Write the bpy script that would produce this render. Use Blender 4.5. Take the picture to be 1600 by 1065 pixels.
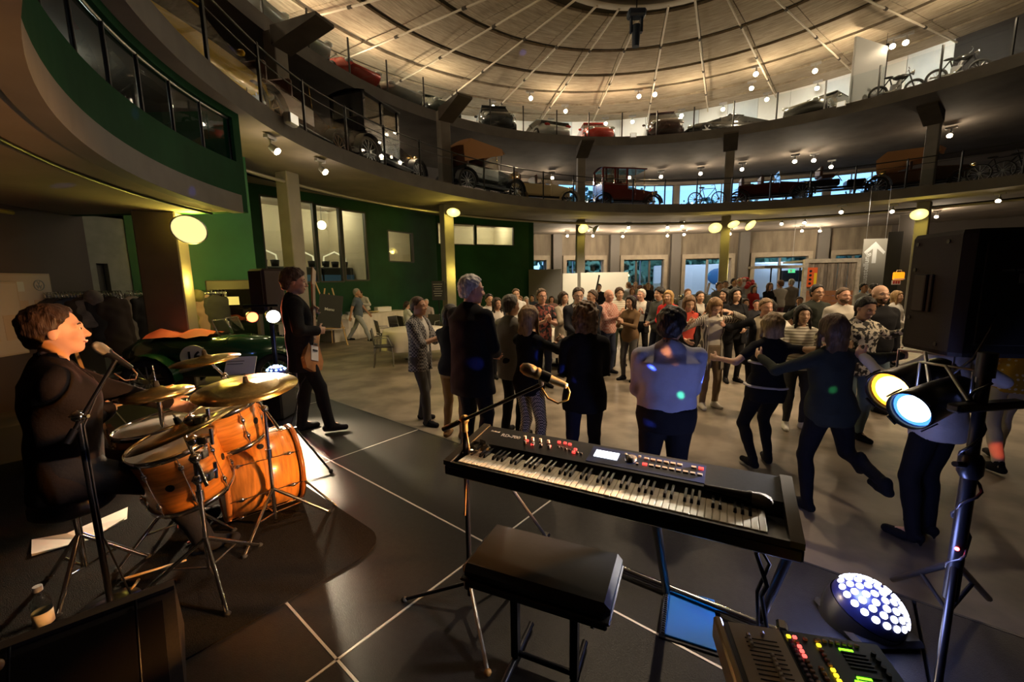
import bpy, math, random
import numpy as np
from mathutils import Vector, Matrix, Euler
random.seed(7)
for _o in list(bpy.data.objects): bpy.data.objects.remove(_o)
SC = bpy.context.scene
COL = SC.collection
PI = math.pi
# ---------------------------------------------------------------- camera
F_PX, PITCH, ROLL, CAM_H = 642.0, .1458, -.0145, 1.9      # metres above the hall floor; stage is 0.25
ST = .25
_fw = Vector((0, math.cos(PITCH), -math.sin(PITCH))); _up = Vector((0, math.sin(PITCH), math.cos(PITCH))); _rt = Vector((1, 0, 0))
CA = _rt*math.cos(ROLL) + _up*math.sin(ROLL); CB = _up*math.cos(ROLL) - _rt*math.sin(ROLL); CC = _fw
EYE = Vector((0, 0, CAM_H))
cam = bpy.data.cameras.new('camera'); cam.sensor_width = 36; cam.lens = 36*F_PX/1600; cam.clip_start = .02; cam.clip_end = 300
camo = bpy.data.objects.new('camera', cam); COL.objects.link(camo)
camo.matrix_world = Matrix(((CA.x, CB.x, -CC.x, 0), (CA.y, CB.y, -CC.y, 0), (CA.z, CB.z, -CC.z, CAM_H), (0, 0, 0, 1)))
SC.camera = camo
# survey helpers: where a sight line meets a level, a depth or a range
def ray(x, y): return CA*((x-800)/F_PX) - CB*((y-532.5)/F_PX) + CC
def lvl(x, y, z): d = ray(x, y); return EYE + d*((z-CAM_H)/d.z)
def dep(x, y, Y): d = ray(x, y); return EYE + d*(Y/d.y)
def rng(x, y, D): d = ray(x, y); return EYE + d*(D/math.hypot(d.x, d.y))
# ---------------------------------------------------------------- world, view
w = bpy.data.worlds.new('dusk'); SC.world = w; w.use_nodes = True
_nt = w.node_tree; _bg = _nt.nodes['Background']
_tc = _nt.nodes.new('ShaderNodeTexCoord'); _sx = _nt.nodes.new('ShaderNodeSeparateXYZ'); _cr = _nt.nodes.new('ShaderNodeValToRGB')
_nt.links.new(_tc.outputs['Generated'], _sx.inputs[0]); _nt.links.new(_sx.outputs['Z'], _cr.inputs[0]); _nt.links.new(_cr.outputs[0], _bg.inputs[0])
_cr.color_ramp.elements[0].position = 0; _cr.color_ramp.elements[0].color = (.20, .37, .58, 1)
_cr.color_ramp.elements[1].position = .6; _cr.color_ramp.elements[1].color = (.04, .12, .30, 1)
_bg.inputs[1].default_value = 3.0
SC.view_settings.view_transform = 'Standard'; SC.view_settings.look = 'None'; SC.view_settings.gamma = 1
SC.view_settings.exposure = .65
SC.view_settings.use_curve_mapping = False
# ---------------------------------------------------------------- lights
WARM = (1, .72, .42); WARMW = (1, .80, .56)
def point(name, loc, power, color=WARM, r=.06):
    l = bpy.data.lights.new(name, 'POINT'); l.energy = power; l.color = color; l.shadow_soft_size = r
    o = bpy.data.objects.new(name, l); o.location = loc; COL.objects.link(o); return o
def spot(name, loc, to, power, color=WARM, angle=80, blend=.6, r=.06):
    l = bpy.data.lights.new(name, 'SPOT'); l.energy = power; l.color = color; l.shadow_soft_size = r
    l.spot_size = math.radians(angle); l.spot_blend = blend
    o = bpy.data.objects.new(name, l); o.location = loc; COL.objects.link(o)
    o.rotation_euler = (Vector(to)-Vector(loc)).to_track_quat('-Z', 'Y').to_euler(); return o
# ---------------------------------------------------------------- materials
MATS = {}
def M(name, col=(.5, .5, .5), rough=.5, metal=0, emit=None, es=0, noise=None, bump=None, spec=.5, coat=0, stretch=None, trans=0):
    if name in MATS: return MATS[name]
    m = bpy.data.materials.new(name); m.use_nodes = True; nt = m.node_tree; b = nt.nodes['Principled BSDF']
    b.inputs['Base Color'].default_value = (*col, 1); b.inputs['Roughness'].default_value = rough; b.inputs['Metallic'].default_value = metal
    b.inputs['Specular IOR Level'].default_value = spec; b.inputs['Coat Weight'].default_value = coat
    if trans: b.inputs['Transmission Weight'].default_value = trans
    if emit: b.inputs['Emission Color'].default_value = (*emit, 1); b.inputs['Emission Strength'].default_value = es
    if noise or bump:
        tc = nt.nodes.new('ShaderNodeTexCoord'); mp = nt.nodes.new('ShaderNodeMapping'); nt.links.new(tc.outputs['Object'], mp.inputs[0])
        if stretch: mp.inputs['Scale'].default_value = stretch
    if noise:                                   # (scale, amount[, second colour])
        n = nt.nodes.new('ShaderNodeTexNoise'); n.inputs['Scale'].default_value = noise[0]; n.inputs['Detail'].default_value = 5
        nt.links.new(mp.outputs[0], n.inputs['Vector'])
        r = nt.nodes.new('ShaderNodeValToRGB'); a = noise[1]
        c2 = noise[2] if len(noise) > 2 else tuple(min(1, c*(1+a)) for c in col)
        c1 = col if len(noise) > 2 else tuple(c*(1-a) for c in col)
        r.color_ramp.elements[0].color = (*c1, 1); r.color_ramp.elements[1].color = (*c2, 1)
        r.color_ramp.elements[0].position = .3; r.color_ramp.elements[1].position = .7
        nt.links.new(n.outputs[0], r.inputs[0]); nt.links.new(r.outputs[0], b.inputs['Base Color'])
    if bump:
        n2 = nt.nodes.new('ShaderNodeTexNoise'); n2.inputs['Scale'].default_value = bump[0]; n2.inputs['Detail'].default_value = 4
        nt.links.new(mp.outputs[0], n2.inputs['Vector']); bp = nt.nodes.new('ShaderNodeBump'); bp.inputs['Strength'].default_value = bump[1]
        bp.inputs['Distance'].default_value = .02
        nt.links.new(n2.outputs[0], bp.inputs['Height']); nt.links.new(bp.outputs[0], b.inputs['Normal'])
    MATS[name] = m; return m
def glass(name, tint=(.9, .95, 1), refl=.06):
    if name in MATS: return MATS[name]
    m = bpy.data.materials.new(name); m.use_nodes = True; nt = m.node_tree; nt.nodes.remove(nt.nodes['Principled BSDF'])
    out = nt.nodes['Material Output']; t = nt.nodes.new('ShaderNodeBsdfTransparent'); t.inputs[0].default_value = (*tint, 1)
    g = nt.nodes.new('ShaderNodeBsdfGlossy'); g.inputs['Roughness'].default_value = .02
    mx = nt.nodes.new('ShaderNodeMixShader'); lw = nt.nodes.new('ShaderNodeLayerWeight'); lw.inputs[0].default_value = .5; fr = nt.nodes.new('ShaderNodeMath'); fr.operation = 'POWER'; fr.inputs[1].default_value = 4.5; nt.links.new(lw.outputs['Facing'], fr.inputs[0])
    ad = nt.nodes.new('ShaderNodeMath'); ad.operation = 'ADD'; ad.inputs[1].default_value = refl
    nt.links.new(fr.outputs[0], ad.inputs[0]); nt.links.new(ad.outputs[0], mx.inputs[0]); nt.links.new(t.outputs[0], mx.inputs[1]); nt.links.new(g.outputs[0], mx.inputs[2])
    nt.links.new(mx.outputs[0], out.inputs[0]); MATS[name] = m; return m
def pattern(name, kind, c1, c2, scale, rough=.8, rot=(0, 0, 0)):
    """woven or printed cloth: check, stripe, dots or blotch print"""
    if name in MATS: return MATS[name]
    m = bpy.data.materials.new(name); m.use_nodes = True; nt = m.node_tree; b = nt.nodes['Principled BSDF']; b.inputs['Roughness'].default_value = rough
    tc = nt.nodes.new('ShaderNodeTexCoord'); mp = nt.nodes.new('ShaderNodeMapping'); mp.inputs['Rotation'].default_value = rot
    nt.links.new(tc.outputs['Object'], mp.inputs[0])
    if kind == 'check':
        n = nt.nodes.new('ShaderNodeTexChecker'); n.inputs['Scale'].default_value = scale; n.inputs[1].default_value = (*c1, 1); n.inputs[2].default_value = (*c2, 1)
        nt.links.new(mp.outputs[0], n.inputs['Vector']); nt.links.new(n.outputs[0], b.inputs['Base Color'])
    else:
        if kind == 'stripe':
            n = nt.nodes.new('ShaderNodeTexWave'); n.inputs['Scale'].default_value = scale; n.bands_direction = 'X'; out = n.outputs['Fac']; lo, hi = .62, .7
        elif kind == 'dots':
            n = nt.nodes.new('ShaderNodeTexVoronoi'); n.inputs['Scale'].default_value = scale; n.inputs['Randomness'].default_value = .15; out = n.outputs['Distance']; lo, hi = .26, .3
        else:
            n = nt.nodes.new('ShaderNodeTexNoise'); n.inputs['Scale'].default_value = scale; n.inputs['Detail'].default_value = 2; out = n.outputs[0]; lo, hi = .48, .53
        nt.links.new(mp.outputs[0], n.inputs['Vector']); r = nt.nodes.new('ShaderNodeValToRGB')
        r.color_ramp.elements[0].position = lo; r.color_ramp.elements[1].position = hi
        r.color_ramp.elements[0].color = (*c1, 1); r.color_ramp.elements[1].color = (*c2, 1)
        nt.links.new(out, r.inputs[0]); nt.links.new(r.outputs[0], b.inputs['Base Color'])
    MATS[name] = m; return m
BLACK = M('black_plastic', (.012, .012, .014), .35); BLACKM = M('black_metal', (.015, .015, .018), .3, .6)
CHROME = M('chrome', (.8, .8, .8), .12, 1); STEEL = M('brushed_steel', (.45, .45, .46), .35, 1); RUBBER = M('rubber', (.015, .015, .015), .8)
GREY = M('grey_paint', (.16, .155, .15), .6); WHITE = M('white_paint', (.8, .79, .76), .5)
CONC = M('concrete', (.20, .175, .15), .85, noise=(1.5, .25), bump=(18, .25))
LENSW = M('lamp_lens_warm', (1, .9, .7), .3, emit=(1, .80, .52), es=40)
LENSY = M('lamp_lens_yellow', (.6, .48, .14), .3, emit=(1, .84, .34), es=.75)
# ---------------------------------------------------------------- mesh builder
class MB:
    def __init__(s): s.v = []; s.f = []; s.sm = []
    def add(s, vs, fs, smooth=False, m=None):
        b = len(s.v)
        s.v += [tuple(m @ Vector(v)) for v in vs] if m is not None else [tuple(v) for v in vs]
        s.f += [tuple(i+b for i in f) for f in fs]; s.sm += [smooth]*len(fs); return s
    def box(s, c, d, rot=None, m=None, bev=0):
        x, y, z = d[0]/2, d[1]/2, d[2]/2
        if bev:
            b = min(bev, x*.9, y*.9, z*.9); vs = []; fs = []
            # chamfered box: 24 vertices
            idx = {}
            for sx in (-1, 1):
                for sy in (-1, 1):
                    for sz in (-1, 1):
                        for a in range(3):
                            p = [sx*(x-b), sy*(y-b), sz*(z-b)]; p[a] = (sx*x, sy*y, sz*z)[a]
                            idx[sx, sy, sz, a] = len(vs); vs.append(p)
            for a in range(3):
                o = [i for i in range(3) if i != a]
                for sg in (-1, 1):
                    q = []
                    for u, v in ((-1, -1), (1, -1), (1, 1), (-1, 1)):
                        k = [0, 0, 0]; k[a] = sg; k[o[0]] = u; k[o[1]] = v; q.append(idx[(*k, a)])
                    if (sg > 0) == (a == 1): q = q[::-1]
                    fs.append(q)
            for a in range(3):
                o = [i for i in range(3) if i != a]
                for u in (-1, 1):
                    for v in (-1, 1):
                        k1 = [0, 0, 0]; k1[o[0]] = u; k1[o[1]] = v; k2 = list(k1); k1[a] = -1; k2[a] = 1
                        q = [idx[(*k1, o[0])], idx[(*k2, o[0])], idx[(*k2, o[1])], idx[(*k1, o[1])]]
                        fs.append(q)
            for sx in (-1, 1):
                for sy in (-1, 1):
                    for sz in (-1, 1): fs.append([idx[sx, sy, sz, a] for a in range(3)])
        else:
            vs = [(-x, -y, -z), (x, -y, -z), (x, y, -z), (-x, y, -z), (-x, -y, z), (x, -y, z), (x, y, z), (-x, y, z)]
            fs = [(0, 3, 2, 1), (4, 5, 6, 7), (0, 1, 5, 4), (1, 2, 6, 5), (2, 3, 7, 6), (3, 0, 4, 7)]
        T = Matrix.Translation(c)
        if rot: T = T @ Euler(rot).to_matrix().to_4x4()
        return s.add(vs, fs, False, m @ T if m is not None else T)
    def cyl(s, a, b, r0, r1=None, n=12, cap=True):
        a, b = Vector(a), Vector(b); r1 = r0 if r1 is None else r1; d = (b-a)
        if d.length < 1e-6: return s
        q = d.to_track_quat('Z', 'Y'); vs = []
        for p, r in ((a, r0), (b, r1)):
            for i in range(n):
                t = 2*PI*i/n; vs.append(p + q @ Vector((r*math.cos(t), r*math.sin(t), 0)))
        s.add(vs, [(i, (i+1) % n, n+(i+1) % n, n+i) for i in range(n)], True)
        if cap:
            s.add(vs[:n], [tuple(range(n))[::-1]]); s.add(vs[n:], [tuple(range(n))])
        return s
    def tube(s, pts, r, n=8, closed=False):
        pts = [Vector(p) for p in pts]; N = len(pts); vs = []; rr = r if hasattr(r, '__len__') else [r]*N
        nrm = None
        for i, p in enumerate(pts):
            t = (pts[(i+1) % N]-pts[i-1]) if closed else (pts[min(i+1, N-1)]-pts[max(i-1, 0)])
            t.normalize()
            if nrm is None: nrm = t.orthogonal().normalized()
            nrm = (nrm - t*nrm.dot(t)).normalized(); bn = t.cross(nrm)
            for k in range(n):
                a = 2*PI*k/n; vs.append(p + (nrm*math.cos(a)+bn*math.sin(a))*rr[i])
        fs = []
        for i in range(N if closed else N-1):
            j = (i+1) % N
            fs += [(i*n+k, i*n+(k+1) % n, j*n+(k+1) % n, j*n+k) for k in range(n)]
        if not closed: fs += [tuple(range(n))[::-1], tuple(range((N-1)*n, N*n))]
        return s.add(vs, fs, True)
    def lathe(s, prof, n=24, m=None, axis=None, smooth=True):
        """prof: (radius, height) pairs turned about z; m places it"""
        vs = []; fs = []
        for r, h in prof:
            for i in range(n): t = 2*PI*i/n; vs.append((r*math.cos(t), r*math.sin(t), h))
        for j in range(len(prof)-1):
            fs += [(j*n+i, j*n+(i+1) % n, (j+1)*n+(i+1) % n, (j+1)*n+i) for i in range(n)]
        return s.add(vs, fs, smooth, m)
    def ball(s, c, r, n=10, m=None):
        rx, ry, rz = r if hasattr(r, '__len__') else (r, r, r); vs = []; fs = []
        for j in range(n//2+1):
            a = PI*j/(n//2)
            for i in range(n): t = 2*PI*i/n; vs.append((rx*math.sin(a)*math.cos(t), ry*math.sin(a)*math.sin(t), -rz*math.cos(a)))
        for j in range(n//2): fs += [(j*n+i, j*n+(i+1) % n, (j+1)*n+(i+1) % n, (j+1)*n+i) for i in range(n)]
        T = Matrix.Translation(c); return s.add(vs, fs, True, m @ T if m is not None else T)
    def prism(s, poly, h0, h1, m=None):
        n = len(poly); vs = [(x, y, h0) for x, y in poly] + [(x, y, h1) for x, y in poly]
        return s.add(vs, [tuple(range(n))[::-1], tuple(range(n, 2*n))]+[(i, (i+1) % n, n+(i+1) % n, n+i) for i in range(n)], False, m)
    def quad(s, *p): return s.add(p, [(0, 1, 2, 3)])
    def mesh(s, name, mat):
        me = bpy.data.meshes.new(name); me.from_pydata(s.v, [], s.f)
        me.polygons.foreach_set('use_smooth', s.sm); me.materials.append(mat); me.update(); return me
    def build(s, name, mat, parent=None, label=None, cat=None, group=None, kind=None, loc=None, rotz=0):
        o = bpy.data.objects.new(name, s.mesh(name, mat)); COL.objects.link(o)
        if loc is not None: o.location = loc
        o.rotation_euler = (0, 0, rotz)
        if parent: o.parent = parent
        return tag(o, label, cat, group, kind)
def tag(o, label=None, cat=None, group=None, kind=None):
    if label: o['label'] = label
    if cat: o['category'] = cat
    if group: o['group'] = group
    if kind: o['kind'] = kind
    return o
def thing(name, label, cat, loc=(0, 0, 0), rotz=0, group=None, kind=None):
    o = bpy.data.objects.new(name, None); COL.objects.link(o); o.location = loc; o.rotation_euler = (0, 0, rotz); o.empty_display_size = .1
    return tag(o, label, cat, group, kind)
def dup(root, loc, rotz=0, label=None, group=None, parent=None):
    r = root.copy(); COL.objects.link(r); r.location = loc; r.rotation_euler = (0, 0, rotz)
    if label: r['label'] = label
    if group: r['group'] = group
    for ch in list(root.children):
        c = ch.copy(); COL.objects.link(c); c.parent = r
        for g in list(ch.children):
            e = g.copy(); COL.objects.link(e); e.parent = c
    return r
def inst(name, me, parent=None, mat4=None, loc=None, rot=None):
    o = bpy.data.objects.new(name, me); COL.objects.link(o)
    if parent: o.parent = parent
    if mat4 is not None: o.matrix_local = mat4
    if loc is not None: o.location = loc
    if rot is not None: o.rotation_euler = rot
    return o
def frame_to(a, b, upv=(0, 0, 1)):
    """matrix whose z axis runs a->b, origin a"""
    a, b = Vector(a), Vector(b); return Matrix.Translation(a) @ (b-a).to_track_quat('Z', 'Y').to_matrix().to_4x4()
FONT = {}
def text(name, body, size, mat, parent, m4, depth=.002, align='CENTER'):
    cu = bpy.data.curves.new(name, 'FONT'); cu.body = body; cu.size = size; cu.extrude = depth; cu.offset = size*.022; cu.align_x = align; cu.align_y = 'CENTER'
    o = bpy.data.objects.new(name, cu); COL.objects.link(o); dg = bpy.context.evaluated_depsgraph_get()
    me = bpy.data.meshes.new_from_object(o.evaluated_get(dg)); bpy.data.objects.remove(o); bpy.data.curves.remove(cu)
    me.name = name; me.materials.clear(); me.materials.append(mat)
    t = bpy.data.objects.new(name, me); COL.objects.link(t)
    if parent: t.parent = parent
    t.matrix_local = m4; return t
def basis(o, x, y):
    """matrix with origin o, x axis x, y axis y (orthonormalised), z = x cross y"""
    x = Vector(x).normalized(); y = Vector(y); y = (y-x*y.dot(x)).normalized(); z = x.cross(y); o = Vector(o)
    return Matrix(((x.x, y.x, z.x, o.x), (x.y, y.y, z.y, o.y), (x.z, y.z, z.z, o.z), (0, 0, 0, 1)))
# ================================================================ THE HALL
KX, KY = 4.0, 8.0
C1 = (7.69, 7.05, 12.57); CB1 = (3.55, 7.83, 8.17); C2 = (5.3, 9.5, 11.78); SH = (10.0, 3.5, 25.7); CR = (4.1, 10.7)
Z1B, Z1T, Z2B, Z2T = 4.9, 5.28, 8.37, 8.78
def hit(cir, th, k=(KX, KY)):
    cx, cy, R = cir; dx, dy = math.cos(th), math.sin(th); ox, oy = k[0]-cx, k[1]-cy
    b = ox*dx+oy*dy; c = ox*ox+oy*oy-R*R; return -b+math.sqrt(max(b*b-c, 0))
def sst(a, b, x): t = min(1, max(0, (x-a)/(b-a))); return t*t*(3-2*t)
def edge1(th, off=0):
    d = math.degrees(th) % 360; wgt = sst(163, 184, d)*(1-sst(224, 246, d))
    r = hit(C1, th)*(1-wgt)+hit(CB1, th)*wgt + off
    return Vector((KX+r*math.cos(th), KY+r*math.sin(th), 0))
def edge2(th, off=0):
    r = hit(C2, th)+off; return Vector((KX+r*math.cos(th), KY+r*math.sin(th), 0))
def edgeS(th, off=0):
    r = hit(SH, th)+off; return Vector((KX+r*math.cos(th), KY+r*math.sin(th), 0))
def project(p):
    d = Vector(p)-EYE; k = d.dot(CC)
    return (800+F_PX*d.dot(CA)/k, 532.5-F_PX*d.dot(CB)/k, k)
def seen(p, m=60):
    x, y, k = project(p); return k > .3 and -m < x < 1600+m
# hall floor and stage
FLOORM = M('polished_screed', (.115, .094, .070), .45, noise=(1.7, .5, (.25, .205, .155)), bump=(6, .05))
[setattr(e_, 'position', p_) for nd_ in FLOORM.node_tree.nodes if nd_.type == 'VALTORGB' for e_, p_ in zip(nd_.color_ramp.elements, (.40, .62))]
mb = MB(); n = 72
mb.add([(SH[0]+SH[2]*math.cos(2*PI*i/n), SH[1]+SH[2]*math.sin(2*PI*i/n), 0) for i in range(n)], [tuple(range(n))])
mb.build('floor', FLOORM, kind='structure', label='polished grey brown screed floor of the hall', cat='floor')
SN = Vector((.635, .773, 0)).normalized(); STT = Vector((SN.y, -SN.x, 0))           # across and along the stage front
stage = thing('stage_platform', 'low black stage of panels with pale metal joints', 'stage', kind='structure')
STM = M('stage_panel_black', (.014, .0125, .0115), .38, noise=(30, .25), bump=(160, .12), spec=.3)
ALU = M('aluminium_edge', (.75, .72, .68), .35, .8)
RST = basis((0, 0, 0), STT, SN)
te = [-7.7, -5.69, -3.66, -1.63, .38, 2.4]; ne = [-2.3, -1.29, -.28, .73, 1.74, 2.757]
pm = {}
for i in range(len(te)-1):
    for j in range(len(ne)-1):
        p = MB(); a = te[i+1]-te[i]-.012; b = ne[j+1]-ne[j]-.012
        p.box((0, 0, -.03), (a, b, .06), bev=.003)
        c = STT*((te[i]+te[i+1])/2)+SN*((ne[j]+ne[j+1])/2)
        o = p.build('stage_panel', STM, stage); o.matrix_local = Matrix.Translation((c.x, c.y, ST)) @ RST
for t in te[1:-2]:
    MB().box((t, (ne[0]+ne[-1])/2, ST-.004), (.012, ne[-1]-ne[0], .010), m=RST).build('joint_strip', ALU, stage)
for k in ne[1:-1]:
    MB().box(((te[0]+te[-1])/2, k, ST-.004), (te[-1]-te[0], .012, .010), m=RST).build('joint_strip', ALU, stage)
MB().box(((te[0]+te[-1])/2, ne[-1]+.006, ST/2-.001), (te[-1]-te[0], .016, ST), m=RST).box(((te[0]+te[-1])/2, (ne[0]+ne[-1])/2, .09), (te[-1]-te[0]-.1, ne[-1]-ne[0]-.1, .17), m=RST).build('stage_skirt', BLACK, stage)
# slabs of the two galleries
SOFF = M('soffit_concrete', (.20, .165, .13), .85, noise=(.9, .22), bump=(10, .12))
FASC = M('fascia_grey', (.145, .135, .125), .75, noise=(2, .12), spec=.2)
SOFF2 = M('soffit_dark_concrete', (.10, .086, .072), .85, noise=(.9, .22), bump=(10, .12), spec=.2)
N = 160
def slab(name, edge, zb, zt, label, sm):
    ths = [2*PI*i/N for i in range(N)]; e = [edge(t) for t in ths]; s = [edgeS(t, .3) for t in ths]
    root = thing(name, label, 'gallery', kind='structure')
    a, b, c = MB(), MB(), MB()
    for i in range(N):
        j = (i+1) % N
        a.quad((e[i].x, e[i].y, zb), (s[i].x, s[i].y, zb), (s[j].x, s[j].y, zb), (e[j].x, e[j].y, zb))
        b.add([(e[i].x, e[i].y, zb), (e[j].x, e[j].y, zb), (e[j].x, e[j].y, zt), (e[i].x, e[i].y, zt)], [(0, 1, 2, 3)], True)
        c.quad((e[i].x, e[i].y, zt), (e[j].x, e[j].y, zt), (s[j].x, s[j].y, zt), (s[i].x, s[i].y, zt))
    a.build('soffit', sm, root); b.build('fascia', FASC, root); c.build('deck', GREY, root); return root
slab('gallery_floor', edge1, Z1B, Z1T, 'lower ring gallery slab with grey curved fascia', SOFF)
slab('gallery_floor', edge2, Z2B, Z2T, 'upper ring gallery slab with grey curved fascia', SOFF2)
# ---------------- suspended concrete roof
def cyl_from(cx, cy, th, r, z): return Vector((cx+r*math.cos(th), cy+r*math.sin(th), z))
RINGS = [(4.0, 10.62), (4.8, 10.83), (7.9, 11.28), (10.3, 11.42), (12.6, 11.66), (14.6, 11.83), (16.4, 11.97), (18.1, 12.1)]
roof = thing('ceiling', 'round hanging concrete roof of ring panels above the galleries', 'ceiling', kind='structure')
def board_concrete():
    m = M('roof_board_concrete', (.40, .33, .24), .9)
    nt = m.node_tree; b = nt.nodes['Principled BSDF']; tc = nt.nodes.new('ShaderNodeTexCoord'); mp = nt.nodes.new('ShaderNodeMapping'); mp.inputs['Scale'].default_value = (8, .9, 1)
    oi = nt.nodes.new('ShaderNodeObjectInfo'); ad = nt.nodes.new('ShaderNodeVectorMath'); ad.operation = 'ADD'
    ml = nt.nodes.new('ShaderNodeVectorMath'); ml.operation = 'SCALE'; ml.inputs[0].default_value = (37, 53, 11); nt.links.new(oi.outputs['Random'], ml.inputs['Scale'])
    nt.links.new(tc.outputs['Object'], mp.inputs[0]); nt.links.new(mp.outputs[0], ad.inputs[0]); nt.links.new(ml.outputs[0], ad.inputs[1])
    n1 = nt.nodes.new('ShaderNodeTexNoise'); n1.inputs['Scale'].default_value = 1.6; n1.inputs['Detail'].default_value = 7; n1.inputs['Roughness'].default_value = .7; nt.links.new(ad.outputs[0], n1.inputs['Vector'])
    r = nt.nodes.new('ShaderNodeValToRGB'); r.color_ramp.elements[0].position = .32; r.color_ramp.elements[0].color = (.20, .155, .105, 1); r.color_ramp.elements[1].position = .66; r.color_ramp.elements[1].color = (.46, .385, .28, 1)
    nt.links.new(n1.outputs[0], r.inputs[0]); nt.links.new(r.outputs[0], b.inputs['Base Color'])
    bp = nt.nodes.new('ShaderNodeBump'); bp.inputs['Strength'].default_value = .35; bp.inputs['Distance'].default_value = .03; nt.links.new(n1.outputs[0], bp.inputs['Height']); nt.links.new(bp.outputs[0], b.inputs['Normal'])
    return m
ROOFM = board_concrete(); ROOFJ = M('roof_joint_dark', (.055, .045, .034), .9)
NC = 32; PH = math.atan2(CR[1], CR[0]) + PI/NC; dA = 2*PI/NC
for k in range(len(RINGS)-1):
    (r0, z0), (r1, z1) = RINGS[k], RINGS[k+1]
    g = .15; f0, f1 = g/(r1-r0), 1-g/(r1-r0)
    if k == 0: continue
    ra, za, rb, zb = r0+g, z0+(z1-z0)*f0, r1-g, z0+(z1-z0)*f1
    p = MB(); m_ = 3; rows = []
    for r, z in ((ra, za), (rb, zb)):
        for i in range(m_+1):
            t = -dA/2 + dA*i/m_; rr = r; t = max(-dA/2+.012/rr, min(dA/2-.012/rr, t)); rows.append((rr*math.cos(t), rr*math.sin(t), z))
    q = m_+1; vs = rows+[(x, y, z+.09) for x, y, z in rows]; fs = []
    for i in range(m_): fs += [(i, i+1, q+i+1, q+i), (2*q+i, 3*q+i, 3*q+i+1, 2*q+i+1), (i, 2*q+i, 2*q+i+1, i+1), (q+i, q+i+1, 3*q+i+1, 3*q+i)]
    fs += [(0, q, 3*q, 2*q), (m_, 2*q+m_, 3*q+m_, q+m_)]
    p.add(vs, fs); me = p.mesh('roof_panel', ROOFM)
    for i in range(NC):
        o = inst('roof_panel', me, roof, Matrix.Translation((CR[0], CR[1], 0)) @ Matrix.Rotation(PH+dA*(i+.5), 4, 'Z'))
bk = MB()
prof = [(0.01, 10.95)]+[(r, z+.10) for r, z in RINGS]+[(27, 12.6)]
bk.lathe(prof, 64, Matrix.Translation((CR[0], CR[1], 0))).build('roof_backing', ROOFJ, roof)
rg = MB(); rg.lathe([(3.75, 10.5), (4.05, 10.5), (4.05, 10.72), (3.75, 10.72), (3.75, 10.5)], 64, Matrix.Translation((CR[0], CR[1], 0)))
rg.lathe([(0.01, 10.66), (3.8, 10.66)], 64, Matrix.Translation((CR[0], CR[1], 0)))
rg.build('centre_ring', M('ring_grey', (.36, .32, .26), .7), roof)
CABM = M('cable_pale', (.62, .55, .44), .5)
for i in range(NC):
    t = PH+dA*i; a = cyl_from(*CR, t, 3.95, 10.5); b = cyl_from(*CR, t, 17.7, 11.83)
    if not (seen(b, 500) and b.y > 4): continue
    c = MB().cyl(a, b, .035, n=6); o = c.build('roof_cable', CABM, roof)
    j = MB()
    for f in (.22, .48, .74):
        p = a.lerp(b, f); d = (b-a).normalized(); j.cyl(p-d*.09, p+d*.09, .055, n=6)
    j.build('cable_clamp', ROOFJ, roof)
# ---------------- outer walls
def wall_holes(mb, p0, p1, z0, z1, holes, th=.25):
    """upright wall p0->p1 with rectangular openings (u0,u1,za,zb); thickness goes to the left of p0->p1"""
    p0, p1 = Vector((p0[0], p0[1], 0)), Vector((p1[0], p1[1], 0)); L = (p1-p0).length; x = (p1-p0)/L; y = Vector((-x.y, x.x, 0))
    T = basis(p0, x, y)
    us = sorted({0, L, *[h[0] for h in holes], *[h[1] for h in holes]}); zs = sorted({z0, z1, *[h[2] for h in holes], *[h[3] for h in holes]})
    us = [u for u in us if 0 <= u <= L]; zs = [z for z in zs if z0 <= z <= z1]
    for a, b in zip(us, us[1:]):
        for c, d in zip(zs, zs[1:]):
            um, zm = (a+b)/2, (c+d)/2
            if any(h[0] < um < h[1] and h[2] < zm < h[3] for h in holes): continue
            mb.box(((a+b)/2, th/2, (c+d)/2), (b-a, th, d-c), m=T)
    return T, L
def shellpt(px):
    d = ray(px, 430); ox, oy = -SH[0], -SH[1]; A = d.x**2+d.y**2; B = ox*d.x+oy*d.y; C = ox*ox+oy*oy-SH[2]**2
    t = (-B+math.sqrt(B*B-A*C))/A; return Vector((d.x*t, d.y*t, 0))
BAYS = [800, 868, 957, 1052, 1158, 1280, 1385]
GLZ = glass('window_glass'); FRM = M('window_frame_grey', (.22, .20, .18), .5); FRD = M('window_frame_dark', (.05, .045, .04), .5)
LINT = M('lintel_concrete', (.15, .122, .088), .9, noise=(2.5, .3), bump=(14, .3), stretch=(1, 1, .25))
wb = thing('wall_back', 'far concrete wall with large dusk blue windows', 'wall', kind='structure')
panes_n = [1, 2, 3, 2, 2, 2]
lint = MB(); up_ = MB(); wi = 0
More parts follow.
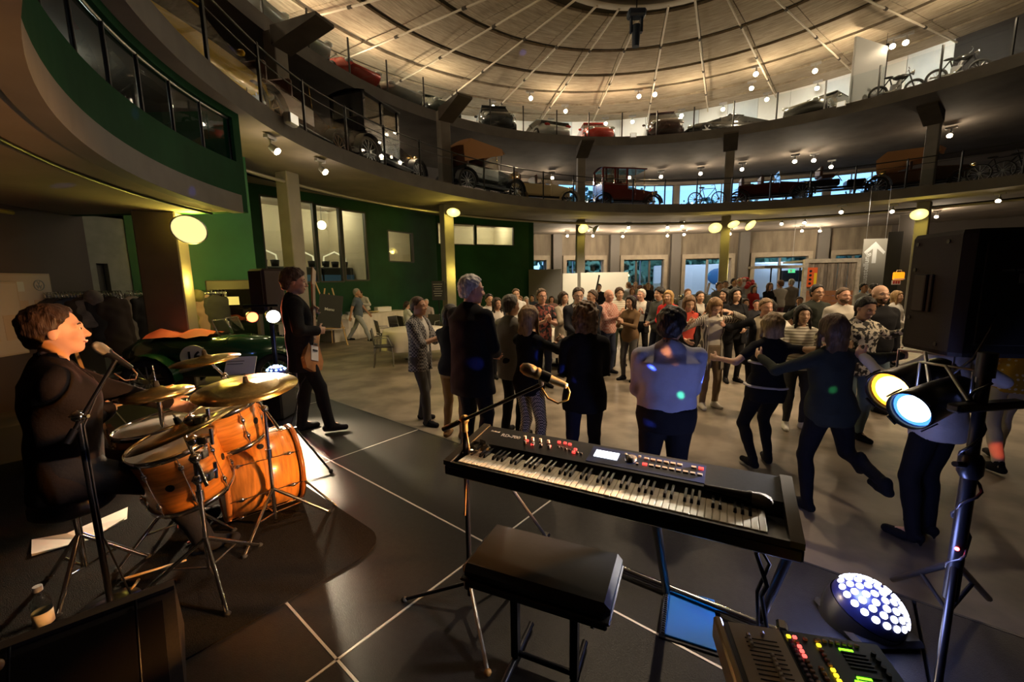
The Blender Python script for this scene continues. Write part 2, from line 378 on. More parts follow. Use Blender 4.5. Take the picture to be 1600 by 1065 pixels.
for i in range(len(BAYS)-1):
    p0, p1 = shellpt(BAYS[i]), shellpt(BAYS[i+1]); L = (p1-p0).length
    T, L = wall_holes(lint, p0, p1, 0, Z1B, [(.50, L-.50, .0, 3.25)])
    wall_holes(up_, p0, p1, Z1B, Z2B, [(.2, L-.2, 5.5, 8.15)])
    wi += 1
    wt = thing('window_%d' % wi, 'tall shop window bay in the far concrete wall', 'window', kind='structure', group='far window bays')
    wt.matrix_world = T
    f = MB(); f.box((.50+.12, .0, 1.62), (.24, .34, 3.25)).box((L-.50-.12, .0, 1.62), (.24, .34, 3.25)).box((L/2, 0, 3.25+.12), (L-1.0, .34, .30))
    f.build('window_surround', M('surround_pale_concrete', (.26, .22, .165), .85, noise=(3, .15)), wt)
    u0, u1 = .74, L-.74; npn = panes_n[i]; step = (u1-u0)/npn
    for k in range(npn):
        a = u0+k*step; MB().box((a+step/2, .12, 1.65), (step-.09, .02, 3.1)).build('pane', GLZ, wt)
        fr = MB()
        for x in (a+.03, a+step-.03): fr.box((x, .12, 1.62), (.07, .08, 3.24))
        fr.box((a+step/2, .12, 3.2), (step, .08, .08)).box((a+step/2, .12, .05), (step, .08, .1)); fr.build('frame', FRD if i == 2 else FRM, wt)
    # gallery window band above
    g = thing('window_%d' % (wi+20), 'strip window behind the lower gallery', 'window', kind='structure', group='gallery strip windows'); g.matrix_world = T
    for k in range(3):
        s = (L-.4)/3; MB().box((.2+s*(k+.5), .12, 6.82), (s-.06, .02, 2.6)).build('pane', GLZ, g)
        MB().box((.2+s*k, .12, 6.82), (.06, .08, 2.65)).build('mullion', FRM, g)
for px in BAYS[1:-1]:
    p = shellpt(px); n_ = (Vector((SH[0], SH[1], 0))-p).normalized(); T = basis(p, Vector((n_.y, -n_.x, 0)), n_)
    MB().box((0, .15, Z1B/2), (.62, .5, Z1B), m=T).build('wall_column', M('column_dark_grey', (.10, .09, .08), .7), wb)
lint.build('lintel', LINT, wb); up_.build('upper_wall', SOFF, wb)
# rest of the shell
a0 = math.atan2(shellpt(BAYS[-1]).y-SH[1], shellpt(BAYS[-1]).x-SH[0]); a1 = math.atan2(shellpt(BAYS[0]).y-SH[1], shellpt(BAYS[0]).x-SH[0])
sh = MB(); m_ = 60; tot = 2*PI-(a1-a0)
for i in range(m_):
    t0, t1 = a1+tot*i/m_, a1+tot*(i+1)/m_
    wall_holes(sh, (SH[0]+SH[2]*math.cos(t1), SH[1]+SH[2]*math.sin(t1)), (SH[0]+SH[2]*math.cos(t0), SH[1]+SH[2]*math.sin(t0)), 0, Z2B, [])
sh.build('wall_side', M('wall_taupe', (.075, .062, .055), .85), kind='structure', label='dark taupe round outer wall of the hall', cat='wall')
# upper gallery wall: white display panels, dark to the right
wl = thing('wall_gallery', 'white display wall behind the cars on the upper gallery', 'wall', kind='structure')
DISP = M('display_white', (.80, .80, .78), .6); MUR = M('display_mural_blue_grey', (.55, .62, .68), .6, noise=(.8, .5, (.85, .87, .88)))
DARKW = M('dark_wall', (.03, .027, .025), .8)
R2 = 17.9; nseg = 72
dk = MB()
for i in range(nseg):
    t0, t1 = 2*PI*i/nseg, 2*PI*(i+1)/nseg
    p0, p1 = cyl_from(*CR, t1, R2, 0), cyl_from(*CR, t0, R2, 0); x, y, k = project((p0.x, p0.y, 10)); vis = k > 0 and 300 < x < 1420
    if vis:
        b = MB(); wall_holes(b, p0.lerp(p1, .006), p1.lerp(p0, .006), Z2T, 12.2, []); b.build('display_panel', MUR if i % 5 in (1, 3) else DISP, wl)
    else: wall_holes(dk, p0, p1, Z2T, 12.25, [])
dk.build('dark_backing', DARKW, wl)
# ---------------- mezzanine bay on the left
BY = (2.13, 7.48, 6.96); T0, T1 = math.radians(178.5), math.radians(252)
def byp(t, r=BY[2], z=0): return Vector((BY[0]+r*math.cos(t), BY[1]+r*math.sin(t), z))
bay = thing('wall_left', 'curved dark green mezzanine bay bulging out under the lower gallery', 'wall', kind='structure')
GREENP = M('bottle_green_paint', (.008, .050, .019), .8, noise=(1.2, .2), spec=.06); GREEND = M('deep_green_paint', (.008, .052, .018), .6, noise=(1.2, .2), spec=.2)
def band(za, zb, mat, name, r=BY[2], th=.18):
    b = MB(); m_ = 40
    for i in range(m_):
        a, c = T0+(T1-T0)*i/m_, T0+(T1-T0)*(i+1)/m_
        A, B, C, D = byp(a, r, za), byp(c, r, za), byp(c, r, zb), byp(a, r, zb); A2, B2, C2_, D2 = byp(a, r+th, za), byp(c, r+th, za), byp(c, r+th, zb), byp(a, r+th, zb)
        b.add([A, B, C, D], [(0, 3, 2, 1)], True); b.add([A2, B2, C2_, D2], [(0, 1, 2, 3)], True); b.add([A, B, B2, A2], [(0, 1, 2, 3)]); b.add([D, C, C2_, D2], [(0, 1, 2, 3)])
    A, D, A2, D2 = byp(T0, r, za), byp(T0, r, zb), byp(T0, r+th, za), byp(T0, r+th, zb); b.quad(A, D, D2, A2)
    return b.build(name, mat, bay)
band(3.17, 3.48, FASC, 'bay_fascia', BY[2]-.03); band(3.48, 4.05, GREENP, 'parapet'); band(4.78, 4.93, GREENP, 'header')
bs = MB()
for i in range(40):
    a, c = T0+(T1-T0)*i/40, T0+(T1-T0)*(i+1)/40
    bs.quad(byp(a, BY[2]+.10, 3.2), byp(c, BY[2]+.10, 3.2), byp(c, BY[2]+11, 3.2), byp(a, BY[2]+11, 3.2)); bs.quad(byp(a, BY[2], 3.46), byp(c, BY[2], 3.46), byp(c, BY[2]+11, 3.46), byp(a, BY[2]+11, 3.46))
bs.build('bay_soffit', SOFF, bay)
e = MB(); d_ = (byp(T0, BY[2]+9)-byp(T0)).normalized(); T = basis(byp(T0), d_, Vector((-d_.y, d_.x, 0))); e.box((4.6, -.09, 4.05), (9.2, .18, 1.7), m=T); e.build('end_wall', GREENP, bay)
wt = thing('window_40', 'ribbon of dark glass panes in the green mezzanine bay', 'window', kind='structure')
GLB = glass('bay_glass', (.55, .62, .62), .05); na = 13
for i in range(na):
    a, c = T0+(T1-T0)*i/na, T0+(T1-T0)*(i+1)/na
    b = MB(); b.quad(byp(a, BY[2]+.08, 4.05), byp(c, BY[2]+.08, 4.05), byp(c, BY[2]+.08, 4.78), byp(a, BY[2]+.08, 4.78)); b.build('pane', GLB, wt)
    MB().cyl(byp(a, BY[2]+.08, 4.05), byp(a, BY[2]+.08, 4.78), .025, n=6).build('mullion', BLACKM, wt)
tr = MB(); tr.tube([byp(T0+(T1-T0)*i/40, BY[2]+.08, 4.77) for i in range(41)], .022, 6); tr.build('top_rail', STEEL, wt)
bb = MB(); wall_holes(bb, byp(T0+.02, BY[2]+5.0), byp(T0+.55, BY[2]+5.0), 3.46, 4.9, []); wall_holes(bb, byp(T0+.55, BY[2]+5), byp(T1, BY[2]+5), 3.46, 4.9, []); bb.build('bay_back_wall', M('bay_interior', (.16, .16, .15), .8), bay)
for a_ in (.25, .7): point('bay_fill', byp(T0+a_, BY[2]+1.2, 4.75), 9, (.9, .9, .8), .08)  # points without fixtures, added to brighten the bay interior
# ---------------- left ground-floor walls, in order from the left
def wallpt(px, D): p = rng(px, 440, D); return Vector((p.x, p.y, 0))
L0, L1_, L2_, L3_ = wallpt(-420, 9.0), wallpt(126, 11.6), wallpt(205, 12.0), wallpt(397, 12.4)
w1 = MB(); wall_holes(w1, L1_, L0, 0, 3.25, []); w1.build('wall_cloakroom', M('wall_taupe_dark', (.055, .045, .042), .8), kind='structure', label='dark taupe wall behind the coat rail', cat='wall')
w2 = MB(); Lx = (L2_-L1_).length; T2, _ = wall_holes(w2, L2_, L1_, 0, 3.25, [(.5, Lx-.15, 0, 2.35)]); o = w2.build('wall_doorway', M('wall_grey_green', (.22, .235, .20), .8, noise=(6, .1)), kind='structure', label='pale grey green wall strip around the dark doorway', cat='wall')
dr = thing('door_1', 'dark grey door in the pale grey green surround', 'door', kind='structure'); dr.matrix_world = T2
MB().box((Lx/2+.18, .10, 1.17), (Lx-.66, .06, 2.34)).build('door_leaf', M('door_dark', (.05, .055, .05), .5), dr)
f = MB(); f.box((.46, -.02, 1.2), (.10, .1, 2.45)).box((Lx-.13, -.02, 1.2), (.08, .1, 2.45)).box((Lx/2+.17, -.02, 2.40), (Lx-.5, .1, .1)); f.build('door_frame', MATS['wall_grey_green'], dr)
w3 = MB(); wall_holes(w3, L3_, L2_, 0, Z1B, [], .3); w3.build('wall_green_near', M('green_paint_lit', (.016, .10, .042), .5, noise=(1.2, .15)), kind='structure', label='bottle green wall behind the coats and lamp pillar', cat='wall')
# deep green wall with windows into lit rooms
GW = [lvl(382, 284, Z1B), lvl(465, 299, Z1B), lvl(575, 316, Z1B), lvl(680, 336, Z1B), lvl(826, 345, Z1B)]
GW = [Vector((p.x, p.y, 0)) for p in GW]
def on_wall(p0, p1, px, py):
    d = ray(px, py); x = (p1-p0); nn = Vector((-x.y, x.x, 0)); t = (p0-EYE).dot(nn)/d.dot(nn); q = EYE+d*t; return (q-p0).dot(x.normalized()), q.z
GWIN = {0: [], 1: [], 2: [], 3: []}
# first wide window spans pieces 0..1: straight line between GW[0] and GW[2]
gp = [(GW[0], GW[2]), (GW[2], GW[3]), (GW[3], GW[4])]
rects = {0: [(412, 494, 311, 441), (497, 534, 322, 440), (537, 574, 330, 438)], 1: [(607, 646, 362, 409)], 2: [(684, 742, 349, 382), (744, 803, 353, 383)]}
gw = thing('wall_green_far', 'deep green wall with lit windows behind the buffet table', 'wall', kind='structure')
ROOMW = M('room_cream', (.62, .55, .42), .8); wn = 60
GLG = glass('room_glass', (.85, .9, .85), .10)
for i, (p0, p1) in enumerate(gp):
    hs = []
    for a, b, c, d in rects[i]:
        u0, zt = on_wall(p0, p1, a, (c+d)/2)[0], on_wall(p0, p1, (a+b)/2, c)[1]; u1, zb = on_wall(p0, p1, b, (c+d)/2)[0], on_wall(p0, p1, (a+b)/2, d)[1]
        hs.append((u0, u1, zb, zt))
    L = (p1-p0).length; hs2 = [(max(.02, a), min(L-.02, b), c, d) for a, b, c, d in hs]
    b = MB(); T, L = wall_holes(b, p0, p1, 0, Z1B, hs2, .2); b.build('wall_piece', GREEND, gw)
    for a, b_, c, d in hs2:
        wn += 1; wd = thing('window_%d' % wn, ['wide', 'small square', 'high'][i]+' inside window in the deep green wall', 'window', kind='structure', group='inside windows'); wd.matrix_world = T
        MB().box(((a+b_)/2, .1, (c+d)/2), (b_-a, .015, d-c)).build('pane', GLG, wd)
        fr = MB(); fr.box((a, .06, (c+d)/2), (.07, .12, d-c)).box((b_, .06, (c+d)/2), (.07, .12, d-c)).box(((a+b_)/2, .06, c), (b_-a, .12, .06)).box(((a+b_)/2, .06, d), (b_-a, .12, .06)); fr.build('frame', FRD, wd)
    a = min(h[0] for h in hs2)-.4; c_ = max(h[1] for h in hs2)+.4; zb = min(h[2] for h in hs2)-.3; zt = max(h[3] for h in hs2)+.35; dp = 3.2
    rm = MB(); rm.box(((a+c_)/2, dp, (zb+zt)/2), (c_-a, .05, zt-zb), m=T).box((a, dp/2+.1, (zb+zt)/2), (.05, dp-.2, zt-zb), m=T).box((c_, dp/2+.1, (zb+zt)/2), (.05, dp-.2, zt-zb), m=T).box(((a+c_)/2, dp/2+.1, zt), (c_-a, dp-.2, .05), m=T).box(((a+c_)/2, dp/2+.1, zb), (c_-a, dp-.2, .05), m=T)
    rm.build('room_behind', ROOMW, gw)
    for u in ((a+.8, c_-.8) if i != 1 else ((a+c_)/2,)):
        pl = T @ Vector((u, 1.9, zt-.25)); point('room_lamp', pl, {0: 30, 1: 12, 2: 45}[i], (1, .85, .6), .08)
    if i == 0:
        ROOM0 = (T.copy(), a, c_, zb, zt)
# closing wall from green end back to the shell, and grey partition
q0 = GW[4]; q1 = shellpt(812); b = MB(); wall_holes(b, q1, q0, 0, Z1B, []); b.build('wall_return', GREEND, kind='structure', label='short green return wall at the end of the green wall', cat='wall')
q2 = GW[0]; b = MB(); wall_holes(b, L3_, q2+(q2-L3_)*.02, 0, Z1B, []); b.build('wall_recess', GREEND, kind='structure', label='dark green wall returning into the buffet recess', cat='wall')
# ---------------- pillars
PILM = M('pillar_concrete', (.24, .215, .185), .8, noise=(2, .12), bump=(20, .1))
pil = [(448, 270, 'slim concrete pillar in front of the wide lit window'), (697, 320, 'slim concrete pillar before the deep green wall'), (907, 345, 'slim concrete pillar in front of the white partition'), (1135, 338, 'slim concrete pillar carrying three dish lamps'), (1445, 316, 'concrete pillar behind the big loudspeaker')]
PIL = []
for px, py, lab in pil:
    p = lvl(px, py, Z1B); PIL.append(p); a = math.atan2(p.y-KY, p.x-KX)
    MB().box((0, 0, Z1B/2), (.42, .42, Z1B), bev=.02).build('pillar', PILM, label=lab, cat='pillar', loc=(p.x, p.y, 0), rotz=a)
    t = thing('pillar', 'gallery pillar standing above the '+lab.replace('slim ', ''), 'pillar', (p.x, p.y, Z1T), a)
    MB().box((0, 0, (Z2B-Z1T)/2), (.4, .4, Z2B-Z1T), bev=.02).build('shaft', PILM, t)
    th = a; e2 = edge2(th); L = (Vector((p.x, p.y, 0))-e2).length
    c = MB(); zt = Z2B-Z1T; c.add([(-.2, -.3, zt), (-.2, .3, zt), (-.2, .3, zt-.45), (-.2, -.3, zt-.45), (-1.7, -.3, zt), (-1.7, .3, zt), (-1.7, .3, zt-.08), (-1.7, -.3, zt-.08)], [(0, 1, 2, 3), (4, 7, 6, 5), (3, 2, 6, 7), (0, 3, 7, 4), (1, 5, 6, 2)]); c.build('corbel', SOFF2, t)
PB = lvl(248, 332, 3.2)
MB().box((0, 0, 1.6), (.62, .5, 3.2), bev=.02).build('pillar', M('pillar_taupe', (.15, .12, .09), .8, noise=(2, .15)), label='broad taupe pillar with a yellow dish lamp by the coats', cat='pillar', loc=(PB.x, PB.y, 0), rotz=math.radians(20))
# ---------------- railings
POSTM = M('rail_post_dark', (.05, .05, .05), .4, .7)
RGL = glass('railing_glass', (.86, .92, .95), .05)
def railing(edge, zt, step, gh0, gh1, label, wires, inset=.08):
    root = thing('glass_railing', label, 'railing')
    ths = [math.radians(a) for a in np.arange(-20, 262, .5)]; pts = [edge(t, inset) for t in ths]; vis = [(t, p) for t, p in zip(ths, pts) if seen((p.x, p.y, zt), 120) and p.y > 2.2]
    acc = 0; posts = [vis[0][1]]; run = [[vis[0][1]]]
    for (t0, a), (t1, b) in zip(vis, vis[1:]):
        if (b-a).length > 1: continue
        acc += (b-a).length; run[-1].append(b)
        if acc >= step: acc = 0; posts.append(b); run.append([b])
    pmx = MB().box((0, 0, .56), (.05, .05, 1.12)).mesh('post', POSTM)
    for p in posts: inst('post', pmx, root, loc=(p.x, p.y, zt))
    for r in run:
        if len(r) < 2: continue
        a, b = r[0], r[-1]; d = (b-a).normalized(); a2, b2 = a+d*.04, b-d*.04
        MB().quad((a2.x, a2.y, zt+gh0), (b2.x, b2.y, zt+gh0), (b2.x, b2.y, zt+gh1), (a2.x, a2.y, zt+gh1)).build('glass_pane', RGL, root)
    for h, r_ in wires: MB().tube([Vector((p.x, p.y, zt+h)) for r in run for p in r[::2]], r_, 5).build('rail_wire', POSTM, root)
    return posts
posts2 = railing(edge2, Z2T, 1.6, .05, 1.02, 'frameless glass railing along the upper gallery edge', [])
posts1 = railing(edge1, Z1T, 1.45, .06, .62, 'low glass railing with wires along the lower gallery edge', [(.85, .012), (1.08, .022)])
# ---------------- pipes and tracks under the soffits
PIPE = M('pipe_pale', (.42, .38, .32), .35, .6)
pts = [edge1(math.radians(a), 1.9) for a in np.arange(8, 172, 3)]; MB().tube([(p.x, p.y, 4.62) for p in pts], .045, 8).build('ceiling_pipe', PIPE, label='long curved pipe hung below the lower gallery soffit', cat='pipe')
pts = [edge1(math.radians(a), 2.4) for a in np.arange(8, 165, 3)]; MB().tube([(p.x, p.y, 4.72) for p in pts], .05, 6).build('light_track', BLACKM, label='curved dark light track below the lower gallery soffit', cat='track')
MB().tube([byp(T0+(T1-T0)*i/30, BY[2]+.55, 3.175) for i in range(31)], .022, 6).build('light_track', BLACKM, label='curved dark light track below the mezzanine bay', cat='track')
MB().tube([byp(T0+.15+(T1-T0)*i/30, BY[2]+2.6, 3.0) for i in range(29)], .035, 8).build('ceiling_pipe', M('pipe_brass', (.55, .40, .12), .3, .8), label='brass coloured pipe under the mezzanine bay', cat='pipe')
# ================================================================ LAMPS
CANM = M('lamp_can', (.35, .34, .33), .4, .6)
def spot_mesh():
    a = MB(); a.cyl((0, 0, 0), (0, 0, -.14), .018, n=6).box((0, 0, .01), (.22, .07, .05)); a.cyl((0, 0, -.12), (.0, -.10, -.20), .05, .062, n=10)
    b = MB(); b.cyl((0, -.098, -.198), (0, -.106, -.206), .055, n=10)
    return a.mesh('can', CANM), b.mesh('lens', LENSW)
CAN, LEN = spot_mesh()
PWK = {'under': 1.3, 'over': .6, 'on': 1}
def spotlight(p, rz, label, group, power=0, to=None, sc=1.3, color=WARMW, ang=110):
    t = thing('spotlight', label, 'lamp', p, rz, group); t.scale = (sc,)*3
    inst('can', CAN, t); inst('lens', LEN, t)
    if power: point('spotlight_glow', Vector(p)+Vector((0, 0, -.50)), power*PWK[group.split()[1]], color, .06)
    return t
def away(p): return math.atan2(p.y-KY, p.x-KX)-PI/2     # rotz whose local -y points to the hall centre
ORDN = ['first', 'second', 'third', 'fourth', 'fifth', 'sixth', 'seventh', 'eighth', 'ninth', 'tenth', 'eleventh', 'twelfth', 'thirteenth', 'fourteenth', 'fifteenth', 'sixteenth', 'seventeenth', 'eighteenth', 'nineteenth', 'twentieth', 'twenty-first', 'twenty-second']
def ordl(lst, p): return ORDN[sorted(q[:2] for q in lst).index(p)]
# under the lower gallery
LG_ = [(422, 221, 7), (500, 257, 9), (886, 367, 90), (926, 367, 90), (973, 368, 90), (1043, 367, 90), (1069, 365, 110), (1141, 364, 90), (1254, 359, 90), (1282, 359, 80), (1465, 335, 60), (982, 353, 0), (1043, 353, 0), (1066, 351, 0), (1222, 347, 0), (1258, 345, 0), (1316, 327, 0), (1396, 326, 0), (1563, 308, 0)]
for px, py, pw in LG_:
    z = 4.82; p = lvl(px, py-5, z)
    if math.hypot(p.x-SH[0], p.y-SH[1]) > SH[2]-1: p = shellpt(px)+(Vector((SH[0], SH[1], 0))-shellpt(px)).normalized()*1.0; p.z = z
    tgt = Vector((p.x, p.y, 0))+(Vector((KX, KY, 0))-Vector((p.x, p.y, 0)))*.25
    spotlight(p, away(p), ordl(LG_, (px, py))+' spotlight from the left under the lower gallery soffit', 'spotlights under the lower gallery', pw, tgt)
# under the upper gallery, over the old cars
UG_ = [(753, 262, 80), (862, 268, 90), (983, 268, 110), (1033, 266, 90), (1095, 261, 130), (1160, 254, 100), (1243, 241, 130), (1273, 239, 100), (1487, 198, 90), (582, 226, 60), (808, 272, 60), (1300, 250, 0)]
for px, py, pw in UG_:
    th0 = math.atan2(*(lambda d: (d.y, d.x))(ray(px, py)));
    D = None
    for D in np.arange(8, 30, .1):
        q = rng(px, py, D)
        if q.z > 8.25: break
    th = math.atan2(q.y-KY, q.x-KX); e = edge2(th)
    p = q.copy(); p.z = min(q.z, 8.2)
    e1_ = edge1(math.atan2(p.y-KY, p.x-KX), 3.2); tgt = Vector((e1_.x, e1_.y, Z1T+.3))
    spotlight(p, away(p), ordl(UG_, (px, py))+' spotlight from the left above the old cars', 'spotlights over the lower gallery', pw, tgt, 1.7)
# along the roof rim over the modern cars
rim = [(483, 79), (494, 86), (715, 148), (769, 158), (750, 182), (828, 144), (861, 187), (883, 165), (946, 185), (988, 182), (998, 141), (1023, 138), (1041, 176), (1065, 172), (1130, 162), (1182, 105), (1175, 128), (1199, 146), (1275, 100), (1278, 128), (1397, 60), (1418, 54)]
for i, (px, py) in enumerate(rim):
    for D in np.arange(10, 32, .1):
        q = rng(px, py, D); r = math.hypot(q.x-CR[0], q.y-CR[1])
        rz = np.interp(r, [a for a, b in RINGS], [b for a, b in RINGS])
        if q.z > rz-.25 or r > 17.3: break
    p = Vector((q.x, q.y, q.z)); e = edge2(math.atan2(p.y-KY, p.x-KX), 3.0)
    spotlight(p, away(p), ordl(rim, (px, py))+' small spotlight from the left along the roof rim', 'spotlights on the roof rim', 0, None, 1.8)
# lights without fixtures, added for the rim lamps' throw on wall, cars and roof
for a in np.arange(15, 210, 15):
    t = math.radians(a); p = cyl_from(*CR, t, 15.0, 11.05); q = cyl_from(*CR, t, 17.8, 9.8)
    spot('rim_beam', p, q, 190, (1, .88, .70), 120, .8, .1)
    point('rim_glow', cyl_from(*CR, t+.12, 12.6, 10.35), 115, (1, .78, .50), .12)
# gallery-edge floodlights
FLD = MB().box((0, 0, 0), (.30, .16, .24), bev=.03).mesh('housing', CANM); FLG = MB().box((0, -.085, 0), (.24, .01, .18)).mesh('lens', M('flood_lens', (.9, .9, .85), .2, emit=(1, .9, .7), es=.35))
for px, py, lv, lab in [(455, 189, 1, 'square floodlight fixed to the lower gallery edge by the old open car'), (698, 187, 2, 'small floodlight on the upper gallery edge by the grey rounded car'), (988, 216, 2, 'small floodlight on the upper gallery edge left of the spare-wheel car'), (1315, 166, 2, 'small floodlight on the upper gallery edge below the white screen')]:
    zz = Z1T if lv == 1 else Z2T; q = lvl(px, py, zz-.05); p = (edge1 if lv == 1 else edge2)(math.atan2(q.y-KY, q.x-KX), -.12); p.z = zz-.02
    t = thing('floodlight', lab, 'lamp', p, away(p)); inst('housing', FLD, t); inst('lens', FLG, t)
# added floods without fixtures around the gallery edge, lighting floor and crowd
for a, pw, aim in [(300, 1900, (3.4, 8.6, 1.4)), (325, 1900, (2.6, 8.8, 1.4)), (350, 900, (3, 9, 1.2)), (15, 420, (6, 11, 0)), (45, 380, (6, 13, 0)), (75, 380, (5, 14, 0)), (105, 380, (2, 13, 0)), (135, 360, (-1, 12, 0)), (160, 260, (-2.5, 10, 0))]:
    t_ = math.radians(a); p = edge2(t_, -.15); p.z = Z2T-.1
    spot('flood_fill', p+(Vector((KX, KY, p.z))-p).normalized()*.3, aim, pw, (1, .72, .42), 38 if a > 200 else 70, .7, .15)
for da, aim in ((-35, (.8, 8.2, 0)), (0, (3.0, 8.0, 0)), (35, (5.6, 7.6, 0)), (70, (8, 8, 0))):
    a = math.atan2(-CR[1], -CR[0])+math.radians(da); p = cyl_from(*CR, a, 3.9, 10.35); spot('ring_fill', p, aim, 1000, (1, .74, .45), 50, .7, .12)  # spots added at the roof ring to brighten the crowd, no fixtures there
p = cyl_from(*CR, math.atan2(-CR[1], -CR[0]), 3.9, 10.35); spot('ring_fill', p, (.4, 4.4, 1), 1400, (1, .76, .5), 34, .7, .12); spot('ring_fill', p, (-1.95, 2.5, .9), 330, (1, .82, .6), 17, .7, .12)  # two more added ring spots, filling the near row and the drums
# ---------------- yellow dish lamps on the pillars
def dish(p, rz, tilt, label, power, sc=1, yaw=0, lens=LENSY):
    t = thing('dish_lamp', label, 'lamp', p, rz)
    m = Matrix.Rotation(tilt, 4, 'X')
    b = MB(); b.lathe([(.02, .16), (.10, .15), (.20, .06), (.255, -.02), (.27, -.03), (.255, -.035)], 24, m); b.build('reflector', STEEL, t)
    MB().lathe([(.001, -.055), (.12, -.05), (.2, -.04), (.25, -.028)], 24, m).build('lens', lens, t)
    MB().cyl(m @ Vector((0, 0, .15)), m @ Vector((0, 0, .15))+Vector((0, .25, .08)), .025, n=8).build('arm', PIPE, t)
    t.scale = (sc,)*3
    if power: point('dish_lamp_glow', t.matrix_basis @ (m @ Vector((0, 0, -.22))), power, (1, .78, .12), .12)
    return t
p = rng(296, 358, 9.3); dish(p, math.radians(22), math.radians(-62), 'yellow dish lamp on the broad taupe pillar by the coats', 0, 1.0); point('dish_lamp_glow', rng(303, 343, 9.72), 55, (1, .78, .12), .12)
p = PIL[1]; dish(Vector((p.x+.35, p.y-.5, 4.55)), 0, math.radians(-30), 'yellow dish lamp on the pillar before the green wall', 22)
p = PIL[2]; dish(Vector((p.x+.02, p.y-.65, 4.45)), math.radians(10), math.radians(-55), 'round yellow dish lamp facing the hall on the pillar by the white partition', 14); dish(Vector((p.x+.75, p.y-.3, 4.42)), math.radians(80), math.radians(-60), 'side-turned dish lamp on the pillar by the white partition', 0, 1, lens=STEEL)
p = PIL[3]; dish(Vector((p.x-.75, p.y-.45, 4.32)), math.radians(-20), math.radians(-50), 'left lamp of the three yellow dish lamps on one pillar', 16, 1.15); dish(Vector((p.x, p.y-.7, 4.45)), 0, math.radians(-35), 'middle lamp of the three yellow dish lamps on one pillar', 12); dish(Vector((p.x+.95, p.y-.45, 4.42)), math.radians(25), math.radians(-50), 'right lamp of the three yellow dish lamps on one pillar', 14, 1.1)
p = PIL[4]; q = rng(1436, 334, math.hypot(p.x, p.y)-.8); dish(q, math.radians(-38), math.radians(-45), 'yellow dish lamp on the pillar behind the loudspeaker', 24, 1.1)
# uplight that runs up the pillar side by the coats and at the others
for px, py, D, pw in [(306, 440, 9.75, 30), (712, 440, None, 24), (1128, 400, None, 40)]:
    if D: q = rng(px, py, D)
    else:
        b = PIL[1] if px < 900 else PIL[3]; q = Vector((b.x+.45, b.y-.45, 2.2))
    point('pillar_yellow_light', q, pw, (1, .78, .12), .08)
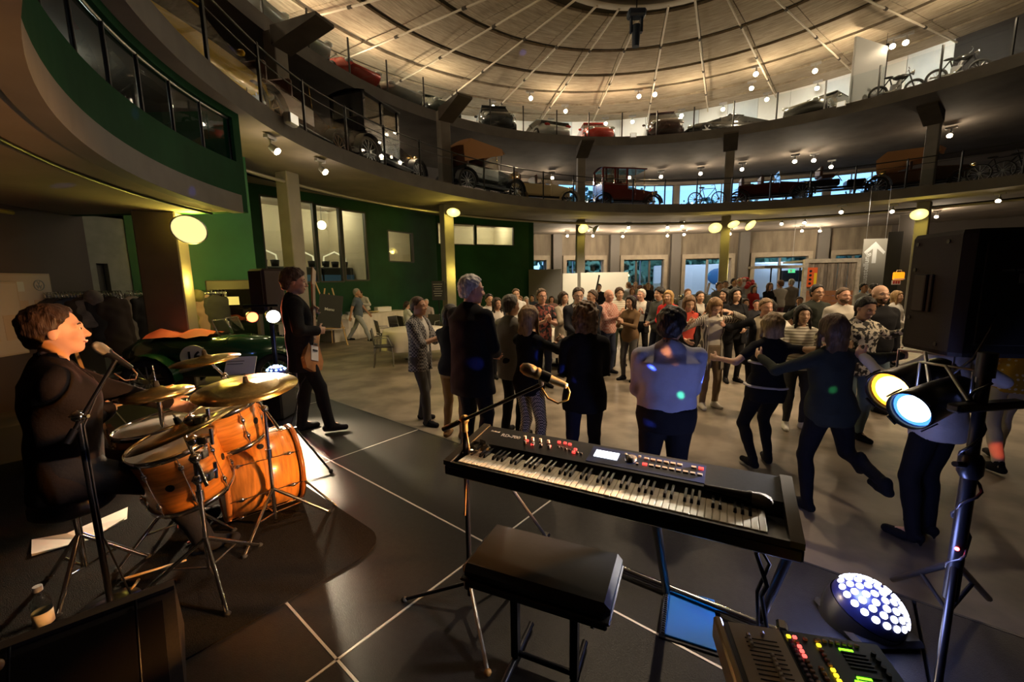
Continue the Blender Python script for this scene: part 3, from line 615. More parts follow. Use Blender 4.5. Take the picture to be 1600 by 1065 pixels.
# ================================================================ PEOPLE
def vec(*a): return np.array(a, float)
def nrm(v): v = np.asarray(v, float); return v/max(np.linalg.norm(v), 1e-9)
class Field:
    """signed-distance solid on a stretched grid, meshed with surface nets"""
    def __init__(s, lo, hi, h, fine=()):
        s.ax = []
        for a in range(3):
            xs = [lo[a]-2*h]
            while xs[-1] < hi[a]+2*h:
                st = h
                for f in fine:
                    if f[0][a]-.01 <= xs[-1] <= f[1][a]+.01: st = min(st, f[2])
                nx = xs[-1]+st
                for f in fine:                                  # land on the start of a fine slab
                    if xs[-1] < f[0][a]-.01 < nx: nx = f[0][a]-.0099
                xs.append(nx)
            s.ax.append(np.array(xs))
        s.F = np.full([len(x) for x in s.ax], .08, np.float32)
    def block(s, lo, hi, pad=.03):
        sl = []
        for a in range(3):
            i = np.searchsorted(s.ax[a], lo[a]-pad); j = np.searchsorted(s.ax[a], hi[a]+pad); sl.append(slice(max(i, 0), min(j+1, len(s.ax[a]))))
        sl = tuple(sl); X = s.ax[0][sl[0]][:, None, None]; Y = s.ax[1][sl[1]][None, :, None]; Z = s.ax[2][sl[2]][None, None, :]
        return sl, X, Y, Z
    def put(s, prim, off=0, k=.02):
        lo, hi, fn = prim; lo = np.asarray(lo)-off; hi = np.asarray(hi)+off
        sl, X, Y, Z = s.block(lo, hi, .03+k)
        if 0 in s.F[sl].shape: return
        d = fn(X, Y, Z)-off; a = s.F[sl]; h = np.maximum(k-np.abs(a-d), 0)/k; s.F[sl] = np.minimum(a, d)-h*h*k*.25
    def cut(s, prim, off=0, k=.008):
        lo, hi, fn = prim; lo = np.asarray(lo)-off; hi = np.asarray(hi)+off
        sl, X, Y, Z = s.block(lo, hi, .03)
        if 0 in s.F[sl].shape: return
        d = -(fn(X, Y, Z)-off); s.F[sl] = np.maximum(s.F[sl], d)
    def clip(s, fn):
        X, Y, Z = s.ax[0][:, None, None], s.ax[1][None, :, None], s.ax[2][None, None, :]; s.F = np.maximum(s.F, fn(X, Y, Z).astype(np.float32) if True else 0)
    def noise(s, amp, f=1, seed=0):
        X, Y, Z = s.ax[0][:, None, None], s.ax[1][None, :, None], s.ax[2][None, None, :]; p = seed*1.7
        n = np.sin(f*(21*X+8*Z)+p+1.5*np.sin(f*11*Z+p))*np.sin(f*(17*Z+13*Y)+2*p)+.6*np.sin(f*(34*Y-19*X+9*Z)+p)*np.sin(f*(27*Z-15*X)+.5*p)
        s.F = s.F+(amp*n).astype(np.float32)
    def mesh(s, name, mat):
        F, (xs, ys, zs) = s.F, s.ax; b = F < 0
        for a in (b[0], b[-1], b[:, 0], b[:, -1], b[:, :, 0], b[:, :, -1]): a[...] = False
        F = np.where(b, np.minimum(F, -1e-6), np.maximum(F, 1e-6))
        c = sum(b[i:b.shape[0]-1+i, j:b.shape[1]-1+j, k:b.shape[2]-1+k].astype(np.int8) for i in (0, 1) for j in (0, 1) for k in (0, 1))
        act = (c > 0) & (c < 8); idx = np.argwhere(act); n = len(idx)
        if n == 0: return None
        acc = np.zeros((n, 3)); cnt = np.zeros(n); I, J, K = idx.T; A = (xs, ys, zs)
        for ax in range(3):
            o = [a for a in range(3) if a != ax]
            for u in (0, 1):
                for v in (0, 1):
                    q = idx.copy(); q[:, o[0]] += u; q[:, o[1]] += v; r = q.copy(); r[:, ax] += 1
                    f0 = F[q[:, 0], q[:, 1], q[:, 2]]; f1 = F[r[:, 0], r[:, 1], r[:, 2]]; m = (f0 < 0) != (f1 < 0); t = np.where(m, f0/np.where(m, f0-f1, 1), 0)
                    for a in range(3):
                        pa = A[a][q[:, a]]
                        if a == ax: pa = pa+t*(A[a][r[:, a]]-pa)
                        acc[:, a] += np.where(m, pa, 0)
                    cnt += m
        V = acc/cnt[:, None]; ids = -np.ones(act.shape, np.int64); ids[I, J, K] = np.arange(n); fs = []
        for ax in range(3):
            o = [a for a in range(3) if a != ax]
            s0 = [slice(None)]*3; s1 = [slice(None)]*3; s0[ax] = slice(0, -1); s1[ax] = slice(1, None)
            e = np.argwhere(b[tuple(s0)] != b[tuple(s1)]); e = e[(e[:, o[0]] > 0) & (e[:, o[1]] > 0)]
            if len(e) == 0: continue
            inn = b[tuple(s0)][e[:, 0], e[:, 1], e[:, 2]]; q = []
            for u, v in ((-1, -1), (0, -1), (0, 0), (-1, 0)):
                g = e.copy(); g[:, o[0]] += u; g[:, o[1]] += v; q.append(ids[g[:, 0], g[:, 1], g[:, 2]])
            q = np.stack(q, 1); flip = inn if ax != 1 else ~inn; q[~flip] = q[~flip][:, ::-1]; fs.append(q)
        f = np.concatenate(fs); f = f[(f >= 0).all(1)]
        me = bpy.data.meshes.new(name); me.vertices.add(n); me.vertices.foreach_set('co', V.astype(np.float32).ravel())
        me.loops.add(len(f)*4); me.loops.foreach_set('vertex_index', f.astype(np.int32).ravel()); me.polygons.add(len(f))
        me.polygons.foreach_set('loop_start', np.arange(0, len(f)*4, 4, dtype=np.int32)); me.polygons.foreach_set('loop_total', np.full(len(f), 4, np.int32)) if bpy.app.version < (4, 1) else None
        me.update(calc_edges=True); me.polygons.foreach_set('use_smooth', np.ones(len(f), bool)); me.materials.append(mat); return me
def rcone(a, b, r1, r2):
    a, b = np.asarray(a, float), np.asarray(b, float); R = max(r1, r2); d = b-a; L2 = max(d@d, 1e-9)
    def fn(X, Y, Z):
        px, py, pz = X-a[0], Y-a[1], Z-a[2]; t = np.clip((px*d[0]+py*d[1]+pz*d[2])/L2, 0, 1)
        return np.sqrt((px-t*d[0])**2+(py-t*d[1])**2+(pz-t*d[2])**2)-(r1+(r2-r1)*t)
    return np.minimum(a, b)-R, np.maximum(a, b)+R, fn
def ellip(c, r, Rm=None):
    """ellipsoid with axes = rows of Rm"""
    c, r = np.asarray(c, float), np.asarray(r, float); Rm = np.eye(3) if Rm is None else np.asarray(Rm); m = max(r); mn = min(r)
    def fn(X, Y, Z):
        p = (X-c[0], Y-c[1], Z-c[2]); q = [(p[0]*Rm[i, 0]+p[1]*Rm[i, 1]+p[2]*Rm[i, 2]) for i in range(3)]
        k0 = np.sqrt(sum((q[i]/r[i])**2 for i in range(3))); k1 = np.sqrt(sum((q[i]/r[i]**2)**2 for i in range(3)))+1e-9
        return np.where(k0 < .3, (k0-1)*mn, k0*(k0-1)/k1)
    return c-m, c+m, fn
def trunk(o, Rm, st):
    """lofted trunk; st: (height, half width, half depth, forward shift) in frame rows Rm at o"""
    st = np.array(st, float); hs, ws, ds, ys = st.T; o = np.asarray(o); R = max(ws.max(), ds.max()); a, b = o+Rm[2]*hs[0], o+Rm[2]*hs[-1]
    def fn(X, Y, Z):
        p = (X-o[0], Y-o[1], Z-o[2]); q = [(p[0]*Rm[i, 0]+p[1]*Rm[i, 1]+p[2]*Rm[i, 2]) for i in range(3)]
        w_ = np.interp(q[2], hs, ws); d_ = np.interp(q[2], hs, ds); y_ = q[1]-np.interp(q[2], hs, ys)
        e = (np.abs(q[0]/w_)**2.4+np.abs(y_/d_)**2.4)**(1/2.4); d1 = (e-1)*np.minimum(w_, d_)*.95
        return np.maximum(d1, np.maximum(hs[0]-q[2], q[2]-hs[-1]))
    return np.minimum(a, b)-R, np.maximum(a, b)+R, fn
def ik(a, t, l1, l2, hint):
    a, t = np.asarray(a, float), np.asarray(t, float); d = t-a; L = np.linalg.norm(d); mx = (l1+l2)*.995
    if L > mx: t = a+d/L*mx; d = t-a; L = mx
    L = max(L, abs(l1-l2)+.02); u = nrm(d); c = (l1*l1+L*L-l2*l2)/(2*L); h = math.sqrt(max(l1*l1-c*c, 0)); p = np.asarray(hint, float); p = nrm(p-u*(p@u)); return a+u*c+p*h, t
SKIN = {'fair': (.60, .36, .24), 'tan': (.47, .26, .16), 'rosy': (.62, .33, .23)}
def skin(k): return M('skin_'+k, SKIN[k], .5, noise=(9, .08))
def cloth(c, rough=.85): return M('cloth_%02d_%02d_%02d' % tuple(int(x*99) for x in c), c, rough, noise=(7, .12), bump=(60, .12), spec=.12)
def hairm(c): return M('hair_%02d_%02d_%02d' % tuple(int(x*99) for x in c), c, .45, noise=(45, .45), bump=(70, .5), stretch=(1, 1, .18), spec=.3)
EYEW = MB().ball((0, 0, 0), (.011, .005, .006), 8).mesh('eye', M('eye_white', (.75, .72, .68), .3)); IRIS = MB().ball((0, 0, 0), (.0052, .003, .0055), 8).mesh('iris', M('iris_dark', (.03, .02, .015), .2))
BROWS = {}
def brow(c):
    if c not in BROWS: BROWS[c] = MB().tube([(-.017, 0, -.002), (0, .003, .003), (.017, -.004, -.003)], [.002, .0035, .002], 6).mesh('eyebrow', hairm(c))
    return BROWS[c]
LIPS = MB().tube([(-.024, -.006, .003), (-.012, .002, -.002), (0, .004, -.003), (.012, .002, -.002), (.024, -.006, .003)], [.002, .0045, .005, .0045, .002], 6).mesh('lips', M('lips', (.42, .16, .13), .4)); TEETH = MB().tube([(-.017, -.002, .004), (0, .005, .001), (.017, -.002, .004)], [.002, .004, .002], 6).mesh('teeth', M('teeth', (.8, .77, .7), .3))
_g = MB()
for s_ in (-1, 1): _g.tube([(s_*.032+.022*math.cos(a), .004-.006*abs(math.cos(a)), .016*math.sin(a)) for a in np.linspace(0, 2*PI, 13)[:-1]], .0017, 5, True).tube([(s_*.054, 0, .004), (s_*.072, -.04, .004), (s_*.075, -.085, .0)], .0016, 5)
_g.tube([(-.011, .004, .004), (0, .009, .006), (.011, .004, .004)], .0016, 5); GLASSES = _g.mesh('glasses', BLACK)
NEWR = {}
def person(label, x, y, yaw=0, H=1.72, z0=0, sex='m', build=1, rh='down', lh='down', rel=None, lel=None, lean=(0, 0), twist=0, head=(0, 0), legs=None, sit=None, sk='fair', hair=('short', (.05, .03, .02)), top=None, top2=None, bottom=None, shoes=(.015, .013, .012), sleeve=1., hem=None, jacket=None, jhem=-.22, skirt=None, res='mid', glasses=False, face=True, smile=True, group=None, cuff=1., belt=None, openv=.09, collar=None, heel=False, drop=0, bands=(), beard=None, tuck=False):
    s = H/1.75; f = sex == 'f'; B = build
    root = thing('person', label, 'person', (x, y, z0), math.radians(yaw), group)
    h = {'near': .0155, 'mid': .0215, 'far': .030}[res]; hf = {'near': .0075, 'mid': .0098, 'far': .017}[res]
    # --- skeleton, facing +y, right hand on +x
    hipz = (.93*s if not sit else sit)-drop
    up = nrm((math.sin(lean[0]), math.sin(lean[1]), 1)); tw = math.radians(twist); rt0 = vec(math.cos(tw), math.sin(tw), 0); rt = nrm(rt0-up*(rt0@up)); fwd = np.cross(up, rt); TR = np.stack([rt, fwd, up])
    pel = vec(0, 0, hipz+.03*s); L = lambda a, b, c: pel+rt*a*s+fwd*b*s+up*c*s
    shw = (.165 if f else .187)*(1+(B-1)*.35)
    sh = {1: L(shw, -.01, .432), -1: L(-shw, -.01, .432)}; nb = L(0, -.015, .52)
    hy, hp = math.radians(head[0])+tw, math.radians(head[1]); hr = vec(math.cos(hy), math.sin(hy), 0); hf0 = vec(-math.sin(hy), math.cos(hy), 0); hfw = nrm(hf0*math.cos(hp)+vec(0, 0, 1)*math.sin(hp)+.35*(up-vec(0, 0, 1))); hup = np.cross(hr, hfw); HR = np.stack([hr, hfw, hup])
    nt = nb+up*.064*s+hfw*.012*s; hc = nt+hup*.085*s+hfw*.018*s; HL = lambda a, b, c: hc+hr*a+hfw*b+hup*c
    PRE = {'down': (.27, .02, .82), 'hang': (.24, .06, .80), 'clap': (.040, .31, 1.22), 'chest': (.06, .27, 1.16), 'waist': (.06, .26, 1.02), 'hip': (.25, -.04, 1.02), 'pocket': (.21, .05, .86), 'up': (.32, .22, 1.72), 'lap': (.10, .32, hipz/s+.14), 'table': (.16, .40, hipz/s+.24)}
    la, lf = .285*s, .255*s; arm = {}
    for sd, t, el in ((1, rh, rel), (-1, lh, lel)):
        if isinstance(t, str): q = PRE[t]; t = vec(q[0]*sd*(1 if t != 'clap' else 1), q[1], q[2])*s; t = vec(rt[0]*t[0]+fwd[0]*t[1], rt[1]*t[0]+fwd[1]*t[1], t[2]-drop)+vec(up[0], up[1], 0)*max(0, t[2]-hipz)
        else: t = vec(*t)
        e, t = ik(sh[sd], t, la, lf, vec(*el) if el is not None else (rt*sd*.7-fwd*.55-vec(0, 0, .55))); arm[sd] = (sh[sd], e, t)
    leg = {}; hw = .088*s*(1+(B-1)*.4)
    for i, sd in enumerate((1, -1)):
        hj = pel+rt0*sd*hw-vec(0, 0, .05*s)
        if legs: ft = vec(*legs[i])
        else: ft = vec(sd*.11*s, -.01+(.04 if sd > 0 else 0), .085*s)
        k, ft2 = ik(hj, ft, .423*s, .412*s, vec(sd*.12, 1, 0) if not sit else vec(sd*.25, 1, .8)); leg[sd] = (hj, k, ft2, vec(sd*.22, 1, 0))
    # --- prims
    bw = B
    if f: ST_ = [(-.14, .135*bw, .105*bw, -.01), (-.02, .168*bw, .118*bw, -.012), (.06, .155*bw, .11*bw, 0), (.16, .128*bw, .098*bw, .005), (.28, .142*bw, .112*bw, .012), (.35, .148*bw, .122*bw, .014), (.43, .15*bw, .095, 0), (.485, .115, .07, -.01), (.52, .06, .055, -.012)]
    else: ST_ = [(-.14, .135*bw, .105*bw, 0), (-.02, .158*bw, .115*bw, 0), (.08, .155*bw, .115*bw, .005*bw), (.17, .15*bw, .112*bw, .008), (.3, .168*bw, .122*bw, .008), (.4, .178*bw, .115*bw, 0), (.455, .165, .092, -.006), (.5, .115, .07, -.012), (.53, .06, .055, -.012)]
    ST_ = [tuple(v*s for v in r) for r in ST_]
    def torso(F, off, st=None, k=.03):
        st = st or ST_; q = [(hh, w_+off, d_+off, yy) for hh, w_, d_, yy in st]; F.put(trunk(pel, TR, q), 0, k)
    ar = (.040 if f else .048)*s*(1+(B-1)*.6)
    def arms(F, off, frac=1.0, k=.025, only=None):
        for sd in (1, -1):
            a, e, t = arm[sd]; F.put(ellip(a-rt*sd*.008*s, (.052*s*(.85 if f else 1),)*3), off, k); F.put(rcone(a-rt*sd*.02*s+up*.012*s, nb-rt*sd*.0-up*.005*s, .040*s, .046*s), off, .035)
            u = min(frac/.53, 1); F.put(rcone(a, a+(e-a)*u, ar*1.08, ar*(1.08-.2*u)), off, k)
            if frac > .53: v = (frac-.53)/.47; F.put(rcone(e, e+(t-e)*v, ar*.88, ar*(.88-.26*v)), off, .018)
    def legsf(F, off, frac=1.0, flare=0, k=.03):
        tr_ = (.083 if not f else .086)*s*(1+(B-1)*.7)
        for sd in (1, -1):
            a, k_, t, _ = leg[sd]; F.put(rcone(a, k_, tr_, .056*s*(1+(B-1)*.4)), off, k); cf = k_+(t-k_)*.35; bk = -nrm(np.cross(np.cross(t-k_, vec(0, 1, 0)), t-k_)) if abs(nrm(t-k_)[1]) < .9 else vec(0, 0, 0)
            e = k_+(t-k_)*frac; F.put(rcone(k_, e, .054*s, (.036+.018*(1-frac))*s+flare), off, .02); F.put(ellip(cf+vec(0, -.012*s, 0), (.046*s, .05*s, .10*s)), off*.6, .03)
    def hands(F, off=0):
        for sd in (1, -1):
            a, e, t = arm[sd]; d = nrm(t-e); clp = (rh if sd > 0 else lh) == 'clap' if isinstance(rh if sd > 0 else lh, str) else False
            if clp: d = nrm(.3*d+.45*fwd+.8*up+.12*rt*sd)
            nn = nrm(np.cross(d, vec(0, 0, 1)) if abs(d[2]) < .95 else rt*sd)
            other = arm[-sd][2]; tow = other-t
            pn = nrm(tow-d*(tow@d)) if np.linalg.norm(tow) < .25*s else nrm(-rt*sd-d*(-rt*sd@d)+.001)      # palm normal: inwards
            if clp: pn = nrm(-rt*sd-d*(-rt*sd@d))
            w_ = np.cross(d, pn)*1.0
            if clp and (w_@fwd) > 0: w_ = -w_
            if not clp and (w_@vec(0, 1, .6)) < 0: w_ = -w_                                                              # thumb side up / forward
            F.put(rcone(e+(t-e)*.93, t+d*.02*s, .026*s, .027*s), off, .012)
            Rh = np.stack([w_, pn, d]); F.put(ellip(t+d*.055*s, (.041*s, .018*s, .052*s), Rh), off, .012)
            for i, (ln, o_) in enumerate(((.066, .030), (.076, .010), (.071, -.010), (.056, -.029))):
                b0 = t+d*.088*s+w_*o_*s; m = b0+(d*.9+pn*.35)*ln*.55*s; F.put(rcone(b0, m, .0095*s, .0088*s), off, .005); F.put(rcone(m, m+(d*.65+pn*.7)*ln*.5*s, .0088*s, .0075*s), off, .004)
            b0 = t+d*.03*s+w_*.034*s; m = b0+(d*.55+w_*.65+pn*.3)*.042*s; F.put(rcone(b0, m, .0125*s, .0105*s), off, .008); F.put(rcone(m, m+(d*.85+w_*.2+pn*.3)*.034*s, .0105*s, .0085*s), off, .004)
    hs_ = s*(1.02 if f else 1.06)
    def headf(F):
        F.put(rcone(nb-up*.03, nt+hup*.02, .056*s*(.86 if f else 1), .052*s*(.86 if f else 1)), 0, .02)
        F.put(ellip(HL(0, -.012*hs_, .028*hs_), (.076*hs_, .097*hs_, .092*hs_), HR), 0, .02)           # skull
        F.put(ellip(HL(0, .030*hs_, -.030*hs_), (.061*hs_, .062*hs_, .082*hs_), HR), 0, .025)          # face
        F.put(ellip(HL(0, .062*hs_, -.088*hs_), (.027*hs_, .022*hs_, .020*hs_), HR), 0, .03)           # chin
        F.put(rcone(HL(0, .086*hs_, .010*hs_), HL(0, .106*hs_, -.028*hs_), .009*hs_, .0135*hs_), 0, .012)   # nose
        for sd in (1, -1):
            F.put(ellip(HL(sd*.013*hs_, .096*hs_, -.030*hs_), (.010*hs_, .010*hs_, .008*hs_), HR), 0, .008)
            F.put(ellip(HL(sd*.036*hs_, .066*hs_, -.028*hs_), (.024*hs_, .022*hs_, .022*hs_), HR), 0, .02)  # cheek
            F.put(rcone(HL(sd*.012*hs_, .086*hs_, .024*hs_), HL(sd*.048*hs_, .070*hs_, .022*hs_), .010*hs_, .009*hs_), 0, .014)   # brow ridge
            F.put(ellip(HL(sd*.077*hs_, -.008*hs_, -.008*hs_), (.010*hs_, .020*hs_, .031*hs_), HR), 0, .006)     # ear
        F.put(ellip(HL(0, .082*hs_, -.058*hs_), (.022*hs_, .012*hs_, .011*hs_), HR), 0, .012)          # mouth mound
    pts = [pel, nb, hc+hup*.15*s, hc+hfw*.13*s, hc-hfw*.13*s, hc+hr*.1, hc-hr*.1]+[p for a in arm.values() for p in a]+[a[2]+nrm(a[2]-a[1])*.2*s for a in arm.values()]+[p for l in leg.values() for p in l[:3]]+[l[2]+vec(0, .2*s, -.09*s) for l in leg.values()]
    lo = np.min(pts, 0)-.14*s*max(1, B); hi = np.max(pts, 0)+.14*s*max(1, B); lo[2] = min(lo[2], -.0) if not sit else lo[2]
    fine = [(hc-.135*s, hc+.135*s, hf)]
    if res != 'far':
        for sd in (1, -1):
            t = arm[sd][2]+nrm(arm[sd][2]-arm[sd][1])*.09*s; fine.append((t-.1*s, t+.1*s, hf*1.15))
    # body
    F = Field(lo, hi, h*1.5, fine); torso(F, -.012); arms(F, -.002 if sleeve < .95 else -.006); legsf(F, -.006 if not skirt else 0)
    for sd in (1, -1):
        a, k_, t, fd = leg[sd]; F.put(rcone(t, t+fd*.11*s-vec(0, 0, .05*s), .034*s, .026*s), 0, .02)
    headf(F); hands(F); me = F.mesh('body', skin(sk)); inst('body', me, root)
    col = lambda c: c if not isinstance(c, tuple) else cloth(c)
    ns = sum(map(ord, label)) % 97
    # shirt
    if top is not None:
        hz = hem if hem is not None else -.10
        if jacket is not None: tuck = True
        if tuck: hz = .02
        F = Field(lo, hi, h); torso(F, 0, [(r[0], r[1]+((.004 if jacket is not None else .011) if tuck else .026-.016*sst(0, .2, r[0]))*s, r[2]+((.004 if jacket is not None else .011) if tuck else .026-.016*sst(0, .2, r[0]))*s, r[3]) for r in ST_]); arms(F, .010*s if jacket is None else .002*s, sleeve); F.noise(.002 if jacket is not None else .0045 if res != 'far' else .003, 1, ns)
        F.clip(lambda X, Y, Z: hz*s-((X-pel[0])*up[0]+(Y-pel[1])*up[1]+(Z-pel[2])*up[2])); F.cut(ellip(nb+up*.035*s+fwd*.03*s, (.062*s, .068*s, .055*s)))
        if collar: F.put(rcone(nb-up*.012*s, nb+up*.03*s, .068*s, .062*s), 0, .01); F.cut(rcone(nb-up*.05*s+fwd*.0, nb+up*.09*s+fwd*.01*s, .053*s, .054*s))
        inst('shirt', F.mesh('shirt', col(top)), root)
    if jacket is not None:
        js = [(jhem, ST_[1][1]/s*1.06, ST_[1][2]/s*1.12, 0)]+[(r[0]/s, r[1]/s, r[2]/s, r[3]/s) for r in ST_ if r[0]/s > jhem+.03 and r[0]/s > -.05]; js = [tuple(v*s for v in r) for r in js]
        F = Field(lo-.02, hi+.02, h); torso(F, .022*s, js); arms(F, .018*s, min(sleeve, .97)); F.noise(.005, .8, ns+3)
        # open front: a V down from the neck, then a slit
        def vopen(X, Y, Z):
            q0 = (X-pel[0])*rt[0]+(Y-pel[1])*rt[1]+(Z-pel[2])*rt[2]; q1 = (X-pel[0])*fwd[0]+(Y-pel[1])*fwd[1]+(Z-pel[2])*fwd[2]; q2 = (X-pel[0])*up[0]+(Y-pel[1])*up[1]+(Z-pel[2])*up[2]
            return np.where(q1 > 0, np.interp(q2, [-.3*s, .1*s, .5*s], [openv*s*.6, openv*s*.55, openv*s])-np.abs(q0), -1)
        F.clip(vopen); F.clip(lambda X, Y, Z: jhem*s-((X-pel[0])*up[0]+(Y-pel[1])*up[1]+(Z-pel[2])*up[2])); F.cut(ellip(nb+up*.035*s+fwd*.03*s, (.064*s, .07*s, .05*s)))
        F.put(rcone(nb-up*.012*s-fwd*.02*s+rt*.05*s, nb-up*.012*s-fwd*.02*s-rt*.05*s, .028*s, .028*s), 0, .02)
        inst('jacket', F.mesh('jacket', col(jacket)), root)
    if bottom is not None:
        F = Field(vec(lo[0], lo[1], min(lo[2], 0)), vec(hi[0], hi[1], pel[2]+.2*s), h); bs_ = [r for r in ST_ if r[0] < .1*s]; torso(F, (.016 if tuck else .004)*s, bs_); legsf(F, .010*s if not f else .006*s, cuff*1.09, .012*s if not f else .004*s); F.noise(.003, .9, ns+5)
        F.clip(lambda X, Y, Z: ((X-pel[0])*up[0]+(Y-pel[1])*up[1]+(Z-pel[2])*up[2])-.06*s); inst('trousers', F.mesh('trousers', col(bottom)), root)
    if skirt is not None:
        sc_, sl_ = skirt; F = Field(vec(lo[0]-.1, lo[1]-.1, 0), hi, h); torso(F, .01, [(-sl_*s, .24*s, .2*s, 0), (-.1*s, .185*s, .14*s, 0), (.08*s, .14*s, .11*s, 0)]); F.noise(.006, .6, ns); inst('skirt', F.mesh('skirt', col(sc_)), root)
    if belt: F = Field(pel-.3, pel+.3, h); torso(F, .017*s, [(-.02*s, ST_[1][1], ST_[1][2], ST_[1][3]), (.02*s, ST_[2][1], ST_[2][2], ST_[2][3])]); inst('belt', F.mesh('belt', cloth(belt)), root)
    for bh, bt, bc_ in bands: F = Field(pel-.35*s, pel+up*(bh+.05)*s+vec(.35, .35, .1), h*.8); wv = np.interp(bh*s, [r[0] for r in ST_], [r[1] for r in ST_]); dv_ = np.interp(bh*s, [r[0] for r in ST_], [r[2] for r in ST_]); F.put(trunk(pel, TR, [((bh-bt)*s, wv+.046*s, dv_+.046*s, 0), ((bh+bt)*s, wv+.046*s, dv_+.046*s, 0)])); inst('trim_band', F.mesh('trim_band', cloth(bc_)), root)
    if shoes is not None:
        for i, sd in enumerate((1, -1)):
            a, k_, t, fd = leg[sd]; fd = nrm(fd); base = t-vec(0, 0, .052*s); F = Field(base-.26*s, base+.26*s, max(h*.7, .009)); hu = .05*s if heel else 0
            F.put(rcone(base-fd*.035*s+vec(0, 0, hu*.5), base+fd*.05*s+vec(0, 0, hu*.2), .04*s, .042*s), 0, .02); F.put(rcone(base+fd*.05*s, base+fd*.155*s-vec(0, 0, .006*s), .042*s, .034*s), 0, .02)
            if not heel: F.put(rcone(t-vec(0, 0, .03*s), t+vec(0, 0, .02*s), .043*s, .041*s), 0, .02); F.put(rcone(t, base+fd*.07*s+vec(0, 0, .01*s), .038*s, .034*s), 0, .02)
            else: F.put(rcone(base-fd*.05*s, base-fd*.055*s-vec(0, 0, .035*s), .016*s, .008*s), 0, .01)
            zb = t[2]-.085*s; F.clip(lambda X, Y, Z: zb-Z+0*X); mm = F.mesh('shoe', col(shoes))
            if mm: inst('shoe', mm, root)
    # hair
    st, hcx = hair; hm = hairm(hcx)
    if st != 'none':
        F = Field(hc-.55*s if st in ('long', 'vlong') else hc-.24*s, hc+.24*s, hf*1.3 if res != 'far' else .016)
        def cap(off, line=.015, slope=.75, back=-.075, side=True):
            F.put(ellip(HL(0, -.016*hs_, .034*hs_), ((.082+off)*hs_, (.103+off)*hs_, (.096+off)*hs_), HR), 0, .01)
            F.put(ellip(HL(0, -.055*hs_, -.015*hs_), ((.066+off)*hs_, (.052+off)*hs_, (.075+off)*hs_), HR), 0, .02)
            def keep(X, Y, Z):
                q1 = (X-hc[0])*hfw[0]+(Y-hc[1])*hfw[1]+(Z-hc[2])*hfw[2]; q2 = (X-hc[0])*hup[0]+(Y-hc[1])*hup[1]+(Z-hc[2])*hup[2]
                q0 = (X-hc[0])*hr[0]+(Y-hc[1])*hr[1]+(Z-hc[2])*hr[2]; a_ = (q1+.006*np.sin(110*q0+ns)*np.sin(47*q0+2*ns)-.9*np.abs(q0)*np.maximum(0, .02-q2)*4-line*hs_-slope*np.maximum(q2-.02*hs_, -.02*hs_)); return np.maximum(a_*.8, (np.interp(q1/hs_, [-.10, -.055, -.025, .005], [back, back, min(back*.1, -.005), .012]) if side else back)*hs_-q2)
            F.clip(keep)
        if st == 'short': cap(.007, .012, .8, -.07); F.noise(.0055, 4.5, ns)
        elif st == 'crop': cap(.001, .012, .85, -.055)
        elif st == 'thick': cap(.018, .03, .8, -.085); F.noise(.006, 3, ns)
        elif st == 'receding': cap(.004, -.025, .55, -.07); F.noise(.002, 4, ns)
        elif st == 'fringe': cap(.006, -.06, 0., -.09)
        elif st == 'curly':
            cap(.030, .035, .7, -.13, False); F.put(ellip(HL(0, -.045*hs_, -.05*hs_), (.115*hs_, .085*hs_, .13*hs_), HR), 0, .03); F.noise(.011, 3.2, ns)
        elif st in ('bob', 'long', 'vlong'):
            ln = {'bob': .13, 'long': .26, 'vlong': .40}[st]; cap(.014, .035, .7, -.12, False)
            F.put(trunk(HL(0, -.05*hs_, 0), np.stack([hr, hfw, vec(0, 0, 1)]), [(-ln*s, .075*s, .028*s, -.02), (-.12*s, .092*s, .045*s, -.015), (-.02, .092*s, .06*s, 0), (.05*s, .08*s, .06*s, .0)]), 0, .03)
            for sd in (1, -1): F.put(rcone(HL(sd*.078*hs_, .02*hs_, .03), HL(sd*.088*hs_, .03*hs_, 0)-vec(0, 0, min(ln, .2)*s), .022*s, .018*s), 0, .02)
            F.noise(.004, 2.5, ns)
        elif st == 'ponytail': cap(.008, .02, .75, -.07); F.put(rcone(HL(0, -.12*hs_, .02), HL(0, -.15*hs_, -.14), .03*s, .016*s), 0, .02)
        me = F.mesh('hair', hm)
        if me: inst('hair', me, root)
    if beard:
        F = Field(hc-.16*s, hc+.16*s, hf*1.2); F.put(ellip(HL(0, .034*hs_, -.045*hs_), (.063*hs_, .06*hs_, .068*hs_), HR), .002, .01); F.put(ellip(HL(0, .064*hs_, -.09*hs_), (.03*hs_, .026*hs_, .024*hs_), HR), .001, .02)
        F.cut(ellip(HL(0, .09*hs_, -.058*hs_), (.03*hs_, .05*hs_, .010*hs_), HR)); F.clip(lambda X, Y, Z: ((X-hc[0])*hup[0]+(Y-hc[1])*hup[1]+(Z-hc[2])*hup[2])+.040*hs_); me = F.mesh('beard', hairm(beard)); inst('beard', me, root)
    if face:
        HM = Matrix(((hr[0], hfw[0], hup[0], hc[0]), (hr[1], hfw[1], hup[1], hc[1]), (hr[2], hfw[2], hup[2], hc[2]), (0, 0, 0, 1)))
        T = Matrix.Translation; S_ = Matrix.Scale(hs_*1.05, 4)
        for sd in (1, -1):
            inst('eye', EYEW, root, HM @ T((sd*.032*hs_, .083*hs_, .006*hs_)) @ S_); inst('iris', IRIS, root, HM @ T((sd*.032*hs_, .0875*hs_, .006*hs_)) @ S_)
            inst('eyebrow', brow(hcx if st != 'none' else (.12, .08, .05)), root, HM @ T((sd*.032*hs_, .085*hs_, .030*hs_)) @ Matrix.Rotation(-sd*.35, 4, 'Z') @ S_)
        inst('lips', LIPS, root, HM @ T((0, .0905*hs_, -.060*hs_)) @ S_)
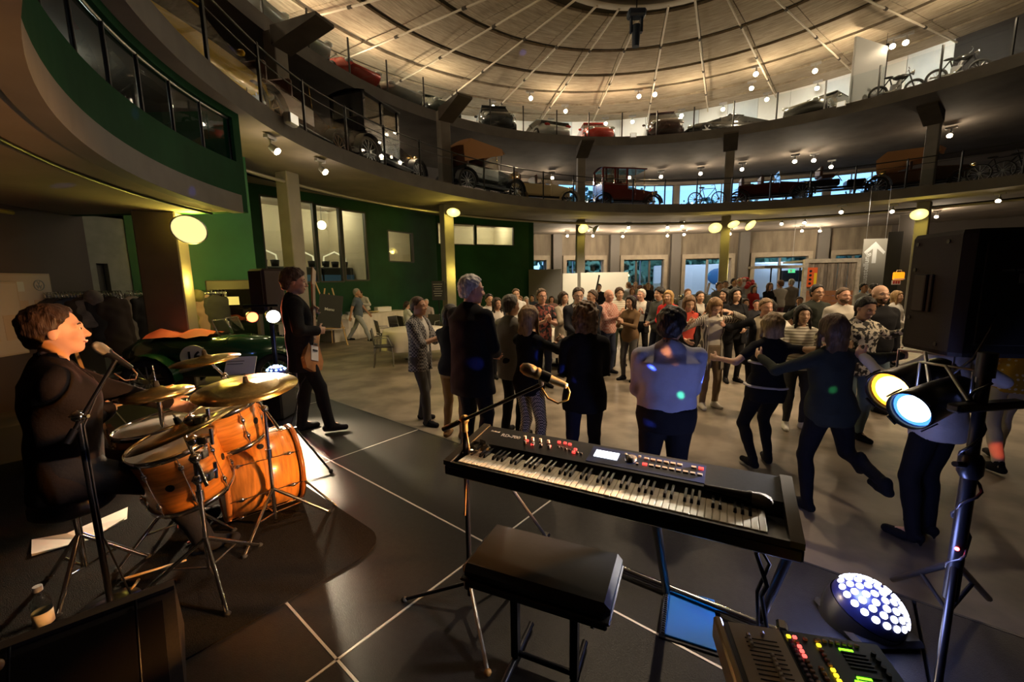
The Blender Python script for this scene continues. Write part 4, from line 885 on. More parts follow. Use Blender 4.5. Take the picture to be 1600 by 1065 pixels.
        if smile: inst('teeth', TEETH, root, HM @ T((0, .0935*hs_, -.0595*hs_)) @ S_)
        if glasses: inst('glasses', GLASSES, root, HM @ T((0, .098*hs_, .006*hs_)) @ S_)

    NEWR[label] = dict(arm=arm, root=root, hc=hc, pel=pel)
    return root
# ================================================================ WHO IS THERE
def P(label, px, py, Y, yaw, H=None, z0=0, **k):
    p = dep(px, py, Y); hh = H or max(1.5, min(1.96, p.z-z0)); return person(label, p.x, p.y, yaw, hh, z0, **k)
def loc_of(x, y, z0, yaw, w):
    """world point -> a person's own frame"""
    a = math.radians(yaw); d = Vector(w)-Vector((x, y, z0)); return (d.x*math.cos(a)+d.y*math.sin(a), -d.x*math.sin(a)+d.y*math.cos(a), d.z)
BLK = (.012, .012, .014); DKB = (.02, .022, .03); DJEAN = (.025, .03, .05); HB = (.035, .022, .014); HD = (.012, .009, .008); HBL = (.38, .24, .11); HLB = (.17, .09, .045); HG = (.42, .40, .38)
CHK = pattern('cloth_check', 'check', (.035, .035, .04), (.26, .25, .24), 42); STRJ = pattern('cloth_pinstripe', 'stripe', (.10, .085, .07), (.62, .56, .46), 14); STRT = pattern('cloth_breton', 'stripe', (.72, .68, .58), (.30, .26, .20), 9, rot=(0, PI/2, 0))
FLO = pattern('cloth_floral', 'blotch', (.03, .028, .025), (.70, .64, .52), 22); DOT = pattern('cloth_polka', 'dots', (.75, .68, .5), (.50, .30, .03), 22); LEG = pattern('cloth_zigzag', 'check', (.05, .045, .045), (.55, .5, .44), 70); PLD = pattern('cloth_plaid', 'check', (.42, .16, .12), (.50, .33, .28), 30); PRT = pattern('cloth_print', 'blotch', (.02, .018, .02), (.30, .08, .06), 16); HOOD = pattern('cloth_fair_stripe', 'stripe', (.66, .62, .52), (.38, .34, .28), 8, rot=(0, PI/2, 0))
# --- the band
GX, GY = -2.30, 4.42; gw_ = lambda w: loc_of(GX, GY, ST, -62, w)
gt = person('guitarist in black suit seen from behind on the stage', GX, GY, -62, 1.80, ST, rh=gw_(dep(496, 516, 4.36)), lh=gw_(dep(487, 487, 4.62)), rel=(.8, -.6, -.1), lel=(-.6, .1, -.8), top=BLK, jacket=BLK, jhem=-.26, bottom=BLK, hair=('thick', (.10, .065, .045)), head=(-8, -6), res='near', legs=((.14, .22, .085), (-.12, -.06, .085)), lean=(0, -.04), smile=False)
DX, DY = -2.43, 2.12; hd = dep(166, 640, 2.36)
dr_ = person('drummer in dark jacket sitting in profile behind the drums', DX, DY, -41, 1.80, ST, sit=.70, rh=loc_of(DX, DY, ST, -41, hd), lh=(-.22, .52, .86), rel=(.8, -.4, -.5), legs=((.20, .50, .085), (-.22, .52, .085)), top=BLK, collar=True, jacket=(.012, .008, .007), jhem=-.18, bottom=BLK, hair=('short', (.045, .025, .018)), head=(-4, 2), lean=(0, .05), res='near', sk='rosy', build=1.08, openv=.08)
# --- audience with their backs to the stage
P('man in black and white checked shirt clapping near the stage edge', 652, 467, 5.4, -105, 1.70, rh='clap', lh='clap', top=(.5, .48, .44), jacket=CHK, jhem=-.2, openv=.07, bottom=(.075, .072, .07), hair=('crop', (.07, .04, .025)), sk='tan', res='near', sleeve=.55, smile=False, legs=((.10, .12, .085), (-.14, -.08, .085)), face=True)
P('person in dark top and beige trousers behind the white-haired man', 703, 480, 4.85, -25, 1.62, rh='clap', lh='clap', top=DKB, bottom=(.33, .22, .11), hair=('bob', HD), res='mid', sex='f', face=False, shoes=(.25, .15, .07))
P('tall white-haired man in black jacket standing with his back turned', 733, 432, 4.15, -42, 1.95, top=BLK, jacket=(.010, .010, .011), jhem=-.28, bottom=(.018, .018, .02), hair=('short', (.50, .48, .45)), head=(-24, -4), build=1.2, res='near', rh='waist', lh='waist', sk='rosy', openv=.05, smile=False)
P('grey-haired man in grey blazer and white collar clapping', 797, 464, 4.9, -48, 1.72, top=(.6, .58, .54), collar=True, jacket=(.21, .195, .17), bottom=BLK, hair=('short', (.12, .105, .09)), rh='clap', lh='clap', res='mid', sk='tan', smile=False)
P('blonde woman in black top and zigzag leggings clapping', 826, 480, 4.05, -48, 1.64, sex='f', top=BLK, hem=-.16, bottom=LEG, hair=('long', HBL), rh=(.06, .44, 1.26), lh=(-.02, .40, 1.22), res='near', smile=False)
P('curly-haired woman in black blazer and dark jeans seen from behind', 915, 475, 3.62, -4, 1.68, sex='f', top=BLK, jacket=(.012, .012, .014), jhem=-.2, bottom=(.018, .02, .036), hair=('curly', (.19, .115, .06)), rh='waist', lh='waist', res='near', face=False, build=1.05)
P('broad man in pale blue shirt and black trousers seen from behind', 1048, 484, 2.95, -8, 1.68, top=(.36, .37, .47), collar=True, tuck=True, bottom=(.012, .012, .016), hair=('thick', HD), head=(-32, -4), build=1.32, rh='waist', lh='waist', res='near', sk='tan', smile=False, shoes=BLK)
# --- dancers on the right
d2x, d2y = 2.50, 3.12; d1x, d1y = 2.52, 3.98
d1 = person('dancing woman with blonde bob in black striped top', d1x, d1y, -4, 1.62, sex='f', drop=.08, top=(.014, .012, .014), hem=-.22, bottom=BLK, hair=('bob', (.34, .24, .14)), rh=loc_of(d1x, d1y, 0, -4, (2.52+.38, 3.30, 1.34)), lh=(-.42, .14, 1.08), sleeve=.3, res='near', face=False, legs=((.10, .05, .085), (-.12, -.1, .10)), lean=(.06, .04), rel=(.4, -.2, -1), build=1.05, bands=((.02, .012, (.5, .48, .46)), (.27, .012, (.5, .48, .46))))
d2 = person('dancing woman with very long brown hair in dark green top', d2x, d2y, 2, 1.60, sex='f', top=(.030, .034, .028), hem=-.22, bottom=BLK, hair=('vlong', (.10, .055, .028)), rh=(.62, .10, 1.26), lh=(-.36, .34, 1.22), res='near', face=False, legs=((.22, -.30, .38), (-.10, .02, .085)), cuff=.86, build=1.08, lean=(-.05, .02))
hx, hy_ = 2.95, 2.74
person('woman in long white tunic, black leggings and high heels', hx, hy_, 12, 1.66, sex='f', top=(.55, .52, .52), hem=-.30, bottom=BLK, hair=('bob', HB), lh=loc_of(hx, hy_, 0, 12, (2.60, 2.98, 1.30)), rh=(.45, .1, 1.15), res='near', face=False, heel=True, sk='rosy')
person('woman in yellow polka dot top and white trousers, right edge', 4.78, 3.86, -10, 1.66, sex='f', top=DOT, hem=-.18, bottom=(.48, .45, .40), hair=('long', HB), rh='hip', lh='down', res='mid', face=False, legs=((.16, .18, .085), (-.12, -.18, .10)))
# --- dancers and clappers facing the stage
P('woman in open striped jacket and white top holding her brow', 1115, 467, 5.9, 182, 1.63, sex='f', top=(.60, .55, .46), jacket=STRJ, jhem=-.34, openv=.15, bottom=(.22, .16, .10), shoes=(.62, .58, .52), hair=('bob', (.26, .15, .07)), head=(0, -32), lh=(-.12, .24, 1.42), lel=(-1, .2, -.2), rh=(.42, .18, 1.28), sleeve=.9, res='mid', smile=False)
P('short-haired woman in beige top and black cardigan mid dance', 1190, 468, 5.6, 172, 1.61, sex='f', top=(.44, .38, .28), jacket=BLK, openv=.14, bottom=BLK, hair=('short', (.24, .15, .08)), head=(0, -6), rh=(.50, .10, 1.26), lh=(-.45, .1, 1.2), lean=(-.10, 0), res='mid', sk='rosy')
P('woman with dark bangs in striped white top', 1255, 481, 5.0, 165, 1.54, sex='f', top=STRT, bottom=(.06, .06, .07), hair=('long', HD), head=(0, 2), rh='chest', lh='down', res='mid', shoes=(.7, .68, .65))
P('woman with short black hair in black and cream floral blouse', 1350, 462, 4.6, 178, 1.67, sex='f', top=FLO, hem=-.2, bottom=(.16, .22, .24), hair=('short', HD), head=(4, -20), rh=(.48, .1, 1.3), lh=(-.46, .12, 1.32), res='mid', sk='tan', build=1.12)
P('bald bearded man in black shirt and jeans by the loudspeaker', 1376, 447, 5.6, 172, 1.76, top=(.014, .014, .014), collar=True, bottom=(.10, .14, .17), hair=('none', HB), beard=(.10, .06, .035), rh='down', lh='down', res='mid', build=1.15, smile=False)
P('bearded man in pale grey shirt smiling', 1318, 451, 6.4, 176, 1.71, top=(.50, .46, .40), collar=True, bottom=DJEAN, hair=('crop', (.10, .06, .035)), beard=(.12, .07, .04), rh='hang', lh='hang', res='mid', sk='rosy', build=1.08)
P('man with glasses in dark green shirt smiling', 1277, 446, 6.9, 178, 1.75, top=(.030, .036, .028), collar=True, bottom=DJEAN, hair=('short', HD), glasses=True, rh='hip', lh='hip', res='mid', sk='tan', sleeve=.6)
P('laughing woman with long black hair in black top', 1150, 452, 7.4, 178, 1.70, sex='f', top=BLK, jacket=(.013, .012, .014), openv=.12, bottom=BLK, hair=('long', HD), head=(0, 6), rh='chest', lh='waist', res='mid', build=1.18)
P('woman with brown bob in coral top leaning forward', 1076, 461, 6.5, 168, 1.63, sex='f', top=(.62, .09, .06), bottom=BLK, jacket=BLK, openv=.17, hair=('bob', (.17, .09, .045)), head=(6, -18), rh='waist', lh='hang', res='mid', smile=False)
P('young woman with long blonde hair in red top', 1045, 455, 8.2, 140, 1.65, sex='f', top=(.55, .03, .03), bottom=BLK, hair=('long', (.42, .26, .10)), rh='waist', lh='waist', res='mid', smile=False)
P('smiling woman with tied brown hair behind the striped jacket woman', 1094, 457, 8.6, 178, 1.62, sex='f', top=(.5, .47, .42), jacket=BLK, bottom=BLK, hair=('ponytail', HB), rh='clap', lh='clap', res='mid')
P('white-haired man in black suit and white shirt clapping', 1003, 454, 9.2, 160, 1.66, top=(.66, .62, .55), jacket=BLK, openv=.12, bottom=BLK, hair=('short', (.62, .58, .52)), head=(-30, 0), rh='clap', lh='clap', res='mid', sk='rosy')
P('dark-haired woman in brown jacket and jeans clapping', 986, 464, 7.6, 128, 1.58, sex='f', top=(.15, .09, .045), hem=-.14, bottom=(.09, .085, .08), hair=('bob', HD), rh='clap', lh='clap', res='mid', sk='tan')
P('young man in striped pale hoodie looking on', 968, 450, 9.0, 180, 1.70, top=HOOD, bottom=(.035, .045, .03), hair=('thick', (.06, .035, .02)), rh='clap', lh='clap', res='mid')
P('balding man in plaid shirt clapping in profile', 951, 453, 8.2, 215, 1.69, top=PLD, bottom=DJEAN, hair=('none', HB), rh='clap', lh='clap', res='mid', sk='rosy', smile=False)
P('brown-haired man in dark jacket turned to the left', 926, 454, 7.9, 118, 1.69, top=BLK, jacket=(.02, .022, .025), bottom=BLK, hair=('short', (.07, .045, .03)), rh='clap', lh='clap', res='mid', sk='tan', smile=False)
P('man with glasses in dark navy suit and pale shirt', 903, 450, 6.9, 190, 1.76, top=(.58, .56, .55), collar=True, jacket=(.022, .022, .027), openv=.10, bottom=(.016, .016, .02), hair=('short', HB), glasses=True, head=(-6, -6), rh='waist', lh='waist', res='mid')
P('laughing man with glasses in black printed t-shirt', 846, 452, 7.2, 195, 1.74, top=PRT, bottom=DJEAN, hair=('short', (.09, .055, .03)), glasses=True, rh='clap', lh='clap', sleeve=.3, res='mid', sk='rosy')
P('person in pale linen jacket with white top clapping', 880, 457, 8.1, 215, 1.66, sex='f', top=(.66, .62, .54), jacket=(.36, .31, .24), openv=.13, bottom=(.5, .47, .4), hair=('bob', HB), rh='clap', lh='clap', res='mid')
P('man in grey green sweater seen in profile', 1031, 451, 8.6, 112, 1.70, top=(.07, .075, .07), bottom=DJEAN, hair=('thick', HD), rh='waist', lh='waist', res='mid', smile=False)
P('man in white shirt clapping left of the grey blazer', 764, 465, 8.6, 205, 1.62, top=(.60, .58, .54), collar=True, bottom=DJEAN, hair=('short', HD), rh='clap', lh='clap', res='mid', sk='tan')
P('woman in white blouse and dark waistcoat clapping', 776, 469, 8.0, 215, 1.57, sex='f', top=(.6, .55, .5), jacket=DKB, openv=.15, sleeve=.9, bottom=DKB, hair=('long', HB), rh='clap', lh='clap', res='mid', sk='tan')
P('man with glasses in white shirt behind the grey blazer', 806, 453, 9.6, 188, 1.70, top=(.62, .62, .60), collar=True, bottom=DJEAN, hair=('short', (.10, .06, .035)), glasses=True, rh='waist', lh='waist', res='mid')
P('woman with long dark hair behind the laughing woman', 1133, 452, 8.6, 120, 1.66, sex='f', top=BLK, bottom=BLK, hair=('long', HD), rh='waist', lh='waist', res='mid', smile=False)
P('woman with dark curls in grey t-shirt among the tables', 1203, 474, 7.6, 130, 1.48, sex='f', top=(.12, .12, .12), bottom=BLK, hair=('long', HD), sleeve=.3, rh='waist', lh='hang', res='mid', sk='tan')
# --- further back
P('grey-haired man in blue t-shirt and jeans walking past the buffet', 557, 452, 13.0, -88, 1.71, top=(.10, .125, .16), hem=-.12, bottom=(.30, .32, .33), hair=('short', (.34, .31, .27)), sleeve=.3, legs=((.09, .36, .10), (-.09, -.38, .14)), rh=(.26, -.16, .86), lh=(-.24, .26, .92), res='mid', sk='tan', smile=False)
far = [('man in light blue shirt seen from behind near the white partition', 908, 450, 12.0, 20, dict(top=(.42, .52, .66), bottom=DJEAN, hair=('short', (.10, .05, .03)), face=False)),
 ('double bass player in dark shirt before the white partition', 936, 444, 15.0, 165, dict(top=BLK, bottom=BLK, hair=('short', HD))),
 ('man in white shirt standing at the far window', 982, 441, 17.0, 30, dict(top=(.6, .62, .66), bottom=DJEAN, hair=('short', HLB), face=False)),
 ('man in grey green shirt standing at the far window', 993, 441, 17.0, 180, dict(top=(.22, .23, .19), bottom=DJEAN, hair=('short', HLB))),
 ('woman in purple top standing before the far window', 988, 450, 15.0, 180, dict(sex='f', top=(.22, .13, .22), bottom=BLK, hair=('bob', (.22, .09, .04)))),
 ('man in black shirt standing at the far window', 1013, 442, 16.5, 180, dict(top=BLK, bottom=BLK, hair=('short', HLB))),
 ('man with red-brown hair behind the coral top woman', 1075, 452, 10.5, 175, dict(top=(.1, .1, .11), bottom=DJEAN, hair=('short', (.16, .08, .04)))),
 ('man with brown hair in grey shirt behind the black-haired women', 1124, 441, 13.0, 190, dict(top=(.22, .23, .22), bottom=DJEAN, hair=('short', (.08, .05, .03)))),
 ('dark-haired man in white shirt beside the lamp pillar', 1134, 439, 14.0, 150, dict(top=(.5, .48, .44), bottom=BLK, hair=('short', HD))),
 ('dark-haired man in black suit beyond the lamp pillar', 1147, 435, 15.5, 200, dict(top=(.5, .48, .44), jacket=BLK, bottom=BLK, hair=('short', HD))),
 ('blond man in pale blue shirt beyond the lamp pillar', 1156, 436, 16.5, 190, dict(top=(.46, .52, .58), bottom=DJEAN, hair=('short', (.45, .33, .15)))),
 ('person in white shirt by the red flowers', 1170, 437, 16.5, 150, dict(top=(.6, .58, .56), bottom=DJEAN, hair=('short', HLB))),
 ('woman in red top among the far tables', 1178, 446, 14.5, 180, dict(sex='f', top=(.40, .03, .03), bottom=BLK, hair=('long', HB))),
 ('woman with long brown hair in black blouse near the container', 1203, 442, 14.0, 180, dict(sex='f', top=BLK, bottom=BLK, hair=('long', (.12, .06, .03)))),
 ('man in white shirt and mauve trousers seen from behind', 1220, 438, 14.0, 5, dict(top=(.62, .60, .58), bottom=(.24, .11, .15), hair=('short', HLB), face=False)),
 ('man in grey patterned jacket seen from behind at the door', 1237, 436, 14.5, -10, dict(top=(.24, .22, .20), bottom=(.08, .08, .09), hair=('crop', HG), face=False)),
 ('man in white shirt beside the hanging sign', 1350, 443, 11.5, 185, dict(top=(.60, .60, .58), bottom=DJEAN, hair=('short', HD), sk='tan')),
 ('dark-haired person in black behind the bald man', 1366, 444, 10.5, 10, dict(top=BLK, bottom=BLK, hair=('thick', HD), face=False)),
 ('woman in white jacket half hidden by the loudspeaker', 1402, 455, 8.5, 200, dict(sex='f', top=(.6, .58, .55), bottom=DJEAN, hair=('long', HBL)))]
for lab, px, py, Y, yaw, k in far: P(lab, px, py, Y, yaw, None, rh=random.choice(['waist', 'clap', 'hang']), lh=random.choice(['waist', 'hang']), res='far', **k)
SEATED = []; SLAB = []
def seat(label, px, py, Y, yaw, **k):
    p = dep(px, py, Y); SEATED.append((p.x, p.y, yaw)); SLAB.append(label); return person(label, p.x, p.y, yaw, 1.70, 0, sit=.50, legs=((.12, .42, .085), (-.12, .42, .085)), rh='table', lh='table', res='far', **k)
seat('seated man with dark hair in white shirt at a far table', 1206, 482, 9.6, 60, top=(.55, .52, .46), bottom=DJEAN, hair=('short', HD), face=False)
seat('seated man in black at a far table near the container', 1250, 463, 12.2, 150, top=BLK, bottom=BLK, hair=('short', HB), sk='tan')
seat('seated woman with ponytail in white blouse near the buffet', 636, 476, 13.0, -50, sex='f', top=(.60, .62, .58), bottom=DKB, hair=('ponytail', HB), face=False)
seat('seated man with red-brown face beyond the ponytail woman', 666, 472, 14.5, 180, top=(.35, .30, .28), bottom=DKB, hair=('crop', HG), sk='rosy')
for i, (px, py, Y, c, hcol, lab) in enumerate([(792, 466, 15, (.5, .45, .4), HB, 'seated guest in cream top far left of the crowd'), (800, 469, 14, (.03, .03, .03), HD, 'seated guest in black beside the cream top'), (813, 465, 16, (.10, .03, .03), HLB, 'seated guest in wine red behind the t-shirt man'), (822, 468, 15, (.3, .28, .26), HG, 'seated grey-haired guest behind the t-shirt man'), (832, 463, 17, (.04, .05, .09), HD, 'seated guest in navy behind the t-shirt man'), (862, 466, 15.5, (.35, .2, .18), HB, 'seated guest in dull pink right of the t-shirt man'), (748, 470, 14.5, (.2, .18, .16), HLB, 'seated guest in taupe right of the white-haired man'), (1165, 462, 11.5, (.10, .02, .02), HB, 'seated guest in dark red behind the dancers'), (1183, 468, 10.8, (.05, .05, .06), HD, 'seated guest in charcoal behind the dancers')]):
    seat(lab, px, py, Y, 180 if i % 2 else 150, top=c, bottom=DKB, hair=(['short', 'bob'][i % 2], hcol), sk=['fair', 'tan', 'rosy'][i % 3])
# ================================================================ THE BAND'S GEAR
def rods(segs, r, n=8):
    m = MB()
    for a, b in segs: m.cyl(a, b, r, n=n)
    return m
AMBER = M('amber_maple', (.55, .22, .045), .28, noise=(6, .35), stretch=(1, 1, 9), coat=.5)
HEADM = M('drum_skin', (.62, .59, .54), .55); BRASSM = M('cymbal_bronze', (.55, .40, .16), .28, .95, noise=(60, .2), stretch=(1, 1, .1))
matm = M('rug_charcoal', (.013, .0115, .0105), .95, noise=(180, .5), bump=(220, .5), spec=.05)
# drum rug
poly = []; X0, X1, Y0, Y1, rr = -3.9, 0, -2.3, 0, .22
for cx, cy, a0_ in ((X1-rr, Y1-rr, 0), (X0+rr, Y1-rr, 90), (X0+rr, Y0+rr, 180), (X1-rr, Y0+rr, 270)):
    for a in range(0, 91, 15): poly.append((cx+rr*math.cos(math.radians(a+a0_)), cy+rr*math.sin(math.radians(a+a0_))))
rug = MB().prism(poly, 0, .008).build('drum_rug', matm, label='charcoal rug with rounded corner under the drum kit', cat='rug'); rug.matrix_world = basis((-.80, 2.42, ST+.001), STT, SN)
# drums -----------------------------------------------------------------
LUG = MB().ball((0, 0, 0), (.016, .016, .022), 8).cyl((0, 0, -.03), (0, 0, .03), .007, n=6).mesh('lug', CHROME)
VENT = MB().cyl((0, 0, 0), (0, 0, .006), .022, n=14).mesh('badge', BLACK)
def drum(label, c, axis, dia, dep_, nl=8, hoopm=CHROME, spin=0, headm=HEADM):
    ax = Vector(axis).normalized(); q = ax.to_track_quat('Z', 'Y'); t = thing('drum', label, 'drum'); t.matrix_world = Matrix.Translation(c) @ q.to_matrix().to_4x4() @ Matrix.Rotation(spin, 4, 'Z'); r = dia/2
    MB().lathe([(r-.012, -dep_), (r, -dep_), (r, -.004), (r-.012, -.004)], 40).build('shell', AMBER, t)
    for z, nm in ((.002, 'head'), (-dep_-.002, 'head')): MB().lathe([(.001, z), (r-.006, z), (r+.004, z-.006 if z > 0 else z+.006)], 40).build(nm, headm, t)
    for z in (-.004, -dep_+.004):
        hp = MB(); hp.lathe([(r+.004, z-.016), (r+.012, z-.016), (r+.012, z+.016), (r+.004, z+.016), (r+.004, z-.016)], 40); hp.build('hoop', hoopm, t)
    for i in range(nl):
        a = 2*PI*i/nl
        for z in (-.075, -dep_+.075): inst('lug', LUG, t, loc=((r+.014)*math.cos(a), (r+.014)*math.sin(a), z))
        MB().cyl(((r+.014)*math.cos(a), (r+.014)*math.sin(a), -.01), ((r+.014)*math.cos(a), (r+.014)*math.sin(a), -dep_+.01), .003, n=5).build('tension_rod', CHROME, t)
    a = PI/nl
    for k in range(0, nl, 2): inst('badge', VENT, t, Matrix.Rotation(a*(2*k+1), 4, 'Z') @ Matrix.Translation((r-.003, 0, -dep_*.5)) @ Matrix.Rotation(PI/2, 4, 'Y'))
    return t
tod = Vector((-.66, -.75, 0))                      # towards the drummer
bc = dep(405, 742, 2.82)
bass = drum('large amber bass drum lying on its side on the rug', Vector((bc.x, bc.y, ST+.30))+SN*.24, SN+Vector((.12, -.1, 0)), .55, .46, 8, M('hoop_dark_amber', (.30, .10, .02), .3, coat=.5), .2, M('bass_head_cream', (.5, .42, .3), .5))
for s_ in (-1, 1):
    p = Vector((bc.x, bc.y, ST+.24))+SN*.20+STT*s_*.27; MB().cyl(p, Vector((p.x, p.y, ST+.01))+SN*.16+STT*s_*.12, .008, n=8).build('spur', CHROME, bass).matrix_world = Matrix.Identity(4)
drum('amber tom in front, hung from the chrome stand', dep(268, 690, 2.32), Vector((0, 0, 1))+tod*.20+Vector((.05, -.08, 0)), .42, .36, 8, spin=.3)
drum('left drum with wide white head before the drummer', dep(246, 661, 2.60), Vector((0, 0, 1))+tod*.14, .44, .18, 8, spin=.1)
drum('small amber rack tom beside the ride cymbal', dep(348, 635, 2.62), Vector((0, 0, 1))+tod*.20, .36, .26, 6, spin=.2)
drum('rear amber rack tom under the ride cymbal', dep(346, 611, 2.95), Vector((0, 0, 1))+tod*.18, .40, .26, 6, spin=.5)
# cymbals on stands ---------------------------------------------------------
def tripod(t, base, r=.33, hub=.28, a0=.4, mat=CHROME, rad=.011, foot=True):
    for k in range(3):
        a = a0+2*PI*k/3; f = Vector((base.x+r*math.cos(a), base.y+r*math.sin(a), base.z+.012)); h = Vector((base.x, base.y, base.z+hub))
        MB().cyl(h, f, rad, n=8).cyl(Vector((base.x, base.y, base.z+.10)), h.lerp(f, .55), rad*.6, n=6).build('leg', mat, t)
        if foot: MB().ball(f, (.018, .018, .014), 8).build('rubber_foot', RUBBER, t)
def cymbal(label, c, nv, dia, base=None, a0=.4, hat=False):
    t = thing('cymbal_stand', label, 'cymbal'); nv = Vector(nv).normalized(); q = nv.to_track_quat('Z', 'Y'); m = Matrix.Translation(c) @ q.to_matrix().to_4x4(); r = dia/2
    prof = [(.006, .022), (.02, .024), (.04, .014), (.055, .004), (r*.6, -.004), (r, -.018), (r*.6, -.007), (.05, .001), (.02, .02)]
    MB().lathe(prof, 40, m).build('cymbal', BRASSM, t)
    if hat: MB().lathe([(rr_, -.05-z) for rr_, z in prof], 40, m).build('lower_cymbal', BRASSM, t)
    MB().cyl(m @ Vector((0, 0, .02)), m @ Vector((0, 0, .06)), .018, .012, n=10).build('felt', RUBBER, t); MB().cyl(m @ Vector((0, 0, -.02)), m @ Vector((0, 0, .16 if hat else .08)), .005, n=6).build('wing_nut', CHROME, t)
    b = base or Vector((c.x, c.y, ST)); top = Vector((b.x, b.y, c.z-.16)) if base else Vector((c.x, c.y, c.z-.05))
    s = MB(); s.cyl((b.x, b.y, ST+.06), top, .0125, n=10)
    s.cyl((b.x, b.y, ST+.5), (b.x, b.y, ST+.56), .02, n=10)
    if base: s.cyl(top+(top-Vector(c)).normalized()*.16, c, .010, n=8); s.ball(top, .026, 10)
    s.build('pole', CHROME, t); tripod(t, Vector((b.x, b.y, ST)), a0=a0); return t
cymbal('hi-hat cymbals on a stand in front of the drummer', dep(246, 609, 2.5), Vector((0, 0, 1))+tod*.05, .37, None, .2, True)
cymbal('crash cymbal in front of the green racing car', dep(321, 559, 3.0), Vector((0, 0, 1))+tod*.10, .44, Vector((*dep(352, 600, 3.1).xy, 0)), 1.0)
cymbal('big ride cymbal beside the guitarist', dep(385, 602, 2.62), Vector((0, 0, 1))+tod*.16+Vector((.12, 0, 0)), .60, Vector((*lvl(432, 822, ST).xy, 0)), .5)
cymbal('near crash cymbal tilted over the front tom', dep(283, 667, 2.12), Vector((-.34, -.10, 1)), .50, Vector((*lvl(331, 912, ST).xy, 0)), -.75)
# clamps on the front stand
t = thing('tom_clamp', 'cluster of chrome clamps holding the front tom', 'clamp'); b_ = lvl(331, 912, ST)
for z in (.62, .74, .84, .95):
    m = MB(); a = random.random()*3; o_ = Vector((b_.x, b_.y, ST+z)); m.ball(o_, .030, 8).cyl(o_, o_+Vector((.09*math.cos(a), .09*math.sin(a), .02)), .012, n=8).box(o_+Vector((.05*math.cos(a), .05*math.sin(a), .0)), (.045, .045, .05), bev=.006).cyl(o_+Vector((.09*math.cos(a), .09*math.sin(a), -.03)), o_+Vector((.09*math.cos(a), .09*math.sin(a), .06)), .01, n=8); m.build('clamp', CHROME, t)
# throne
tb = Vector((DX+.02, DY-.02, ST)); t = thing('drum_throne', 'round drum stool with black seat and chrome tripod', 'stool'); MB().lathe([(.001, .54), (.15, .54), (.17, .51), (.17, .47), (.15, .45), (.001, .45)], 24, Matrix.Translation(tb)).build('seat', M('black_leather', (.012, .011, .011), .4), t); MB().cyl(tb+Vector((0, 0, .1)), tb+Vector((0, 0, .46)), .016, n=10).build('pole', CHROME, t); tripod(t, tb, .26, .30, .9, CHROME, .013)
# sticks, papers, bottle
def stick(label, a, b, m=None): return MB().cyl(a, b, .0075, .006, n=8).ball(b, .007, 6).build('drumstick', m or M('hickory', (.62, .42, .2), .5), label=label, cat='drumstick')
hd2 = Vector(hd); stick('drumstick held in the drummer\'s raised right hand', hd2+Vector((-.08, -.04, -.03)), hd2+Vector((.26, .18, .10)))
stick('pale drumstick lying on the rug by the monitor', lvl(217, 905, ST+.02), lvl(192, 938, ST+.02))
stick('drumstick lying below the front tom', lvl(190, 905, ST+.02), lvl(290, 875, ST+.02)); stick('red tipped drumstick on the rug by the pedal', lvl(293, 848, ST+.02), lvl(325, 833, ST+.02), M('stick_red', (.5, .06, .04), .5))
pp = MB(); pc = [lvl(50, 845, ST), lvl(105, 838, ST), lvl(200, 794, ST), lvl(199, 812, ST), lvl(140, 845, ST), lvl(50, 871, ST)]
pp.add([Vector((p.x, p.y, ST+.012+.012*(i % 2))) for i, p in enumerate(pc)]+[Vector((p.x, p.y, ST+.010)) for p in pc], [(0, 5, 4, 1), (1, 4, 3, 2), (6, 7, 10, 11), (7, 8, 9, 10)]); pp.build('sheet_music', M('paper', (.78, .74, .66), .8), label='white music sheets lying behind the drum stool', cat='paper')
MB().prism([(p.x, p.y) for p in (lvl(140, 850, ST), lvl(199, 818, ST), lvl(199, 828, ST), lvl(142, 861, ST))], ST+.001, ST+.008).build('folder', M('folder_blue', (.03, .05, .25), .5), label='blue folder under the music sheets', cat='folder')
bp_ = lvl(72, 985, ST); t = thing('water_bottle', 'clear plastic water bottle with white label behind the monitor', 'bottle', (bp_.x, bp_.y, ST))
PET = glass('pet_plastic', (.8, .85, .85), .10); MB().lathe([(.001, .005), (.034, .0), (.036, .02), (.036, .15), (.030, .18), (.014, .205), (.014, .22)], 20).build('bottle_body', PET, t); MB().lathe([(.0365, .045), (.0368, .045), (.0368, .11), (.0365, .11)], 20).build('label_band', M('label_white', (.6, .58, .55), .6), t); MB().cyl((0, 0, .215), (0, 0, .24), .017, n=14).build('cap', M('cap_clear', (.5, .52, .55), .3), t)
# wedge monitor
w0, w1 = lvl(272, 912, .64), lvl(0, 1012, .64); ux = (w0-w1); ux.z = 0; L_ = ux.length+.25; ux.normalize(); uy = Vector((ux.y, -ux.x, 0))
t = thing('floor_monitor', 'dark wedge stage monitor speaker in the near left corner', 'speaker'); t.matrix_world = Matrix(((ux.x, -uy.x, 0, w0.x), (ux.y, -uy.y, 0, w0.y), (0, 0, 1, ST), (0, 0, 0, 1)))
MB().add([(-L_, -.02, .39), (0, -.02, .39), (0, .02, .39), (-L_, .02, .39), (-L_, -.30, 0), (0, -.30, 0), (0, .28, 0), (-L_, .28, 0)], [(0, 1, 2, 3), (4, 7, 6, 5), (0, 4, 5, 1), (1, 5, 6, 2), (2, 6, 7, 3), (3, 7, 4, 0)]).build('cabinet', M('monitor_carpet', (.016, .012, .010), .6, noise=(80, .3)), t)
MB().box((-L_/2, -.165, .205), (L_-.08, .012, .40), (math.radians(-35.6), 0, 0)).build('grille', M('grille_black', (.014, .011, .010), .45, .5), t); MB().box((-L_/2, 0, .392), (L_, .05, .014)).build('top_strip', M('strip_brown', (.05, .038, .03), .5), t)
